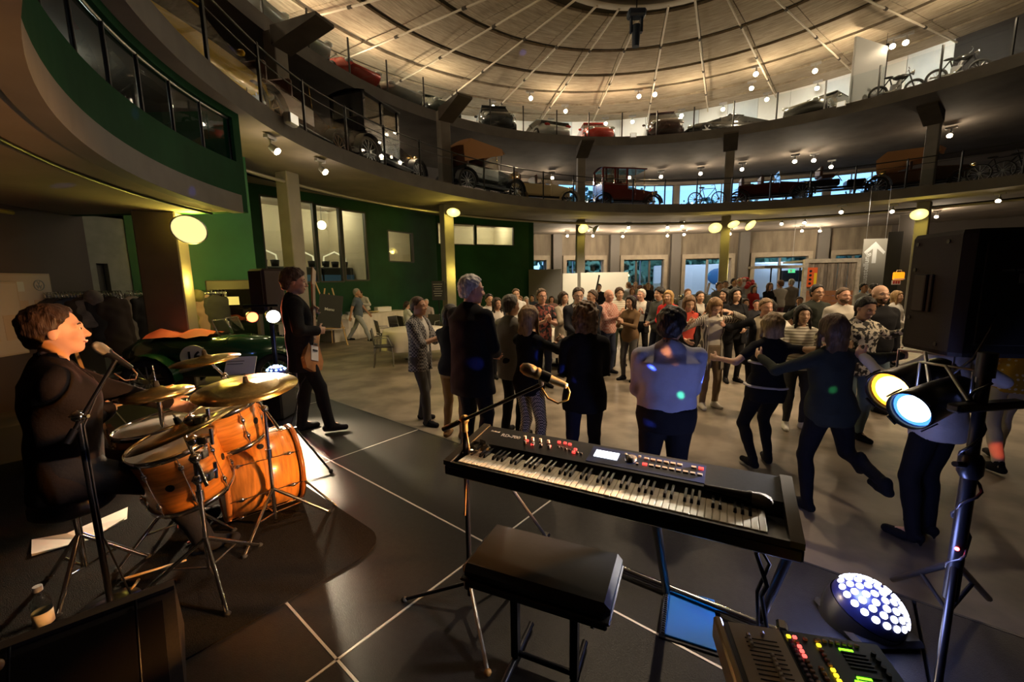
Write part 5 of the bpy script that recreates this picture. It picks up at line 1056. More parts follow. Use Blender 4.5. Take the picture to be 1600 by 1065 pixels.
for k in (.12, .45, .75): MB().cyl((-k, -.30, .02), (-k, -.03, .40), .005, n=6).build('grille_rib', BLACKM, t)
MB().lathe([(.001, .003), (.022, .003), (.022, -.003)], 16, Matrix.Translation((-.48, -.06, .365)) @ Matrix.Rotation(math.radians(54), 4, 'X')).build('badge', M('badge_amber', (.25, .12, .03), .4), t)
# ---------------- microphones
def mic(t, a, b, body=BLACKM, grille=None, s=1):
    a, b = Vector(a), Vector(b); d = (b-a).normalized(); L = (b-a).length; m = frame_to(a, b)      # a head, b cable end
    MB().lathe([(.001, -.026*s), (.016*s, -.020*s), (.0245*s, 0), (.0255*s, .02*s), (.0225*s, .042*s)], 18, m).build('grille', grille or M('mic_mesh', (.42, .36, .28), .45, .8, bump=(900, .6)), t)
    MB().lathe([(.0235*s, .040*s), (.0245*s, .048*s), (.019*s, .062*s), (.0125*s, L-.012), (.0115*s, L), (.001, L)], 16, m).build('body', body, t)
t = thing('microphone_stand', 'boom microphone stand with dark microphone beside the drummer', 'microphone stand'); b_ = lvl(174, 948, ST); pt = dep(113, 690, b_.y)
pole_top = Vector((b_.x, b_.y, dep(118, 650, b_.y).z)); s = MB(); s.cyl((b_.x, b_.y, ST+.03), pole_top, .014, n=10); s.build('pole', BLACKM, t)
MB().lathe([(.001, .03), (.05, .028), (.12, .012), (.125, 0), (.001, 0)], 28, Matrix.Translation((b_.x, b_.y, ST+.008))).build('round_base', BLACKM, t)
ba, bb_ = dep(104, 692, b_.y-.05), dep(181, 562, b_.y+.12); MB().cyl(ba, bb_, .009, n=8).cyl(ba, ba+(bb_-ba).normalized()*.07, .016, n=10).build('boom', BLACKM, t); MB().ball(pole_top, .03, 10).cyl(pole_top+Vector((-.04, 0, 0)), pole_top+Vector((.05, 0, 0)), .009, n=8).build('clutch', CHROME, t)
mic(t, dep(153, 541, b_.y+.10), dep(205, 574, b_.y+.22)); c0, c1 = dep(205, 574, b_.y+.22), dep(178, 580, b_.y+.15)
MB().tube([c0, dep(214, 584, b_.y+.24), dep(212, 592, b_.y+.24), dep(195, 594, b_.y+.2), dep(178, 583, b_.y+.16)], .004, 6).build('cable', M('cable_brown', (.12, .06, .03), .5), t)
MB().tube([bb_, dep(150, 620, b_.y+.05), pole_top+Vector((.02, 0, -.05)), Vector((b_.x+.02, b_.y, ST+.4)), Vector((b_.x+.05, b_.y+.06, ST+.02))], .004, 6).build('cable', BLACK, t)
t = thing('microphone_stand', 'boom stand with gold-lit microphone over the keyboard', 'microphone stand'); b_ = lvl(735, 942, ST); pz = dep(724, 655, b_.y).z; top = Vector((b_.x, b_.y, pz))
MB().cyl((b_.x, b_.y, ST+.10), top, .011, n=10).cyl((b_.x, b_.y, ST+.05), (b_.x, b_.y, ST+.9), .0135, n=10).build('pole', BLACKM, t)
for fx, fy in ((632, 936), (762, 1050), (800, 905)):
    f = lvl(fx, fy, ST+.015); MB().cyl((b_.x, b_.y, ST+.12), f, .009, n=8).build('leg', STEEL if fx == 762 else BLACKM, t); MB().ball(f, (.018, .018, .013), 8).build('rubber_foot', M('foot_amber', (.35, .16, .03), .6) if fx == 762 else RUBBER, t)
MB().lathe([(.02, -.03), (.032, -.02), (.032, .02), (.02, .03)], 12, Matrix.Translation((b_.x, b_.y, ST+.12))).build('hub', BLACK, t)
ba, bb_ = dep(693, 670, b_.y+.08), dep(846, 600, 1.62); MB().cyl(ba, bb_, .0085, n=8).cyl(ba, ba+(bb_-ba).normalized()*.12, .013, n=8).build('boom', BLACKM, t); MB().ball(top, .024, 10).cyl(top-Vector((0, 0, .06)), top, .016, n=8).build('clutch', M('brass_knob', (.55, .36, .12), .3, .9), t)
GOLDB = M('mic_pale_gold', (.70, .54, .30), .35, .35); mh, me_ = dep(822, 576, 1.56), dep(886, 603, 1.56); mic(t, mh, me_, GOLDB, M('mic_mesh_pale', (.55, .40, .22), .5, .3, bump=(900, .6)))
MB().cyl(bb_, mh.lerp(me_, .35), .010, n=8).lathe([(.022, -.02), (.022, .02)], 12, frame_to(mh.lerp(me_, .45), me_)).build('mic_clip', BLACK, t)
MB().tube([me_, dep(890, 612, 1.56), dep(887, 624, 1.57), dep(872, 630, 1.58), dep(856, 622, 1.6), dep(846, 606, 1.62)], .0042, 6).build('cable', M('cable_gold', (.6, .38, .1), .4), t)
MB().tube([top, dep(733, 700, b_.y-.02), dep(728, 760, b_.y-.015), Vector((b_.x-.012, b_.y-.015, ST+.5))], .005, 6).build('cable', M('cable_copper', (.38, .2, .07), .4), t)
# ---------------- stage piano
KU = Vector((.885, -.466, 0)).normalized(); KV = Vector((.466, .885, 0)).normalized(); kc = Vector((.375, 1.665, 1.0)); KW, KD = 1.40, .37
pn = thing('stage_piano', 'black stage piano with lit display and blue panel glow', 'keyboard'); pn.matrix_world = basis(kc, KU, KV)
PBODY = M('piano_black', (.014, .014, .016), .32, noise=(90, .2)); 
MB().box((0, 0, .025), (KW, KD, .05), bev=.008).build('base', PBODY, pn)
MB().add([(-.66, .005, .050), (.66, .005, .050), (.66, .02, .098), (-.66, .02, .098), (-.66, .18, .125), (.66, .18, .125), (.66, .185, .05), (-.66, .185, .05)], [(0, 1, 2, 3), (3, 2, 5, 4), (4, 5, 6, 7), (0, 3, 4, 7), (1, 6, 5, 2)]).build('control_panel', PBODY, pn)
for sx in (-1, 1):
    MB().add([(sx*.66, -.185, .05), (sx*.70, -.185, .05), (sx*.70, -.185, .072), (sx*.66, -.185, .072), (sx*.66, .02, .105), (sx*.70, .02, .105), (sx*.66, .185, .132), (sx*.70, .185, .132), (sx*.66, .185, .05), (sx*.70, .185, .05)], [(0, 1, 2, 3), (3, 2, 5, 4), (4, 5, 7, 6), (6, 7, 9, 8), (0, 3, 4, 6, 8), (1, 9, 7, 5, 2)]).build('end_cheek', M('cheek_dark_metal', (.10, .085, .065), .35, .7), pn)
MB().box((0, -.178, .058), (1.32, .014, .024)).build('key_slip', PBODY, pn)
IV = M('ivory_key', (.80, .72, .55), .35); EB = M('ebony_key', (.010, .010, .011), .22)
wk = MB().box((0, -.0725, .013), (.0228, .145, .022), bev=.002).mesh('white_key', IV); bk_ = MB().add([(-.0055, -.092, 0), (.0055, -.092, 0), (.0055, 0, 0), (-.0055, 0, 0), (-.0045, -.084, .014), (.0045, -.084, .014), (.0045, 0, .014), (-.0045, 0, .014)], [(0, 1, 5, 4), (1, 2, 6, 5), (3, 0, 4, 7), (4, 5, 6, 7), (2, 3, 7, 6)]).mesh('black_key', EB)
x0 = -.62
for i in range(52):
    inst('white_key', wk, pn, loc=(x0+i*.0237, -.022, .050)); nn_ = i % 7
    if nn_ in (0, 2, 3, 5, 6) and i < 51: inst('black_key', bk_, pn, loc=(x0+i*.0237+.0118, .004, .0745))
def panel(x, y): return Vector((x, y, .098+(y-.02)*.027/.16+.0005))
sl = math.atan2(.027, .16)
GLB_ = M('panel_blue_glow', (.018, .030, .11), .3)
MB().box((.16, .098, .1125), (.48, .125, .003), (sl, 0, 0)).build('blue_glow_plate', GLB_, pn)  # blue glow over the controls is put into this plate's colour
MB().box(panel(-.005, .105)+Vector((0, 0, .003)), (.105, .052, .004), (sl, 0, 0)).build('display', M('lcd_white', (.8, .9, 1), .3, emit=(.80, .90, 1), es=2.6), pn)
def btn(x, y, w_, d_, mat, nm='button'): MB().box(panel(x, y)+Vector((0, 0, .005)), (w_, d_, .008), (sl, 0, 0)).build(nm, mat, pn)
BW = M('button_pale', (.62, .5, .38), .4); BR = M('button_red_lit', (.6, .03, .03), .4, emit=(1, .05, .04), es=1.4); BG = M('button_dark', (.12, .10, .09), .4)
for i in range(6): btn(.165+i*.027, .128, .019, .011, BW)
for i in range(9): btn(.165+i*.027, .085, .019, .011, BW if i > 0 else BR)
for i in range(2): btn(.355+i*.027, .128, .019, .011, BW if i == 0 else BR)
btn(.075, .135, .010, .008, BW); btn(.135, .135, .010, .008, BW); btn(.135, .078, .010, .008, BW)
MB().lathe([(.001, .016), (.024, .016), (.027, 0)], 24, Matrix.Translation(panel(.103, .105))).build('dial', M('dial_grey', (.25, .24, .24), .25, .8), pn)
for i in range(4):
    for j in range(2): MB().cyl(panel(-.42+i*.042+.02*j, .118-.04*j), panel(-.42+i*.042+.02*j, .118-.04*j)+Vector((0, 0, .016)), .0085, .007, n=10).build('knob', BG if j else BW, pn)
for x, y in ((-.40, .10), (-.36, .075), (-.275, .088), (-.245, .135), (-.215, .137), (-.19, .134), (-.15, .075), (-.15, .10)): btn(x, y, .014, .009, BR)
for i in range(7): btn(-.235+i*.02, .10-.004*i, .011, .007, BG)
LETW = M('lettering_pale', (.62, .6, .58), .5)
text('lettering', 'RD-700', .034, LETW, pn, Matrix.Translation(panel(-.50, .115)+Vector((0, 0, .001))) @ Matrix.Rotation(sl, 4, 'X'), .0004); text('lettering', 'Roland', .018, LETW, pn, Matrix.Translation(panel(-.60, .135)+Vector((0, 0, .001))) @ Matrix.Rotation(sl, 4, 'X'), .0004)
# little microphone resting on the keys, wrapper at the left end
TP = basis(kc, KU, KV); t = thing('microphone', 'dark microphone lying across the top of the keyboard keys', 'microphone'); mic(t, TP @ Vector((.60, -.012, .105)), TP @ Vector((.40, .012, .10)), BLACKM, M('mic_mesh_dark', (.14, .12, .10), .5, .7, bump=(900, .6)))
cw = MB(); rg_ = random.Random(3); vs = []; 
for j in range(7):
    for i in range(9): vs.append((-.66+.12*i/8+rg_.uniform(-.006, .006), -.10+.16*j/6+rg_.uniform(-.008, .008), .078+rg_.uniform(0, .055)*math.sin(PI*i/8)*math.sin(PI*j/6)+.004))
cw.add([TP @ Vector(v) for v in vs], [(j*9+i, j*9+i+1, (j+1)*9+i+1, (j+1)*9+i) for j in range(6) for i in range(8)]); cw.build('plastic_wrapper', glass('wrapper_clear', (.7, .65, .65), .22), label='crumpled clear plastic wrapper on the keyboard\'s left end', cat='wrapper')
# stand: back floor bar, side bars, two legs
t = thing('keyboard_stand', 'chrome and black keyboard stand with floor bar', 'stand'); t.matrix_world = basis((kc.x, kc.y, ST), KU, KV)
g = [(-.48, .52), (.70, .50)]
MB().cyl((-.50, .56, .03), (.74, .40, .03), .019, n=10).build('floor_bar', CHROME, t); MB().cyl((.74, .43, .03), (.62, .08, .03), .019, n=10).build('side_bar', CHROME, t); MB().box((-.50, .565, .035), (.05, .06, .05), bev=.01).box((.745, .41, .04), (.045, .07, .06), bev=.01).build('end_cap', CHROME, t)
for x, x2 in ((.24, .22), (.66, .70)): MB().cyl((x, .43, .04), (x2, -.02, .745), .021 if x < .5 else .018, n=10).build('leg', BLACKM, t)
MB().cyl((-.46, .53, .04), (-.52, -.0, .745), .010, n=8).build('leg', STEEL, t); MB().cyl((-.6, -.05, .745), (.68, -.05, .745), .014, n=8).cyl((-.6, .12, .745), (.68, .12, .745), .014, n=8).build('top_rail', BLACKM, t)
MB().tube([(.60, .18, .74), (.63, .12, .62), (.60, .16, .54), (.64, .10, .45), (.63, .16, .36), (.66, .2, .2), (.68, .3, .05)], .009, 6).tube([(.63, .17, .74), (.60, .13, .6), (.65, .17, .5), (.61, .12, .4), (.64, .22, .1)], .007, 6).build('cable_bundle', BLACK, t)
# ---------------- bench
bq = Vector((.115, 1.545, ST)); t = thing('piano_bench', 'black padded keyboard bench on a metal frame', 'bench'); t.matrix_world = basis(bq, (.917, -.4, 0), (.4, .917, 0))
MB().box((0, 0, .485), (.60, .33, .065), bev=.022).build('cushion', M('bench_vinyl', (.013, .013, .015), .35, bump=(14, .05)), t); MB().box((0, 0, .452), (.605, .335, .012), bev=.005).build('piping', M('piping_dark', (.03, .026, .022), .5), t); MB().box((0, 0, .430), (.58, .31, .035), bev=.006).build('seat_board', BLACK, t)
for x in (-.12, .14):
    MB().box((x, -.02, .235), (.032, .032, .40)).build('upright', BLACKM, t); MB().cyl((x, -.19, .025), (x, .17, .025), .014, n=8).build('foot_bar', BLACKM, t)
MB().cyl((-.17, -.02, .33), (.21, -.02, .33), .013, n=8).build('cross_bar', BLACKM, t); MB().cyl((.21, -.02, .33), (.222, -.02, .33), .035, n=12).build('hand_wheel', BLACKM, t); MB().cyl((-.12, -.02, .05), (.14, -.02, .05), .012, n=8).build('lower_bar', BLACKM, t); MB().cyl((.15, -.15, .02), (.33, -.02, .02), .011, n=8).build('foot_bar', STEEL, t)
# ---------------- blue notebook on the stage
A_, B_, C_, D_ = lvl(1050, 923, ST), lvl(1130, 945, ST), lvl(1120, 1022, ST), lvl(1038, 995, ST); t = thing('notebook', 'bright blue spiral notebook lying on the stage', 'notebook'); mN = basis(D_, B_-A_, A_-D_); t.matrix_world = mN; W_ = (C_-D_).length; H_ = (A_-D_).length
MB().box((W_/2, H_/2, .004), (W_+.05, H_+.03, .008), bev=.002).build('black_folder', BLACK, t); MB().box((W_/2, H_/2, .013), (W_, H_, .008), bev=.002).build('cover', M('notebook_blue', (.0, .22, .62), .35), t)
rgm = MB().tube([(-.008+.010*math.cos(a), 0, .013+.010*math.sin(a)) for a in np.linspace(0, 2*PI, 9)[:-1]], .0016, 5, True).mesh('ring', STEEL)
for i in range(22): inst('ring', rgm, t, loc=(0, H_*(i+.5)/22, 0))
# ---------------- mixing desk
A_, B_ = lvl(1128, 963, .86), lvl(1368, 1000, .86); mx = (B_-A_); mx.z = 0; LX = mx.length; mx.normalize(); my = Vector((-mx.y, mx.x, 0)); t = thing('mixing_desk', 'digital mixing desk with glowing buttons and tan fader strip', 'mixer'); t.matrix_world = basis(A_-my*.36-Vector((0, 0, .07)), mx, my)
MB().box((LX/2, .18, .03), (LX+.01, .36, .06), bev=.008).build('chassis', M('desk_grey', (.13, .13, .14), .4, .5), t); MB().box((-.012, .18, .032), (.024, .37, .075), bev=.006).build('side_cheek', M('desk_cheek', (.55, .42, .25), .3, .6), t)
MB().box((.085, .18, .0615), (.14, .345, .003)).build('fader_panel', M('desk_tan', (.62, .52, .40), .45), t); MB().box((.285, .18, .0615), (.245, .345, .003)).build('button_panel', M('desk_blue', (.022, .05, .10), .4), t)
fsl = MB().box((0, 0, 0), (.085, .0025, .002)).mesh('fader_slot', BLACK); fcap = MB().box((0, 0, .007), (.009, .012, .014), bev=.002).mesh('fader_cap', M('fader_white', (.72, .68, .62), .35))
for i in range(22):
    y = .33-i*.0145
    if i > 1: inst('fader_slot', fsl, t, loc=(.09, y, .0635))
    if i in (2, 3, 4): inst('fader_cap', fcap, t, loc=(.056, y, .064))
    elif 6 <= i: inst('fader_cap', fcap, t, loc=(.10, y, .064))
    elif i == 1: inst('fader_cap', fcap, t, loc=(.098, y, .064))
def led(nm, c, e): return M(nm, c, .4, emit=c, es=e)
cols = [led('key_yellow', (1, .62, .02), 1.6), led('key_red', (1, .10, .08), 1.6), M('key_mauve', (.30, .24, .36), .45), M('key_pink', (.45, .27, .22), .45), led('key_green', (.25, 1, .02), 1.6)]
kb = {i: MB().box((0, 0, .004), (.011, .0095, .007), bev=.0018).mesh('key_button', c) for i, c in enumerate(cols)}
for r in range(20):
    y = .328-r*.0155
    inst('key_button', kb[0 if r == 0 else 2], t, loc=(.172, y, .0625)); inst('key_button', kb[1 if r in (0, 2, 3, 4) else 3], t, loc=(.188, y, .0625))
    if r > 5 or r == 0: inst('key_button', kb[3], t, loc=(.215, y, .0625))
    inst('key_button', kb[0 if r in (1, 6, 7, 8) else 3], t, loc=(.243, y, .0625))
for i in range(7): inst('key_button', kb[3], t, loc=(.25+i*.016, .332, .0625))
gb = MB().box((0, 0, .002), (.034, .006, .004)).mesh('level_bar', cols[4]); gd = MB().box((0, 0, .002), (.06, .004, .003)).mesh('level_slot', M('slot_blue', (.05, .10, .18), .5))
for i, y in enumerate((.312, .30, .288, .276, .264, .24, .225, .213, .2)):
    if i in (0, 6, 7): inst('level_bar', gb, t, loc=(.31-.01*(i == 7), y, .0625))
    inst('level_slot', gd, t, loc=(.325, y-.006, .0622))
for i in range(12): MB().cyl((.375, .31-i*.022, .0625), (.375, .31-i*.022, .074), .006, n=8).build('knob', BLACK, t)
# trestle under the desk
t2 = thing('equipment_case', 'black case carrying the mixing desk', 'case'); t2.matrix_world = basis(A_-my*.36-Vector((0, 0, .07)), mx, my); hC = A_.z-.07-ST
MB().box((LX/2+.02, .16, -hC/2-.006), (LX-.03, .30, hC-.014), bev=.01).build('box', M('case_black', (.012, .011, .012), .6), t2); MB().box((LX/2+.02, .16, -.03), (LX-.025, .305, .02)).build('metal_edge', BLACKM, t2)
gl = lvl(1100, 1062, .62); MB().lathe([(.001, 0), (.03, .0), (.034, .13), (.0325, .13), (.028, .01), (.001, .01)], 20, Matrix.Translation((gl.x, gl.y, ST))).build('drinking_glass', glass('clear_glass', (.85, .88, .9), .12), label='empty drinking glass on the stage below the mixing desk', cat='glass')
# ---------------- LED half-ball light
def led_ball(label, c, r, dots, em, cat='light', tilt=(0, 0)):
    t = thing('led_ball_light', label, 'light', c); R_ = Euler((tilt[0], tilt[1], 0)).to_matrix().to_4x4()
    MB().lathe([(r*math.cos(a), r*math.sin(a)*.85) for a in np.linspace(0, PI/2, 10)][:-1]+[(.001, r*.85)], 32, R_).build('dome', M('dome_dark_blue', (.01, .012, .05), .3), t); MB().lathe([(r*1.03, .0), (r*1.05, -.05), (r*.95, -.15), (r*.7, -.19), (.001, -.19)], 32, R_).build('housing', BLACK, t)
    d = MB().cyl((0, 0, 0), (0, 0, .004), r*.098, n=14).mesh('lens_dot', em); rows = [(0.12, 3), (.36, 8), (.60, 13), (.84, 17), (1.10, 20)] if dots > 30 else [(.2, 4), (.6, 9), (1.0, 12)]
    for ri, (a, n) in enumerate(rows):
        for k in range(n):
            ph = 2*PI*(k+.5*(ri % 2))/n; v = Vector((math.sin(a)*math.cos(ph)*r, math.sin(a)*math.sin(ph)*r, math.cos(a)*r*.85)); nv = Vector((v.x, v.y, v.z/.72)).normalized()
            inst('lens_dot', d, t, R_ @ Matrix.Translation(v) @ nv.to_track_quat('Z', 'Y').to_matrix().to_4x4())
    return t
lb = dep(1355, 950, 1.74); led_ball('glowing blue-white LED half-ball light beside the mixing desk', lb, .148, 61, M('led_blue_white', (.8, .8, 1), .3, emit=(.74, .76, 1), es=5), tilt=(math.radians(14), math.radians(14)))
MB().box((0, 0, 0), (.30, .30, max(.04, lb.z-.19-ST)), bev=.02).build('light_base_box', BLACK, label='black box under the LED half-ball light', cat='box', loc=(lb.x, lb.y, ST+max(.04, lb.z-.19-ST)/2+.002))
for (px_, py_, Y_), c_, e_, an_ in (((1068, 621, 2.78), (.1, 1, .45), 14, 2.6), ((1112, 606, 2.85), (.05, .12, 1), 60, 3.2), ((1052, 560, 2.80), (1, .30, .05), 25, 3.0), ((1022, 668, 2.8), (.05, .1, 1), 40, 3.0), ((1302, 612, 3.0), (.1, 1, .3), 14, 2.4), ((700, 545, 4.3), (.05, .1, 1), 30, 3.0), ((220, 183, 5.2), (.05, .1, 1), 90, 1.2), ((297, 297, 6.4), (.05, .1, 1), 90, 1.2), ((50, 267, 6), (.05, .1, 1), 60, 1.4), ((530, 123, 11), (.05, .1, 1), 260, 1.0), ((813, 76, 20), (.05, .1, 1), 700, 1.0), ((1000, 135, 25), (1, .35, .1), 500, 1.6), ((1565, 700, 3.8), (1, .12, .03), 30, 3)):
    spot('disco_beam', lb+Vector((-.02, .05, .22)), dep(px_, py_, Y_), e_*10, c_, an_, .8, .01)
point('led_ball_glow', lb+Vector((-.12, -.05, .30)), 15, (.30, .38, 1), .1)
t = led_ball('small blue LED half-ball light behind the ride cymbal', dep(432, 583, 5.0), .12, 20, M('led_cyan', (.5, .8, 1), .3, emit=(.25, .55, 1), es=7)); q = dep(432, 583, 5.0)
MB().box((0, 0, 0), (.5, .36, q.z-.19-ST), bev=.02).build('stage_box', BLACK, label='black box carrying the small blue LED light', cat='box', loc=(q.x-.12, q.y, ST+(q.z-.19-ST)/2)); point('led_small_glow', q+Vector((.1, -.1, .22)), 4, (.15, .30, 1), .06)
# ---------------- light stand with two PAR lamps, loudspeaker on top
sb = lvl(1472, 1012, ST); t = thing('light_stand', 'black tripod pole carrying loudspeaker and lamps with wound cables', 'stand'); ztop = dep(1536, 566, sb.y).z
MB().cyl((sb.x, sb.y, ST+.25), (sb.x, sb.y, ST+.85), .026, n=12).cyl((sb.x, sb.y, ST+.8), (sb.x, sb.y, ztop), .021, n=12).build('pole', BLACKM, t)
for fx, fy in ((1395, 905), (1545, 935), (1462, 1090)):
    f = lvl(fx, fy, ST+.02); hub = Vector((sb.x, sb.y, ST+.42)); MB().cyl(hub, f, .014, n=8).cyl(Vector((sb.x, sb.y, ST+.18)), hub.lerp(f, .5), .009, n=6).build('leg', BLACKM, t)
MB().lathe([(.03, -.05), (.04, -.03), (.04, .03), (.03, .05)], 14, Matrix.Translation((sb.x, sb.y, ST+.86))).cyl((sb.x, sb.y, ST+.86), (sb.x-.09, sb.y-.02, ST+.88), .012, n=8).build('collar', BLACKM, t)
tz = dep(1520, 634, sb.y).z; bx_ = Vector((sb.x, sb.y, tz)); MB().box(bx_+Vector((.03, 0, 0)), (.34, .05, .035), (0, 0, math.radians(8)), bev=.008).build('cross_bar', BLACKM, t)
hel = [Vector((sb.x+(.03+.012*math.sin(i*.7))*math.cos(i*.55), sb.y+(.03+.012*math.cos(i*.9))*math.sin(i*.55), ST+.3+i*.022)) for i in range(int((ztop-ST-.35)/.022))]; MB().tube(hel, .006, 6).build('cable', M('cable_gloss', (.02, .02, .03), .25), t)
for z, nm in ((dep(1508, 738, sb.y).z, 'red'), (dep(1480, 853, sb.y).z, 'red')): MB().ball((sb.x-.024, sb.y-.018, z), .008, 8).build('indicator_led', led('indicator_red', (1, .05, .05), 14), t)
def par(label, front, back, rad, em, yoke=None, rim=None):
    t = thing('par_lamp', label, 'lamp'); m = frame_to(back, front); L = (Vector(front)-Vector(back)).length
    MB().lathe([(.001, 0), (rad*.55, .0), (rad*.8, .04), (rad*.95, L*.45), (rad*1.05, L-.01), (rad*1.05, L+.02), (rad*.98, L+.02), (rad*.98, L-.02)], 24, m).build('can', BLACKM, t); MB().lathe([(.001, L-.006), (rad*.6, L-.012), (rad*(.97 if rim is None else .76), L-.02 if rim is None else L-.015)], 24, m).build('lens', em, t)
    if rim is not None: MB().lathe([(rad*.76, L-.015), (rad*.97, L-.02)], 24, m).build('lens_rim', rim, t)
    for k in range(4):
        a = PI/4+PI/2*k; MB().box((0, 0, 0), (rad*.55, .006, .05), m=m @ Matrix.Rotation(a, 4, 'Z') @ Matrix.Translation((0, rad*1.10, L))).build('filter_clip', BLACKM, t)
    if yoke is not None:
        c = Vector(back).lerp(Vector(front), .45); side = (Vector(front)-Vector(back)).cross(Vector((0, 0, 1))).normalized()*rad*1.15; MB().tube([c+side, c+side+Vector((0, 0, .14)), c-side+Vector((0, 0, .14)), c-side], .007, 6).cyl(c+Vector((0, 0, .14)), yoke, .008, n=6).build('yoke', STEEL, t)
    return t
f2, k2 = dep(1424, 640, 1.72), dep(1508, 603, 1.83); par('right par lamp with blue-white lens near the light stand', f2, k2, .080, M('par_white_blue', (.8, .9, 1), .3, emit=(.62, .82, 1), es=4), bx_+Vector((-.05, 0, .02)), M('par_rim_blue', (.1, .3, 1), .3, emit=(.06, .25, 1), es=1.6))
f1, k1 = dep(1391, 611, 2.0), dep(1478, 578, 2.14); par('left par lamp with orange lens near the light stand', f1, k1, .098, M('par_orange', (1, .6, .2), .3, emit=(1, .66, .22), es=3.2), bx_+Vector((-.1, .1, .02)), M('par_rim_orange', (1, .4, .05), .3, emit=(1, .36, .02), es=1.8))
spot('par_orange_beam', Vector(f1)+(Vector(f1)-Vector(k1)).normalized()*.06, (-1.85, 2.1, 1.35), 680, (1, .42, .09), 54, .4, .07)
spot('par_white_beam', Vector(f2)+(Vector(f2)-Vector(k2)).normalized()*.06, (.42, 1.60, 1.07), 210, (1, .95, .90), 46, .7, .07)
# loudspeaker
c1, c0_, c2_ = dep(1503, 456, 1.92), dep(1411, 460, 2.28), None; ux = (c1-c0_); ux.z = 0; wS = ux.length; ux.normalize(); vy = Vector((-ux.y, ux.x, 0)); zt, zb = dep(1503, 357, 1.92).z, dep(1503, 558, 1.92).z; hS = zt-zb; wB = .40
t = thing('loudspeaker', 'large black loudspeaker with side handle seen from behind', 'speaker'); t.matrix_world = basis(Vector((c1.x, c1.y, zb)), -ux, -vy)
SPK = M('speaker_plastic', (.012, .011, .011), .6, bump=(300, .2), spec=.2); ch = .035
# cabinet outline in plan: origin at nearest corner, +x along the side face, -y into the back panel direction
pl = [(ch, 0), (wS-ch, 0), (wS, -ch), (wS-.02, -wB+.05), (wS-.07, -wB), (.05, -wB), (0, -wB+.05), (0, -ch)]
sp = MB(); n_ = len(pl); rows = [(0, .96), (.02, 1), (hS-.02, 1), (hS, .96)]; cxm, cym = wS/2, -wB/2; vs = []
for h_, k_ in rows: vs += [(cxm+(x-cxm)*k_, cym+(y-cym)*k_, h_) for x, y in pl]
fs = [tuple(range(n_))[::-1], tuple(range(3*n_, 4*n_))]+[(r*n_+i, r*n_+(i+1) % n_, (r+1)*n_+(i+1) % n_, (r+1)*n_+i) for r in range(3) for i in range(n_)]
sp.add(vs, fs); sp.build('cabinet', SPK, t)
MB().box((wS*.62, .004, hS*.50), (.12, .012, .19), bev=.004).build('handle_recess', M('recess_black', (.004, .004, .004), .6), t); MB().box((wS*.54, .012, hS*.50), (.02, .016, .19), bev=.005).build('handle_bar', SPK, t)
for a, b in ((.30, .92), (.82, .92), (.30, .08), (.82, .70), (.82, .28)): MB().cyl((wS*a, -.002, hS*b), (wS*a, .004, hS*b), .010, n=10).build('screw', BLACK, t)
MB().box((-.003, -.20, hS*.5), (.010, .26, hS*.8), bev=.004).build('back_plate', M('amp_plate', (.02, .02, .022), .4, .4), t); MB().box((-.010, -.24, hS*.62), (.004, .07, .045)).build('display_label', M('label_grey', (.16, .16, .16), .5), t)
MB().tube([(-.01, -.14, hS*.35), (-.04, -.10, hS*.22), (-.03, -.06, 0), (.05, -.02, -.12), (.10, -.1, -.25)], .006, 6).build('cable', BLACK, t)
text('lettering', 'POWER  INPUT  LINE', .014, M('label_dim', (.22, .22, .22), .5), t, basis((-.012, -.2, hS*.68), (0, -1, 0), (0, 0, 1)), .0005)
MB().cyl((0, 0, 0), (0, 0, .1), .03, n=12).build('pole_socket', BLACK, t).matrix_world = Matrix.Translation((sb.x, sb.y, ztop-.06))
# ---------------- back line left: loudspeaker, lamps, amp, guitars
q = dep(418, 455, 6.2); t = thing('loudspeaker', 'brown-black loudspeaker on a pole behind the guitarist', 'speaker', (q.x, q.y, 0), math.radians(-25)); MB().box((0, 0, q.z), (.34, .34, .66), bev=.03).build('cabinet', M('speaker_brown', (.035, .015, .012), .5), t); MB().cyl((0, 0, 0), (0, 0, q.z-.32), .02, n=8).build('pole', BLACKM, t); MB().box((0, -.172, q.z), (.29, .01, .60)).build('grille', M('grille_brown', (.03, .012, .010), .6), t); tripod(t, Vector((0, 0, 0)), .4, .5, .3, BLACKM)
q = dep(425, 493, 5.6); q2 = dep(393, 494, 5.6); t = thing('lamp_pole', 'pole holding the red and white stage lamps', 'stand', (q.x, q.y, 0)); MB().cyl((0, 0, 0), (0, 0, q.z+.12), .02, n=8).build('pole', BLACKM, t); MB().cyl(Vector((.1, 0, q.z+.14)), Vector((q2.x-q.x-.1, q2.y-q.y, q.z+.14)), .015, n=8).build('cross_bar', BLACKM, t); tripod(t, Vector((0, 0, 0)), .4, .5, .8, BLACKM)
aim = Vector((.62, -.78, -.06)).normalized()
par('white stage lamp glaring beside the guitarist', q+aim*.1, q-aim*.16, .085, M('par_white_hot', (1, .95, .8), .3, emit=(1, .86, .6), es=90)); par('red stage lamp left of the white one', q2+aim*.1, q2-aim*.16, .07, M('par_red_hot', (1, .3, .15), .3, emit=(1, .10, .03), es=7))
spot('par_white_hot_beam', q+aim*.16, (-1.95, 3.55, ST), 750, (1, .80, .52), 64, .6, .08); spot('par_red_beam', q2+aim*.16, (-2.0, 3.2, 1), 90, (1, .12, .05), 80, .6, .07)
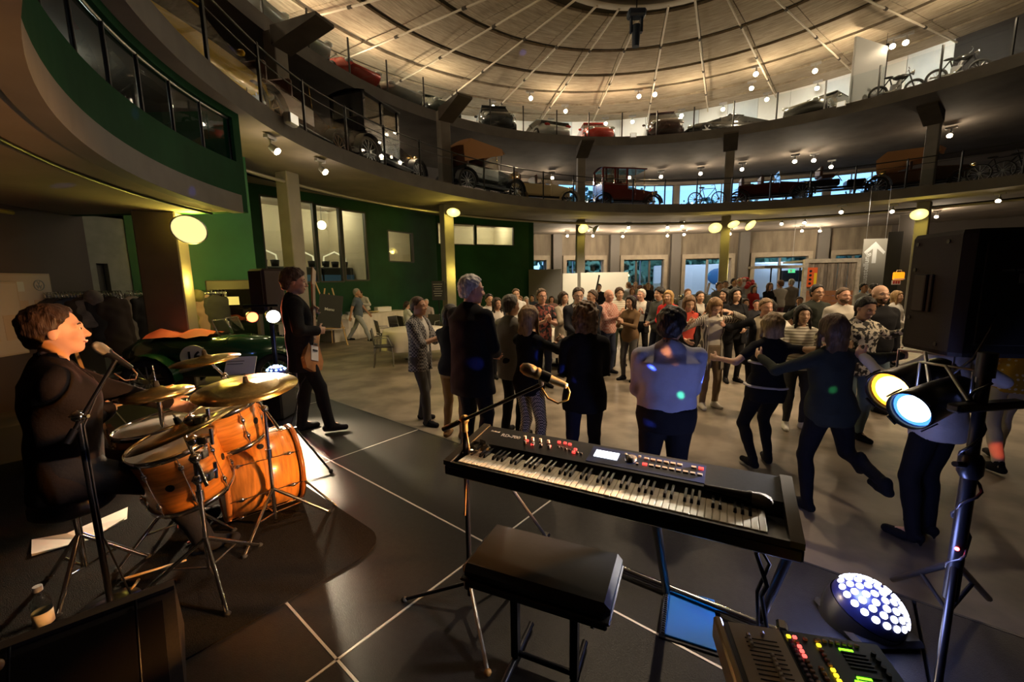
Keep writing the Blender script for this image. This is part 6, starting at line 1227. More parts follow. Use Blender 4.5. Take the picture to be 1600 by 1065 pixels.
# electric guitar in the player's hands
g0 = dep(488, 545, 4.38); gh = dep(486, 452, 4.60); t = thing('electric_guitar', 'sunburst electric guitar held by the guitarist', 'guitar'); fwdg = Vector((.95, -.15, 0)); t.matrix_world = basis(g0, (gh-g0).cross(fwdg), gh-g0)
out = [(.0, .16), (.06, .19), (.10, .15), (.085, .07), (.12, -.02), (.165, -.12), (.13, -.22), (.0, -.25), (-.13, -.22), (-.165, -.12), (-.12, -.02), (-.085, .07), (-.10, .15), (-.06, .19)]
MB().prism([(x, y) for x, y in out][::-1], -.022, .022).build('body', M('guitar_sunburst', (.45, .20, .07), .25, coat=.6, noise=(4, .5)), t); MB().box((0, .42, .025), (.045, .62, .022)).build('neck', M('rosewood', (.30, .18, .09), .5), t); MB().prism([(-.03, .72), (.03, .72), (.05, .90), (-.01, .93)], .015, .032).build('headstock', M('head_maple', (.45, .28, .13), .4), t); MB().box((0, -.05, .026), (.12, .16, .008)).build('pickguard', WHITE, t)
for y in (-.02, .05): MB().box((0, y, .034), (.075, .018, .01)).build('pickup', BLACK, t)
MB().tube([g0+Vector((0, -.05, -.2)), dep(470, 600, 4.3), dep(462, 640, 4.3), dep(452, 672, 4.3), dep(430, 690, 4.2)], .005, 6).build('guitar_cable', BLACK, label='thin black guitar cable hanging to the stage', cat='cable')
q = lvl(164, 625, ST+.02); q = dep(150, 640, 3.3); q.z = ST; t = thing('bass_guitar', 'bass guitar standing on a stand behind the drummer\'s microphone', 'guitar'); hd_ = dep(114, 530, 3.3); t.matrix_world = basis(Vector((q.x+.12, q.y, ST+.30)), Vector((.8, -.6, 0)), hd_-Vector((q.x+.12, q.y, ST+.30)))
MB().prism([(x*1.05, y*1.1) for x, y in out][::-1], -.022, .022).build('body', M('guitar_dark', (.06, .03, .02), .3, coat=.6), t); Ln = (hd_-Vector((q.x, q.y, ST+.30))).length; MB().box((0, Ln*.5, .025), (.045, Ln*.9, .022)).build('neck', MATS['rosewood'], t); MB().prism([(-.03, Ln*.93), (.03, Ln*.93), (.055, Ln*1.1), (-.02, Ln*1.12)], .015, .032).build('headstock', MATS['head_maple'], t)
for k in range(4): MB().cyl((-.05, Ln*.96+.045*k, .03), (.07, Ln*.96+.045*k, .03), .008, n=6).build('tuner', CHROME, t)
q = dep(118, 650, 3.9); t = thing('guitar_amplifier', 'small dark guitar amplifier with ribbed grille behind the drummer', 'amplifier', (q.x, q.y, ST), math.radians(-30)); zz = dep(118, 578, 3.9).z-ST; MB().box((0, 0, zz/2), (.5, .28, zz), bev=.02).build('cabinet', BLACK, t); MB().box((0, -.142, zz/2-.05), (.44, .01, zz-.16)).build('grille', M('grille_purple', (.05, .03, .04), .7), t)
for k in range(12): MB().box((-.2+k*.036, -.15, zz/2-.05), (.006, .008, zz-.18)).build('rib', BLACKM, t)
for k in range(4): MB().ball((.02+k*.03, -.145, zz-.04), .007, 6).build('indicator_led', led('indicator_blue', (.2, .35, 1), 8), t)
# music stand frame in front of the stage lamps
t = thing('pedal_case', 'black folding foot stand beside the bass drum', 'stand'); q = lvl(500, 735, ST); MB().cyl(q+Vector((-.35, .3, .28)), q+Vector((.12, -.05, .02)), .010, n=8).cyl(q+Vector((-.35, .3, .02)), q+Vector((-.35, .3, .3)), .012, n=8).cyl(q+Vector((-.45, -.05, .02)), q+Vector((-.35, .3, .28)), .010, n=8).build('frame', BLACKM, t); MB().ball(q+Vector((.12, -.05, .02)), .02, 8).build('rubber_foot', RUBBER, t)
# ================================================================ VEHICLES ON THE GALLERIES
WH = {}
TYRE = M('tyre', (.018, .017, .016), .75); DARKG = M('car_glass_dark', (.01, .012, .014), .06, coat=.6)
def wheel(t, c, r, w_, kind='spoke', rimm=None, yaw=0):
    k = (round(r, 3), round(w_, 3), kind, rimm.name if rimm else '')
    if k not in WH:
        a = MB(); tw_ = w_/2; rt_ = r-min(.5*w_+.03, r*.3); a.lathe([(rt_, -tw_*.8), (r*.97, -tw_), (r, -tw_*.5), (r, tw_*.5), (r*.97, tw_), (rt_, tw_*.8), (rt_, -tw_*.8)], 26, Matrix.Rotation(PI/2, 4, 'X'))
        b = MB()
        if kind == 'spoke':
            b.lathe([(rt_, -.02), (rt_+.012, -.02), (rt_+.012, .02), (rt_, .02), (rt_, -.02)], 26, Matrix.Rotation(PI/2, 4, 'X'))
            for i in range(12): an = 2*PI*i/12; b.cyl((0, .02*(i % 2)-.01, 0), (rt_*math.cos(an), 0, rt_*math.sin(an)), .010, n=5)
            b.cyl((0, -.06, 0), (0, .06, 0), .045, n=10)
        else:
            b.lathe([(rt_, -.05), (rt_, .07), (rt_*.9, .05)], 22, Matrix.Rotation(PI/2, 4, 'X'))
            for sgn in (-1, 1):
                for i in range(6): an = 2*PI*i/6; b.box((rt_*.5*math.cos(an), sgn*w_*.4, rt_*.5*math.sin(an)), (rt_*.95, .02, rt_*.22), (0, -an, 0))
                b.cyl((0, sgn*w_*.3, 0), (0, sgn*w_*.46, 0), rt_*.25, n=10)
        WH[k] = (a.mesh('wheel', TYRE), b.mesh('rim', rimm or STEEL))
    o = inst('wheel', WH[k][0], t, loc=c, rot=(0, 0, yaw)); inst('rim', WH[k][1], o); return o
LAMPG = M('headlamp_glass', (.8, .8, .75), .08, .3); TAILR = M('tail_lamp', (.35, .01, .01), .2)
def paint(n, c, r=.22): return M('car_'+n, c, r, coat=.8, metal=.15)
def modern(label, loc, rz, mat, kind='coupe', tailup=False):
    t = thing('car', label, 'car', loc, rz, 'cars on the upper gallery'); L, W, hb, hr = {'coupe': (4.3, .90, .78, 1.27), 'suv': (4.3, .90, 1.0, 1.75), 'sport': (4.4, .96, .74, 1.14), 'round': (4.0, .80, .88, 1.45)}[kind]
    xs = np.linspace(-L/2, L/2, 13); vs = []; np_ = 8
    for x in xs:
        u = x/(L/2); nose = 1-abs(u)**6*.35; ends = 1-max(0, abs(u)-.85)*1.6
        hbz = hb*(1-.18*max(0, u)**2 if kind != 'suv' else 1-.06*max(0, u)**2)*(1-.10*max(0, -u)**3); w_ = W*nose; zb = .20+.10*abs(u)**6
        prof = [(w_*.80, zb), (w_*.98, zb+.10), (w_, hbz*.62), (w_*.93, hbz*ends)]; vs += [(x, y, z) for y, z in prof]+[(x, -y, z) for y, z in prof[::-1]]
    fs = [(i*np_+j, i*np_+(j+1) % np_, (i+1)*np_+(j+1) % np_, (i+1)*np_+j) for i in range(12) for j in range(np_)]+[tuple(range(np_))[::-1], tuple(range(12*np_, 13*np_))]
    b = MB(); b.add(vs, fs, True); b.build('body', mat, t)
    cab = {'coupe': [(-1.75, .30), (-.85, .92), (.15, 1), (1.15, 0)], 'suv': [(-1.98, .55), (-1.7, .97), (.35, 1), (1.1, 0)], 'sport': [(-1.9, .15), (-.6, .85), (.05, 1), (1.3, 0)], 'round': [(-1.6, .25), (-.8, .95), (.2, 1), (1.0, 0)]}[kind]
    cv = []
    for x, f in cab:
        z = hb-.03+(hr-hb)*f; cv += [(x, W*.90, hb-.06), (x, W*(.90-.22*f), z), (x, -W*(.90-.22*f), z), (x, -W*.90, hb-.06)]
    c = MB(); c.add(cv, [(i*4+j, i*4+j+1, (i+1)*4+j+1, (i+1)*4+j) for i in range(3) for j in range(3)]+[(0, 1, 2, 3)[::-1], (12, 13, 14, 15)], False); c.build('windows', DARKG, t)
    (xa, fa), (xb, fb) = cab[1], cab[2]; MB().box(((xa+xb)/2, 0, hr-.01), (xb-xa+.1, W*1.38, .04), (0, -math.atan2((fb-fa)*(hr-hb), xb-xa), 0), bev=.015).build('roof', mat, t)
    for sx in (-1, 1):
        for sy in (-1, 1): wheel(t, (sx*L*.305, sy*(W-.12), .33), .33, .22, 'alloy')
    for sy in (-1, 1):
        MB().ball((L/2-.14, sy*W*.66, hb*.74), (.12, .15, .08), 10).build('headlamp', LAMPG, t); MB().ball((-L/2+.10, sy*W*.64, hb*.80), (.07, .16, .07), 10).build('tail_lamp', TAILR, t); MB().ball((.75, sy*(W+.06), hb+.06), (.07, .09, .06), 8).build('mirror', mat, t)
    MB().box((-L/2+.01, 0, hb*.52), (.03, .50, .11)).build('number_plate', WHITE, t)
    if kind == 'suv': MB().cyl((-L/2-.10, 0, .85), (-L/2+.06, 0, .85), .32, n=22).build('spare_wheel', TYRE, t)
    if tailup: MB().box((-1.55, 0, hr+.24), (1.15, W*1.55, .05), (0, math.radians(-18), 0), bev=.02).build('raised_lid', mat, t); [MB().cyl((-1.15, sy*.5, hb), (-1.7, sy*.5, hr+.18), .015, n=6).build('lid_strut', BLACKM, t) for sy in (-1, 1)]
    return t
def vintage(label, loc, rz, mat, style='open', wr=.42, rimm=None, group='old cars on the lower gallery', trim=None):
    t = thing('vintage_car', label, 'car', loc, rz, group); trim = trim or M('brass', (.60, .42, .14), .25, 1); L = 1.35; W = .62
    for sx in (-1, 1):
        for sy in (-1, 1): wheel(t, (sx*L, sy*(W+.05), wr), wr, .09, 'spoke', rimm)
    MB().box((0, W*.55, .58), (3.3, .07, .09)).box((0, -W*.55, .58), (3.3, .07, .09)).box((L, 0, wr), (.06, 1.2, .06)).box((-L, 0, wr), (.06, 1.2, .06)).build('chassis', BLACKM, t)
    fm = BLACK if style != 'cream' else mat
    for sx in (-1, 1):
        for sy in (-1, 1):
            f = MB(); n = 9; vs = []
            for i in range(n):
                a = PI*(.02+.96*i/(n-1)); rr_ = wr+.09; cx, cz = sx*L+rr_*math.cos(a), wr+rr_*math.sin(a); vs += [(cx, sy*(W-.09), cz), (cx, sy*(W+.17), cz-.015)]
            f.add(vs, [(2*i, 2*i+1, 2*i+3, 2*i+2) for i in range(n-1)], True); f.build('fender', fm, t)
    for sy in (-1, 1): MB().box((0, sy*(W+.06), .40), (1.7, .24, .03)).build('running_board', fm, t)
    for sy in (-1, 1):
        q = Vector((L+.28, sy*.42, .98)); MB().lathe([(.02, -.14), (.09, -.10), (.125, 0), (.125, .02)], 16, Matrix.Translation(q) @ Matrix.Rotation(PI/2, 4, 'Y')).build('headlamp', trim, t); MB().cyl(q+Vector((.015, 0, 0)), q+Vector((.025, 0, 0)), .115, n=16).build('lamp_glass', LAMPG, t)
    if style != 'cart':
        MB().add([(.45, -.42, .62), (.45, .42, .62), (.45, .44, 1.18), (.45, -.44, 1.18), (1.5, -.30, .62), (1.5, .30, .62), (1.5, .30, 1.08), (1.5, -.30, 1.08)], [(0, 1, 2, 3)[::-1], (4, 5, 6, 7), (3, 2, 6, 7), (0, 3, 7, 4), (1, 5, 6, 2)]).build('bonnet', mat, t); MB().box((1.53, 0, .84), (.07, .64, .56), bev=.02).build('radiator', trim, t)
        MB().box((-.45, 0, .86), (1.8, 1.16, .52), bev=.06).build('tub', mat, t)
        for x in (0, -.85): MB().box((x-.05, 0, 1.10), (.5, 1.0, .14), bev=.04).box((x-.30, 0, 1.32), (.14, 1.0, .46), bev=.05).build('seat', M('seat_leather', (.08, .03, .018), .5), t)
    else:
        MB().box((-.5, 0, .80), (1.2, .95, .30), bev=.05).build('deck', mat, t); MB().box((-.35, 0, 1.10), (.5, .9, .16), bev=.04).box((-.62, 0, 1.34), (.12, .9, .42), bev=.04).build('seat', M('seat_leather', (.08, .03, .018), .5), t); MB().box((.75, 0, .75), (.7, .6, .3), bev=.05).build('engine_box', BLACKM, t)
    MB().tube([(.35, .25, .95), (.12, .25, 1.30)], .018, 6).lathe([(.17, -.012), (.19, 0), (.17, .012), (.155, 0), (.17, -.012)], 20, Matrix.Translation((.12, .25, 1.31)) @ Matrix.Rotation(math.radians(-35), 4, 'Y')).build('steering_wheel', BLACK, t)
    if style in ('coach', 'limo'):
        x0, x1 = (-1.35, .35) if style == 'coach' else (-1.35, -.05); zt = 2.12; cab = MB()
        for x in (x0, (x0+x1)/2, x1):
            for sy in (-1, 1): cab.box((x, sy*.56, 1.6), (.09, .07, zt-1.1))
        cab.box(((x0+x1)/2, .56, 1.22), (x1-x0, .06, .36)).box(((x0+x1)/2, -.56, 1.22), (x1-x0, .06, .36)).box((x0, 0, 1.25), (.06, 1.1, .40)); cab.build('cabin', mat, t)
        for sy in (-1, 1):
            for k in range(2): MB().box((x0+(x1-x0)*(.25+.5*k), sy*.555, 1.72), ((x1-x0)*.42, .012, .62)).build('cabin_window', glass('cabin_glass', (.9, .88, .8), .12), t)
        xe = 1.0 if style == 'limo' else x1+.1; n = 9; vs = []
        for i in range(n):
            u = -1+2*i/(n-1); vs += [(x0-.06, u*.64, zt+.10*(1-u*u)), (xe, u*.64, zt+.10*(1-u*u))]
        MB().add(vs+[(x, y, z-.04) for x, y, z in vs], [(2*i, 2*i+2, 2*i+3, 2*i+1) for i in range(n-1)]+[(2*n+2*i, 2*n+2*i+1, 2*n+2*i+3, 2*n+2*i+2) for i in range(n-1)]+[(0, 2*n, 2*n+2*n-2, 2*n-2)][:0]).box(((x0+xe)/2, 0, zt), (xe-x0, 1.26, .05)).build('roof', mat if style == 'limo' else BLACK, t)
        if style == 'limo':
            for sy in (-1, 1): MB().cyl((.92, sy*.5, .95), (.92, sy*.5, zt), .018, n=6).build('roof_post', trim, t)
    if style == 'top':
        TOPM = M('canvas_tan', (.40, .19, .07), .8); vs = []; n = 7
        for x, z, k in ((-1.45, 1.72, .92), (-1.1, 2.02, 1), (.55, 1.95, 1), (.75, 1.80, .95)):
            for i in range(n): u = -1+2*i/(n-1); vs.append((x, u*.66*k, z+.07*(1-u*u)))
        MB().add(vs, [(j*n+i, j*n+i+1, (j+1)*n+i+1, (j+1)*n+i) for j in range(3) for i in range(n-1)], True).build('canvas_top', TOPM, t)
        for sy in (-1, 1):
            MB().add([(-1.45, sy*.62, 1.72), (-1.1, sy*.66, 2.02), (.55, sy*.66, 1.95), (.6, sy*.66, 1.72), (-1.4, sy*.62, 1.15)], [(0, 1, 2, 3, 4)]).build('canvas_side', TOPM, t); MB().cyl((.5, sy*.6, 1.0), (.55, sy*.64, 1.92), .014, n=6).build('top_bow', BLACKM, t)
    if style in ('open', 'top', 'cream'): MB().box((.42, 0, 1.42), (.02, .98, .46), (0, math.radians(-12), 0)).build('windscreen', glass('cabin_glass', (.9, .88, .8), .12), t); [MB().cyl((.47, sy*.5, 1.15), (.37, sy*.5, 1.68), .014, n=6).build('screen_post', trim, t) for sy in (-1, 1)]
    if style == 'cream': MB().box((-1.35, 0, 1.38), (.42, 1.15, .42), bev=.12).build('folded_hood', M('canvas_cream', (.55, .42, .25), .8), t)
    return t
def gal(edge, zt, px, inset):
    best = None
    for a in np.arange(0, 215, .5):
        th = math.radians(a); p = edge(th)
        x, y, k = project((p.x, p.y, zt))
        if k > 1 and (best is None or abs(x-px) < best[0]): best = (abs(x-px), th)
    p = edge(best[1], inset); p2 = edge(best[1]+.02, inset); tg = (p2-p).normalized(); return Vector((p.x, p.y, zt)), math.atan2(tg.y, tg.x)    # tangent runs to the left in view
P_DKG, P_RED, P_BLK, P_SIL, P_WHT = paint('grey_green', (.10, .13, .12)), paint('red', (.55, .03, .02)), paint('black', (.012, .012, .013)), paint('silver', (.42, .42, .40)), paint('white', (.6, .6, .58))
for px, ins, turn, mat, kind, lab, kw in [(425, 2.2, 90, P_SIL, 'round', 'silver rounded car at the left end of the upper gallery', {}), (497, 2.25, 80, P_SIL, 'coupe', 'pale silver coupe left of the red car on the upper gallery', {}), (570, 2.25, 85, P_RED, 'coupe', 'red car with raised rear lid on the upper gallery', dict(tailup=True)), (636, 2.3, 85, P_SIL, 'sport', 'silver car with large wheel beside the red car on the upper gallery', {}), (704, 2.2, 85, P_DKG, 'round', 'grey green rounded car behind the small floodlight', {}), (793, 2.5, 75, paint('dark_suv', (.03, .035, .04)), 'suv', 'dark off-roader with flat roof on the upper gallery', {}), (862, 2.6, -85, P_WHT, 'coupe', 'white and black car facing the hall on the upper gallery', {}), (937, 2.6, 90, P_RED, 'round', 'red rounded car in the middle of the upper gallery', {}), (1037, 2.5, 90, paint('maroon_black', (.05, .02, .018)), 'suv', 'dark maroon car with spare wheel on the upper gallery', {}), (1130, 2.4, 25, P_BLK, 'sport', 'black sports car with alloy wheels on the upper gallery', {}), (1275, 2.4, 70, paint('olive_grey', (.07, .065, .05)), 'coupe', 'olive grey car left of the white screen on the upper gallery', {})]:
    p, a = gal(edge2, Z2T, px, ins); modern(lab, p, a+math.radians(turn), mat, kind, **kw)
MAR = paint('maroon', (.16, .022, .018)); NAVYB = paint('coach_black', (.016, .017, .024)); WOODR = M('spoke_wood', (.40, .24, .12), .5); CRM = paint('cream', (.62, .48, .26)); DRD = paint('dark_red', (.10, .018, .014)); BRN = paint('brown', (.14, .085, .06))
for px, ins, turn, mat, st, lab, rim_ in [(520, 2.0, 188, BRN, 'open', 'brown open old car with brass trim and wooden spokes', WOODR), (636, 2.2, 192, NAVYB, 'coach', 'tall black coach-built old car with pale cabin windows', None), (778, 2.2, 186, paint('dark_green_old', (.02, .03, .022)), 'top', 'old car with tan canvas top on the lower gallery', None), (868, 2.0, 175, CRM, 'cream', 'cream old car with folded canvas hood', None), (985, 2.2, 183, MAR, 'limo', 'maroon old limousine with long roof on the lower gallery', None), (1195, 2.0, 178, DRD, 'open', 'dark red open old car right of the gallery pillar', None), (1290, 1.4, 186, P_BLK, 'cart', 'black open motor carriage with thin spoked wheels', None), (1405, 2.6, 178, paint('umber', (.11, .05, .025)), 'top', 'dark old car with brown canvas top, right end of the lower gallery', None)]:
    p, a = gal(edge1, Z1T, px, ins+.65 if px > 800 else 1.45); vintage(lab, p, a+math.radians(turn), mat, st, rimm=rim_)
p, a = gal(edge1, Z1T, 385, 1.35); modern('yellow car behind the lower gallery railing at the left', p, a+math.radians(170), paint('yellow', (.62, .38, .01)), 'round')['group'] = 'cars on the lower gallery'
q = byp(T0+.32, BY[2]+1.9, 3.47); modern('yellow and black car inside the mezzanine bay window', q, T0+.32+PI/2, paint('yellow', (.62, .38, .01)), 'sport')['group'] = 'cars in the mezzanine bay'
# two-wheelers
def bicycle(label, loc, rz, motor=False, cat='bicycle'):
    t = thing(cat, label, cat, loc, rz, 'two-wheelers on the galleries'); r = .34 if not motor else .31
    for x in (-.52, .55): wheel(t, (x, 0, r), r, .04 if not motor else .10, 'spoke')
    f = MB(); J = {'bb': (-.05, 0, .30), 'st': (-.2, 0, .80), 'hd': (.38, 0, .82), 'rr': (-.52, 0, r), 'fr': (.55, 0, r)}
    for a, b in (('bb', 'st'), ('st', 'hd'), ('bb', 'hd'), ('bb', 'rr'), ('st', 'rr'), ('hd', 'fr')): f.cyl(J[a], J[b], .016 if not motor else .026, n=6)
    f.cyl((.38, 0, .8), (.34, 0, .98), .014, n=6); f.build('frame', BLACKM, t); MB().tube([(.28, .28, 1.0), (.34, .1, 1.0), (.34, -.1, 1.0), (.28, -.28, 1.0)], .012, 6).build('handlebar', CHROME, t); MB().ball((-.24, 0, .86), (.15, .07, .04), 10).build('saddle', RUBBER, t)
    if motor: MB().ball((.12, 0, .78), (.25, .12, .10), 12).build('tank', P_BLK, t); MB().box((0, 0, .42), (.34, .22, .28), bev=.05).cyl((.05, 0, .5), (.12, 0, .68), .08, n=10).build('engine', STEEL, t); MB().lathe([(.02, -.1), (.09, 0), (.09, .02)], 14, Matrix.Translation((.48, 0, .86)) @ Matrix.Rotation(PI/2, 4, 'Y')).build('headlamp', CHROME, t); MB().tube([(.1, -.13, .45), (-.1, -.15, .28), (-.7, -.15, .3)], .028, 8).build('exhaust', CHROME, t)
    return t
for px, lab in ((1105, 'bicycle leaning by the gallery pillar railing'), (1548, 'left of two bicycles at the right end of the lower gallery'), (1585, 'right of two bicycles at the right end of the lower gallery')):
    p, a = gal(edge1, Z1T, px, .9); bicycle(lab, p, a+PI)
for px, lab in ((1393, 'motorcycle right of the white screen on the upper gallery'), (1478, 'motorcycle with gold fork before the dark upper wall')):
    p, a = gal(edge2, Z2T, px, 1.0); bicycle(lab, p, a+PI+.3, True, 'motorcycle')
p, a = gal(edge2, Z2T, 1345, 1.1); t = thing('display_screen', 'tall white display screen standing out over the upper gallery', 'screen', p, a+math.radians(68)); MB().box((0, 0, 1.25), (2.1, .08, 2.5), bev=.01).build('panel', M('screen_grey_white', (.55, .57, .58), .5), t); MB().box((-1.03, 0, 1.3), (.05, .10, 2.6)).build('frame', BLACKM, t); MB().cyl((-.98, 0, 2.5), (-.98, 0, 3.1), .008, n=5).build('hanging_wire', BLACKM, t)
# moving-head projector under the roof ring
q = rng(994, 43, 14.6); t = thing('moving_head_light', 'dark blue moving-head light hanging under the roof centre', 'lamp', q); BLUEM = M('projector_blue', (.02, .035, .07), .4)
MB().box((0, 0, .38), (.55, .35, .22), bev=.05).build('base', BLUEM, t); MB().cyl((0, 0, .05), (0, 0, -.55), .14, .11, n=16).build('head', BLUEM, t); MB().box((-.16, 0, .1), (.06, .14, .5)).box((.16, 0, .1), (.06, .14, .5)).build('yoke', BLUEM, t); MB().cyl((0, 0, .45), (0, 0, 10.6-q.z), .02, n=6).build('hanging_rod', BLACKM, t)
# ================================================================ LEFT SIDE
# green racing car with number 16
rw, fw_ = dep(228, 574, 6.55), dep(432, 572, 7.0); ax = fw_-rw; ax.z = 0; t = thing('racing_car', 'dark green vintage racing car with white roundel number 16', 'car'); t.matrix_world = basis(Vector((rw.x, rw.y, 0)), ax, Vector((-ax.y, ax.x, 0))); LB = ax.length; GRN = paint('racing_green', (.010, .055, .025), .18)
for x in (0, LB):
    for y in (0, 1.25): wheel(t, (x, y, .36), .36, .16, 'spoke')
vs = []; prof = [(-.55, .20, .42, .85), (-.25, .36, .34, 1.02), (.25, .42, .30, 1.05), (.85, .44, .28, 1.0), (1.25, .42, .28, 1.02), (LB*.72, .36, .30, .98), (LB+.15, .26, .34, .90)]; n = 10
for x, hw_, zb, zt in prof:
    for i in range(n):
        a = 2*PI*i/n; cz = (zb+zt)/2; vs.append((x, .62+hw_*np.sign(math.cos(a))*abs(math.cos(a))**.6, cz+(zt-zb)/2*np.sign(math.sin(a))*abs(math.sin(a))**.6))
MB().add(vs, [(j*n+i, j*n+(i+1) % n, (j+1)*n+(i+1) % n, (j+1)*n+i) for j in range(len(prof)-1) for i in range(n)]+[tuple(range(n))[::-1], tuple(range((len(prof)-1)*n, len(prof)*n))], True).build('body', GRN, t)
for x in (0, LB):
    for y in (0, 1.25):
        vs = []
        for i in range(9): a = PI*(.0+.85*i/8); vs += [(x+.44*math.cos(a), y-.13, .36+.44*math.sin(a)), (x+.44*math.cos(a), y+.13, .36+.44*math.sin(a))]
        MB().add(vs+[(a_, b_, c_-.02) for a_, b_, c_ in vs], [(2*i, 2*i+1, 2*i+3, 2*i+2) for i in range(8)]+[(18+2*i+2, 18+2*i+3, 18+2*i+1, 18+2*i) for i in range(8)], True).build('fender', GRN, t)
MB().cyl((.62, .17, .70), (.62, .145, .70), .20, n=28).build('number_roundel', M('roundel_white', (.75, .72, .66), .5), t); text('number', '16', .24, BLACK, t, basis((.62, .142, .70), (1, 0, 0), (0, 0, 1)), .002)
rc = MB(); rr2 = random.Random(5); vs = [(-.15+.95*i/9, .28+.70*j/6, 1.02+.13*math.sin(PI*j/6)*(.6+.4*math.sin(i*1.3))+rr2.uniform(-.02, .02)) for j in range(7) for i in range(10)]; rc.add(vs, [(j*10+i, j*10+i+1, (j+1)*10+i+1, (j+1)*10+i) for j in range(6) for i in range(9)], True).build('seat_cover', M('cloth_red_cover', (.42, .045, .03), .75), t)
for y in (.35, .90):
    MB().box((1.02, y, 1.17), (.012, .48, .26), (0, math.radians(-22), 0)).build('windscreen', glass('cabin_glass', (.9, .88, .8), .12), t); MB().tube([(1.06, y-.25, 1.03), (.97, y-.25, 1.30), (.97, y+.25, 1.30), (1.06, y+.25, 1.03)], .012, 6).build('screen_frame', CHROME, t)
for y in (.38, .88): MB().lathe([(.02, -.14), (.10, -.08), (.13, 0), (.13, .03)], 16, Matrix.Translation((LB+.28, y, .78)) @ Matrix.Rotation(PI/2, 4, 'Y')).build('headlamp', CHROME, t)
MB().box((LB+.17, .62, .66), (.06, .5, .5), bev=.02).build('radiator', CHROME, t); MB().tube([(1.0, .10, .62), (.2, .10, .42), (-.7, .10, .40)], .035, 8).build('exhaust', STEEL, t)
q = dep(376, 571, 6.3); t = thing('info_placard', 'white information placard leaning before the racing car', 'sign', (q.x, q.y, 0)); MB().box((0, 0, q.z), (.42, .02, .30), (math.radians(-35), 0, math.radians(12))).build('placard', WHITE, t); MB().cyl((0, .02, 0), (0, .02, q.z), .012, n=6).lathe([(.001, .012), (.14, .01), (.14, 0)], 20).build('stand', STEEL, t)
for k in range(4): MB().box((-.06, -.012+.001*k, q.z+.08-.045*k), (.22 if k else .30, .003, .012), (math.radians(-35), 0, math.radians(12))).build('print_line', GREY, t).location = (0, -.004+.03*k-.05, 0)
# coat rails and jackets
def jacket(label, p, rz, mat, h_=.85, w_=.46, hood=False):
    F = Field(vec(-.4, -.25, -h_-.1), vec(.4, .25, .1), .024); F.put(trunk(vec(0, 0, 0), np.eye(3), [(-h_, w_*.52, .10, 0), (-h_*.5, w_*.46, .09, 0), (-.16, w_*.44, .085, 0), (-.05, w_*.30, .06, 0), (0, .07, .05, 0)]), 0, .03)
    for sd in (1, -1): F.put(rcone(vec(sd*w_*.40, 0, -.12), vec(sd*w_*.56, .03, -h_*.78), .07, .055), 0, .03)
    if hood: F.put(ellip((0, -.05, -.02), (.13, .10, .14)), 0, .03)
    F.noise(.006, .9, sum(map(ord, label)) % 50); o = bpy.data.objects.new('jacket', F.mesh('jacket', mat)); COL.objects.link(o); o.location = p; o.rotation_euler = (0, 0, rz); return tag(o, label, 'jacket', 'jackets on the coat rails')
JC = {'black': M('jk_black', (.018, .017, .018), .8), 'brown': M('jk_brown', (.045, .028, .018), .8), 'grey': M('jk_grey', (.20, .18, .165), .85, noise=(8, .3)), 'olive': M('jk_olive', (.10, .085, .035), .8), 'blue': M('jk_blue', (.03, .04, .07), .8), 'pink': M('jk_dusty', (.20, .12, .11), .8), 'pale': M('jk_pale', (.30, .27, .24), .8)}
def coat_rail(label, pxa, pxb, py, D, n=20):
    a, b = rng(pxa, py, D), rng(pxb, py, D+.15); z = (a.z+b.z)/2; a.z = b.z = z; t = thing('coat_rail', label, 'coat rail'); MB().cyl(a, b, .022, n=8).build('rail', STEEL, t)
    hk = MB().tube([(0, 0, .06), (.02, -.05, .06), (.03, -.10, -.02), (.03, -.06, -.06), (.02, -.02, -.04)], .008, 5).mesh('hook', CHROME); ang = math.atan2(b.y-a.y, b.x-a.x)
    for i in range(n): inst('hook', hk, t, loc=a.lerp(b, (i+.5)/n), rot=(0, 0, ang))
    for p in (a, b): MB().cyl((p.x, p.y, 0), (p.x, p.y, z), .022, n=8).box((p.x, p.y, .02), (.08, .6, .04), (0, 0, ang)).build('post', STEEL, t)
    MB().cyl((a.x, a.y, .3), (b.x, b.y, .3), .018, n=8).build('shoe_bar', STEEL, t); return a, b, ang
a, b, an = coat_rail('long coat rail with chrome hooks by the dark taupe wall', 62, 188, 461, 10.4, 26)
for u, m, lab, kw in ((.18, 'black', 'short black jacket near the framed poster', dict(h_=.6)), (.40, 'blue', 'dark blue coat left of the grey hooded jacket', {}), (.52, 'brown', 'brown coat left of the grey hooded jacket', {}), (.66, 'grey', 'grey printed jacket with hood on the coat rail', dict(h_=.55, hood=True)), (.76, 'black', 'black jacket right of the grey hooded jacket', dict(h_=.8)), (.90, 'brown', 'long dark brown coat at the end of the rail', dict(h_=1.1))): jacket(lab, a.lerp(b, u)+Vector((0, -.06, -.03)), an+.2, JC[m], **kw)
a, b, an = coat_rail('coat rail beside the broad taupe pillar', 195, 243, 459, 10.8, 9)
for u, m, lab, kw in ((.30, 'pale', 'pale grey coat hanging left of the pillar', {}), (.75, 'black', 'long black coat hanging left of the pillar', dict(h_=1.1, w_=.55))): jacket(lab, a.lerp(b, u)+Vector((0, -.06, -.03)), an+.2, JC[m], **kw)
a, b, an = coat_rail('coat rail right of the pillar under the green wall', 284, 352, 458, 10.8, 12)
for u, m, lab, kw in ((.15, 'olive', 'olive coat hanging right of the pillar', {}), (.36, 'olive', 'olive jacket with hood right of the pillar', dict(hood=True)), (.56, 'pink', 'dusty brown coat right of the pillar', {}), (.78, 'black', 'black coat at the end of the pillar rail', {})): jacket(lab, a.lerp(b, u)+Vector((0, -.06, -.03)), an+.2, JC[m], **kw)
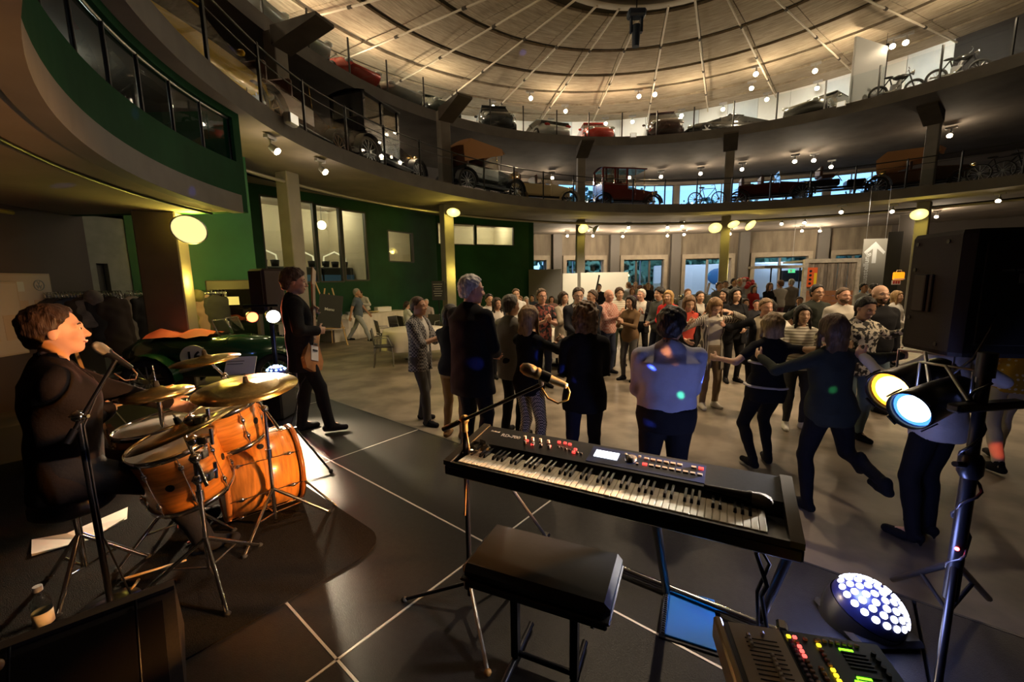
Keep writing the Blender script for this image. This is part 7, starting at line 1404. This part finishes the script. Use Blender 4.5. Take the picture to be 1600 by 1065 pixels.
t = thing('display_cabinet', 'dark display cabinet with white notice by the green wall', 'cabinet'); q = rng(368, 470, 11.2); t.location = (q.x, q.y, 0); t.rotation_euler = (0, 0, math.radians(25)); MB().box((0, 0, 1.0), (.95, .5, 2.0), bev=.02).build('body', M('cabinet_brown', (.045, .035, .03), .5), t); MB().box((0, -.26, 1.2), (.8, .02, 1.2)).build('glass_door', glass('cabinet_glass', (.5, .5, .5), .12), t); MB().box((.0, -.275, 1.55), (.22, .01, .18)).build('notice', WHITE, t)
def poster(label, px, py, D, w_, h_, rz, logo=False):
    q = rng(px, py, D); t = thing('framed_poster', label, 'poster', q, rz); MB().box((0, 0, 0), (w_, .03, h_), bev=.006).build('frame', M('frame_pale', (.28, .25, .21), .6), t); MB().box((0, -.017, 0), (w_-.06, .004, h_-.06)).build('sheet', M('poster_sheet', (.32, .30, .27), .7), t); INK = M('ink_grey_blue', (.16, .20, .24), .7)
    if logo:
        MB().lathe([(.075, -.003), (.088, -.003), (.088, .003), (.075, .003), (.075, -.003)], 24, Matrix.Translation((w_*.28, -.022, h_*.30)) @ Matrix.Rotation(PI/2, 4, 'X')).build('round_emblem', INK, t)
        text('emblem_letter', 'V', .085, INK, t, basis((w_*.28, -.022, h_*.30+.032), (1, 0, 0), (0, 0, 1)), .002); text('emblem_letter', 'W', .085, INK, t, basis((w_*.28, -.022, h_*.30-.028), (1, 0, 0), (0, 0, 1)), .002)
        MB().box((-w_*.18, -.021, h_*.28), (w_*.42, .004, h_*.16)).build('print_block', M('print_pale_blue', (.36, .42, .44), .7), t)
    MB().box((-w_*.16, -.021, -h_*.12), (w_*.44, .004, h_*.34)).build('print_block', M('print_sepia', (.32, .26, .20), .7), t); MB().box((w_*.28, -.021, -h_*.12), (w_*.24, .004, h_*.34)).build('print_block', MATS['print_sepia'], t)
wr_ = math.atan2((L1_-L0).y, (L1_-L0).x)
poster('framed poster with round emblem on the taupe wall', 37, 474, 10.15, .95, .95, wr_, True); poster('framed poster cut by the left edge of the picture', -14, 500, 9.55, .85, 1.1, wr_)
# ================================================================ BUFFET, EASEL, TABLES, CHAIRS
CLOTH = M('tablecloth_white', (.66, .61, .53), .85, noise=(3, .06))
bl, br = dep(523, 520, 13.1), dep(642, 505, 16.2); bl.z = br.z = 0; ax = br-bl; t = thing('buffet_table', 'long buffet table under a white floor-length cloth', 'table'); LT = ax.length; t.matrix_world = basis(Vector((bl.x, bl.y, 0)), ax, Vector((-ax.y, ax.x, 0)))
n = 60; f = MB(); vs = []
for i in range(n+1): x = LT*i/n; w_ = .025*math.sin(i*1.9)+.015*math.sin(i*.8); vs += [(x, w_, .01), (x, .01, .80)]
f.add(vs, [(2*i, 2*i+2, 2*i+3, 2*i+1) for i in range(n)], True); f.box((LT/2, .4, .80), (LT, .8, .03)).box((0, .4, .4), (.02, .78, .78)).box((LT, .4, .4), (.02, .78, .78)); f.build('cloth', CLOTH, t); MB().box((LT/2, .4, .76), (LT-.1, .74, .04)).build('table_top', GREY, t)
TB = t.matrix_world.copy()
def onb(x, y, z=.816): return TB @ Vector((x, y, z))
MB().box((0, 0, .11), (.5, .3, .22), bev=.02).build('plastic_crate', M('crate_blue', (.04, .09, .22), .5), label='blue plastic crate at the left end of the buffet', cat='crate', loc=onb(.4, .5), rotz=.6)
MB().box((0, 0, .09), (.55, .34, .18), bev=.015).build('carton', WHITE, label='white carton box on the buffet', cat='box', loc=onb(LT*.72, .45), rotz=.7)
MB().lathe([(.001, .05), (.16, .05), (.2, .065), (.21, .05), (.16, .03), (.001, .0)], 20).build('serving_dish', M('dish_yellowish', (.6, .5, .25), .5), label='shallow serving dish on the buffet', cat='dish', loc=onb(LT*.55, .3))
MB().box((0, 0, .05), (.45, .3, .10), bev=.02).build('serving_tray', STEEL, label='metal serving tray behind the walking man', cat='tray', loc=onb(LT*.30, .35), rotz=.7)
q = onb(LT*.62, .98, 0); person('person in white jacket bending behind the buffet', q.x, q.y, 170, 1.70, 0, top=(.6, .58, .54), bottom=DKB, hair=('crop', HD), sk='tan', lean=(0, .55), head=(0, -35), rh='table', lh='table', res='far', face=False)
q2_ = lvl(508, 508, 0)
t = thing('side_table', 'low table under white cloth behind the easel', 'table', (dep(486, 505, 12.7).x, 12.7, 0), .75); MB().box((0, 0, .74), (2.0, .8, .03)).box((0, -.4, .60), (2.0, .015, .30)).box((0, .4, .60), (2.0, .015, .30)).build('cloth', CLOTH, t); [MB().cyl((sx*.9, sy*.33, 0), (sx*.9, sy*.33, .73), .02, n=6).build('leg', STEEL, t) for sx in (-1, 1) for sy in (-1, 1)]
q = dep(519, 525, 12.6); PINE = M('pine', (.60, .40, .18), .6); t = thing('easel', 'wooden easel holding a tilted black chalkboard', 'easel', (q.x, q.y, 0), math.radians(25)); 
for sx in (-1, 1): MB().cyl((sx*.42, -.25, 0), (sx*.10, .05, 1.75), .022, n=6).build('leg', PINE, t)
MB().cyl((0, .55, 0), (0, .05, 1.6), .022, n=6).build('rear_leg', PINE, t); MB().cyl((-.18, -.02, 1.35), (-.38, -.04, 2.05), .022, n=6).build('mast', PINE, t); MB().box((0, -.2, .55), (.75, .05, .04)).build('ledge', PINE, t); MB().box((0, -.16, 1.07), (.66, .03, .98), (math.radians(-10), math.radians(9), 0)).build('chalkboard', M('chalkboard', (.02, .022, .022), .6), t); text('chalk_writing', 'Menu', .12, M('chalk', (.6, .6, .58), .9), t, basis((-.02, -.18, 1.12), (1, 0, -.16), (0, .17, 1)), .001)
q = PIL[1]; t = thing('notice_board', 'small chalkboard sign with writing by the green wall pillar', 'sign', (q.x-.35, q.y-.5, 0), .1); MB().box((0, 0, 1.55), (.5, .04, .75)).build('board', MATS['chalkboard'], t); MB().cyl((0, .02, 0), (0, .02, 1.2), .02, n=6).build('post', BLACKM, t)
for k in range(6): MB().box((-.02, -.024, 1.80-.09*k), (.36-.05*(k % 3), .004, .014)).build('chalk_line', M('chalk', (.6, .6, .58), .9), t)
def table(label, x, y, r=.75, cat='table'):
    t = thing('round_table', label, 'table', (x, y, 0)); n = 48; vs = []
    for rr_, z, a_ in ((.001, .752, 0), (r, .752, 0), (r+.02, .735, .004), (r+.03, .5, .03), (r+.04, .28, .05)):
        for i in range(n): th = 2*PI*i/n; q = rr_+a_*math.sin(th*9); vs.append((q*math.cos(th), q*math.sin(th), z))
    MB().add(vs, [(j*n+i, j*n+(i+1) % n, (j+1)*n+(i+1) % n, (j+1)*n+i) for j in range(4) for i in range(n)], True).build('tablecloth', CLOTH, t); MB().cyl((0, 0, .02), (0, 0, .73), .04, n=10).lathe([(.001, .03), (.28, .02), (.28, 0)], 20).build('pedestal', BLACKM, t); MB().cyl((0, 0, .71), (0, 0, .735), r-.03, n=30).build('table_top', GREY, t); return t
def chair(label, x, y, rz, group='dark guest chairs'):
    t = thing('chair', label, 'chair', (x, y, 0), rz, group); CH = M('chair_plastic', (.030, .028, .026), .5)
    MB().box((0, 0, .455), (.46, .44, .025), bev=.01).build('seat', CH, t); MB().box((0, -.235, .68), (.46, .02, .36), (math.radians(10), 0, 0), bev=.008).build('backrest', CH, t)
    for sx in (-1, 1): MB().cyl((sx*.21, .19, 0), (sx*.20, .17, .45), .013, n=8).build('leg', STEEL, t); MB().tube([(sx*.22, -.24, 0), (sx*.21, -.20, .45), (sx*.21, -.27, .86)], .013, 8).build('leg', STEEL, t); MB().tube([(sx*.22, -.2, .66), (sx*.24, .1, .66), (sx*.22, .17, .46)], .012, 6).build('armrest', STEEL, t)
    return t
q = dep(640, 545, 10.2); table('round table with white cloth behind the checked-shirt man', q.x+.15, q.y)
q = lvl(590, 572, 0); chair('nearest dark chair beside the white round table', q.x+.15, q.y+.1, math.radians(-75)); q = lvl(603, 552, 0); chair('dark chair pushed to the left of the round table', q.x-.15, q.y+.6, math.radians(-60)); q = lvl(614, 540, 0); chair('dark chair behind the round table near the buffet', q.x+.1, q.y+.5, math.radians(-110)); chair('dark chair at the far side of the round table', q.x+1.0, q.y+.8, math.radians(160))
for i, (px, Y, r, lab) in enumerate([(871, 9.2, .7, 'white clothed table beside the navy suit man'), (1020, 10.6, .7, 'white clothed table right of the white-haired man'), (1228, 10.4, .75, 'white clothed table before the wooden container'), (820, 15.5, .8, 'far white clothed table among seated guests'), (1188, 13.2, .8, 'far white clothed table near the red flowers'), (1262, 8.6, .7, 'white clothed table behind the woman with bangs')]):
    q = dep(px, 480, Y); table(lab, q.x, q.y, r); rs = random.Random(i)
    for k in range(5):
        a = rs.random()*6.28; rr_ = rs.random()*.5; MB().lathe([(.001, 0), (.032, 0), (.005, .006), (.004, .08), (.03, .11), (.035, .17), (.033, .17), (.028, .115), (.001, .09)], 12).build('wine_glass', glass('clear_glass', (.85, .88, .9), .12), label=lab.replace('white clothed table', 'wine glass on the table'), cat='glass', group='wine glasses on the '+lab.replace('white clothed ', ''), loc=(q.x+rr_*math.cos(a), q.y+rr_*math.sin(a), .755))
for i, (x, y, yaw) in enumerate(SEATED): chair('dark chair under the '+SLAB[i], x, y, math.radians(yaw), 'chairs under seated guests')
# things seen through the wide inside window
T_, ra_, rb_, rz0, rz1 = ROOM0
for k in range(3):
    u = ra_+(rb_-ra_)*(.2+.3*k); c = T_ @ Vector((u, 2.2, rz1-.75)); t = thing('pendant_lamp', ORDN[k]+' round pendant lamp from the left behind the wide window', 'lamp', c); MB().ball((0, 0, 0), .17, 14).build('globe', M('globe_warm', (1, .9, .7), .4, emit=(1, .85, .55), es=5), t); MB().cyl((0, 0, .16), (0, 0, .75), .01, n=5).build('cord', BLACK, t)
    c = T_ @ Vector((u+.15, 1.7, rz0+.03)); t = thing('display_counter', ORDN[k]+' dark counter from the left behind the wide window', 'counter', c, math.atan2(T_[1][0], T_[0][0])); MB().box((0, 0, .42), (1.3, .5, .84), bev=.04).build('body', M('counter_dark', (.03, .03, .03), .5), t); MB().box((0, -.26, .30), (1.28, .02, .50)).build('blue_reflection', M('counter_blue_reflection', (.10, .28, .70), .4), t); MB().tube([(-.5, 0, .86), (-.45, 0, 1.25), (0, 0, 1.45), (.45, 0, 1.25), (.5, 0, .86)], .03, 8).build('arched_lamp', M('arch_cream', (.8, .75, .6), .4, emit=(1, .85, .55), es=.6), t)  # blue of the counter front stands in for a window reflection
    for j in range(3): MB().lathe([(.001, 0), (.12, 0), (.15, .22), (.001, .24)], 12, Matrix.Translation((-.4+.4*j, 0, .85))).build('vase', BLACK, t)
# ================================================================ FAR SIDE
def panelw(label, pxa, pxb, Y, z1, mat, name='partition'):
    a, b = dep(pxa, 440, Y), dep(pxb, 440, Y); ax = b-a; ax.z = 0; t = thing(name, label, 'partition'); t.matrix_world = basis(Vector((a.x, a.y, 0)), ax, Vector((-ax.y, ax.x, 0))); MB().box((ax.length/2, 0, z1/2+.03), (ax.length, .08, z1-.06), bev=.01).build('panel', mat, t)
    for x in (.15, ax.length-.15): MB().box((x, 0, .02), (.08, .5, .04)).build('foot', STEEL, t)
    return t
panelw('grey partition panel at the end of the green wall', 826, 877, 21.5, 2.45, M('partition_grey', (.15, .135, .12), .7)); PW = M('partition_white', (.78, .72, .62), .6)
panelw('left white partition panel behind the pillar', 879, 902, 19.6, 2.20, PW); panelw('right white partition panel lit brightly', 907, 981, 19.4, 2.22, PW)
spot('partition_fill', (dep(945, 360, 16.5).x, 16.2, 4.6), (dep(945, 440, 19.4).x, 19.4, 1.3), 700, (1, .85, .6), 70, .6, .1)  # added spot without a fixture, brightens the white partition
# hanging sign
pA, pB, pC, pD = [dep(x, y, 14.5) for x, y in ((1350, 373), (1387, 372), (1380, 449), (1343, 449))]; t = thing('hanging_sign', 'pale hanging sign with white arrow reading Ausstellung', 'sign'); ux = (pB-pA); ux.z = 0; wS_ = ux.length; hS_ = pA.z-pD.z; t.matrix_world = basis(Vector((pA.x, pA.y, pA.z-hS_)), ux, (0, 0, 1))
MB().box((wS_/2, hS_/2, 0), (wS_, hS_, .02)).build('banner', M('sign_beige', (.36, .335, .285), .7), t); SW = M('sign_white', (.88, .87, .84), .6)
MB().prism([(wS_*.5-.07, hS_*.50), (wS_*.5+.07, hS_*.50), (wS_*.5+.07, hS_*.80), (wS_*.88, hS_*.68), (wS_*.95, hS_*.73), (wS_*.5, hS_*.94), (wS_*.05, hS_*.73), (wS_*.12, hS_*.68), (wS_*.5-.07, hS_*.80)], .011, .018).build('arrow', SW, t); text('lettering', 'Ausstellung', .25, SW, t, Matrix.Translation((wS_*.19, hS_*.365, .016)) @ Matrix.Rotation(PI/2, 4, 'Z'), .002)
for x in (.08, wS_-.08): MB().cyl((x, hS_, 0), (x, hS_+(Z1B-pA.z), 0), .006, n=5).build('wire', STEEL, t)
spot('sign_fill', (pA.x-1.5, pA.y-3.5, 4.7), (pA.x+.4, pA.y, 3.0), 70, (1, .85, .62), 60, .7, .1)  # fixtureless spot added to lift the sign
# timber container
cA, cB = dep(1254, 440, 17.5), dep(1341, 440, 17.0); ax = cB-cA; ax.z = 0; LC = ax.length; t = thing('container_stall', 'container stall with pale frame and weathered timber planks', 'stall'); t.matrix_world = basis(Vector((cA.x, cA.y, 0)), ax, Vector((-ax.y, ax.x, 0))); hC_ = dep(1254, 405, 17.5).z; PF = M('frame_worn_white', (.52, .44, .34), .7, noise=(6, .25))
for x in (.06, LC-.06): MB().box((x, 0, hC_/2), (.16, .16, hC_)).build('post', PF, t)
MB().box((LC/2, 0, hC_-.08), (LC, .15, .16)).build('top_beam', PF, t); MB().box((LC/2, 1.2, hC_-.06), (LC, 2.3, .08)).build('roof', GREY, t)
npk = 14; PLK = [M('plank_%d' % i, c, .85, noise=(7, .35), stretch=(4, 4, .5)) for i, c in enumerate([(.26, .20, .15), (.34, .27, .20), (.20, .155, .12), (.42, .35, .27)])]; zlow = dep(1300, 455, 17.2).z
for i in range(npk): w_ = (LC-.30)/npk; MB().box((.15+w_*(i+.5), .02+.012*((i*7) % 3), (zlow+hC_-.16)/2), (w_-.012, .03, hC_-.16-zlow)).build('plank', PLK[(i*5+i//3) % 4], t)
for i in range(5): MB().box((LC/2, .0, zlow-.07-.22*i), (LC-.32, .04, .205)).build('lower_board', M('board_orange_brown', (.38, .15, .06), .7, noise=(3, .2)), t)
sx0 = .30; MB().box((sx0, -.07, dep(1264, 433, 17.3).z), (.36, .04, .80)).build('orange_sign', M('sign_orange', (.85, .13, .02), .5), t); MB().box((sx0+.11, -.10, dep(1264, 433, 17.3).z-.10), (.10, .02, .55)).build('yellow_strip', M('sign_yellow', (.9, .6, .02), .5), t); text('lettering', 'TICKET', .15, BLACK, t, Matrix.Translation((sx0-.06, -.095, dep(1264, 433, 17.3).z)) @ Matrix.Rotation(PI/2, 4, 'X') @ Matrix.Rotation(PI/2, 4, 'Z'), .002) if False else None
for k in range(4): MB().cyl((sx0-.07, -.095, dep(1264, 433, 17.3).z-.26+.17*k), (sx0-.07, -.10, dep(1264, 433, 17.3).z-.26+.17*k), .055, n=8).build('dark_glyph', BLACK, t)
p0, p1 = dep(1190, 417, 17.4), dep(1252, 413, 17.4); t = thing('canopy', 'flat canopy with dark underside left of the container', 'canopy', (0, 0, 0)); MB().box(((p0.x+p1.x)/2, p0.y+.4, p0.z), (p1.x-p0.x, 1.2, .10)).build('roof', PF, t); [MB().cyl((x, p0.y-.1, 0), (x, p0.y-.1, p0.z), .03, n=6).build('post', BLACKM, t) for x in (p0.x+.35, p0.x+.75, p1.x-.1)]
spot('container_fill', (cA.x-.5, 13.2, 4.6), (cA.x+1.2, 17.2, 1.6), 270, (1, .85, .62), 60, .7, .1)  # spot added to light the planks, no fixture here
# dark panel, orange case lamp and pictogram sign on the right
q0_, q1_ = dep(1386, 430, 20.5), dep(1412, 430, 20.2); ax = q1_-q0_; ax.z = 0; t = thing('dark_panel', 'tall black wall panel right of the hanging sign', 'panel'); t.matrix_world = basis(Vector((q0_.x, q0_.y, 0)), ax, Vector((-ax.y, ax.x, 0))); MB().box((ax.length*.35, .3, 2.0), (ax.length*.9, .06, 4.0)).build('panel', DARKW, t); MB().box((ax.length*1.3, .35, 2.4), (ax.length*1.6, .06, 4.8)).build('side_panel', M('wall_taupe_mid', (.11, .095, .085), .8), t)
q = dep(1404, 431, 15.2); t = thing('emergency_sign', 'glowing orange case-shaped sign by the loudspeaker', 'sign', q); MB().box((0, 0, 0), (.42, .08, .28), bev=.03).build('case', M('case_orange', (.9, .25, .01), .4, emit=(1, .28, .01), es=.9), t); MB().tube([(-.10, 0, .14), (-.08, 0, .21), (.08, 0, .21), (.10, 0, .14)], .014, 6).build('handle', M('case_handle', (.8, .6, .35), .5), t); MB().box((0, -.045, -.11), (.40, .01, .035)).build('strip', WHITE, t)
t = thing('pictogram_sign', 'small red and white pictogram sign under the orange case', 'sign', dep(1400, 441, 15.2)); MB().box((0, 0, 0), (.32, .02, .16)).build('plate', M('sign_cream', (.7, .55, .45), .5), t); [MB().box((-.09+.09*k, -.012, 0), (.06, .006, .10)).build('pictogram', M('sign_red', (.5, .03, .02), .5), t) for k in range(3)]
# far vehicles inside, flowers, exit sign
q = dep(1012, 450, 22.0); vintage('old open car with silver screen frame near the far windows', (q.x, q.y, 0), math.radians(-80), P_BLK, 'open', group='old cars on the hall floor', trim=CHROME); q = dep(1095, 452, 20.0); bicycle('shiny motorcycle on show near the far windows', (q.x, q.y, 0), math.radians(190), True, 'motorcycle'); q = dep(1110, 452, 19.0); vintage('chrome trimmed old car behind the dancing women', (q.x+.6, q.y+.5, 0), math.radians(150), paint('silver', (.42, .42, .40)), 'cream', group='old cars on the hall floor', trim=CHROME)
q = dep(1172, 446, 16.2); t = thing('flower_arrangement', 'red and white flower arrangement on a tall stand', 'flowers', (q.x, q.y+.4, 0)); MB().cyl((0, 0, 0), (0, 0, 1.35), .05, n=10).lathe([(.001, 0), (.2, 0), (.2, .03), (.001, .04)], 16).build('stand', STEEL, t); rs = random.Random(2)
for k in range(26): a = rs.random()*6.28; b = rs.random()*1.4; MB().ball((.42*math.sin(b)*math.cos(a), .3*math.sin(b)*math.sin(a), 1.45+.38*math.cos(b)), .085, 8).build('blossom', M('blossom_red', (.55, .02, .03), .6) if k % 3 else M('blossom_white', (.75, .7, .68), .6), t)
q = dep(1237, 423, 22.0); t = thing('exit_sign', 'small green exit sign above the far door', 'sign', q); MB().box((0, 0, 0), (.34, .05, .2)).build('box', M('exit_green', (.02, .3, .1), .5, emit=(.1, .7, .3), es=.7), t); MB().box((-.05, -.03, 0), (.08, .01, .12)).build('figure', WHITE, t); MB().cyl((0, 0, .1), (0, 0, 4.8-q.z), .01, n=5).build('rod', STEEL, t)
q = dep(936, 446, 15.0); t = thing('double_bass', 'double bass with neck slanting up before the white partition', 'double bass', (q.x-.25, q.y-.3, 0), .3); MB().prism([(x*1.7, y*1.9) for x, y in out][::-1], -.09, .09, Matrix.Translation((0, 0, .75)) @ Matrix.Rotation(math.radians(80), 4, 'X')).build('body', M('bass_wood', (.20, .08, .03), .35, coat=.5), t); MB().cyl((0, 0, 1.1), (.30, .15, 2.05), .03, n=8).build('neck', BLACK, t)
# ================================================================ OUTSIDE THE WINDOWS
g = MB(); n = 60; ra, rb = SH[2]+.3, SH[2]+40
g.add([(SH[0]+r*math.cos(2*PI*i/n), SH[1]+r*math.sin(2*PI*i/n), -.02) for r in (ra, rb) for i in range(n)], [(i, n+i, n+(i+1) % n, (i+1) % n) for i in range(n)]); g.build('ground', M('asphalt_dusk', (.08, .08, .085), .8), kind='structure', label='asphalt forecourt outside the hall windows', cat='ground')
LEAF = M('foliage_dusk', (.16, .36, .28), .8); rs = random.Random(11)
for i, px in enumerate((850, 900, 940, 985, 1020, 1075, 1120, 1180, 1240, 1310, 1360)):
    d_ = shellpt(px); dv = Vector((d_.x, d_.y, 0)).normalized(); p = d_+dv*(9+rs.random()*8); t = thing('tree', ORDN[i]+' leafy tree from the left outside the far windows', 'tree', p, rs.random()*6, 'trees outside the windows'); hh = 5+rs.random()*3
    MB().cyl((0, 0, 0), (0, 0, hh*.5), .18, .10, n=8).build('trunk', M('bark', (.05, .04, .03), .9), t); F = Field(vec(-2.6, -2.6, 1.0), vec(2.6, 2.6, hh+1.2), .38)
    for k in range(9): F.put(ellip((rs.uniform(-1.3, 1.3), rs.uniform(-1.3, 1.3), rs.uniform(1.8, hh)), (rs.uniform(.8, 1.3),)*3), 0, .2)
    F.noise(.16, .35, i); inst('crown', F.mesh('crown', LEAF), t)
WB = M('white_van', (.55, .56, .6), .4)
for px, lab, w_, h_, d0 in ((935, 'white van parked outside the second window', 3.5, 1.9, 4.5), (1100, 'pale site wall with blue tree sign outside', 8.0, 3.0, 6.0), (1190, 'white truck body outside the fifth window', 6.0, 2.7, 5.0)):
    d_ = shellpt(px); dv = Vector((d_.x, d_.y, 0)).normalized(); p = d_+dv*d0; t = thing('van' if 'wall' not in lab else 'site_wall', lab, 'van' if 'wall' not in lab else 'wall', p, math.atan2(dv.y, dv.x)-PI/2)
    MB().box((0, 0, h_/2+.3*('wall' not in lab)), (w_, .3 if 'wall' in lab else 1.8, h_), bev=.1).build('body', WB, t)
    if 'wall' in lab: MB().ball((1.0, -.2, 2.0), (.75, .06, .65), 16).box((1.0, -.2, .8), (.12, .06, 1.3)).build('blue_tree_sign', M('sign_tree_blue', (.02, .10, .25), .5), t)
    else:
        for x in (-w_*.32, w_*.32): MB().cyl((x, -.95, .35), (x, -.7, .35), .35, n=18).build('wheel', TYRE, t)
        MB().box((w_*.3, -.91, h_*.72), (w_*.25, .02, h_*.3)).build('side_window', DARKG, t)

for i, px in enumerate((895, 1000, 1105, 1215)):  # lamp posts added outside to brighten the trees and site wall
    d_ = shellpt(px); dv = Vector((d_.x, d_.y, 0)).normalized(); p = d_+dv*2.6; t = thing('added_lamp_post', ORDN[i]+' added lamp post from the left outside the far windows', 'lamp', p, math.atan2(dv.y, dv.x)-PI/2)
    MB().cyl((0, 0, 0), (0, 0, 4.6), .05, n=8).build('post', STEEL, t); MB().box((0, .25, 4.65), (.2, .6, .1), bev=.03).build('head', GREY, t); spot('added_lamp_post_light', p+dv*.3+Vector((0, 0, 4.5)), p+dv*8+Vector((0, 0, 1.2)), 420, (.72, .88, 1), 130, .6, .15)
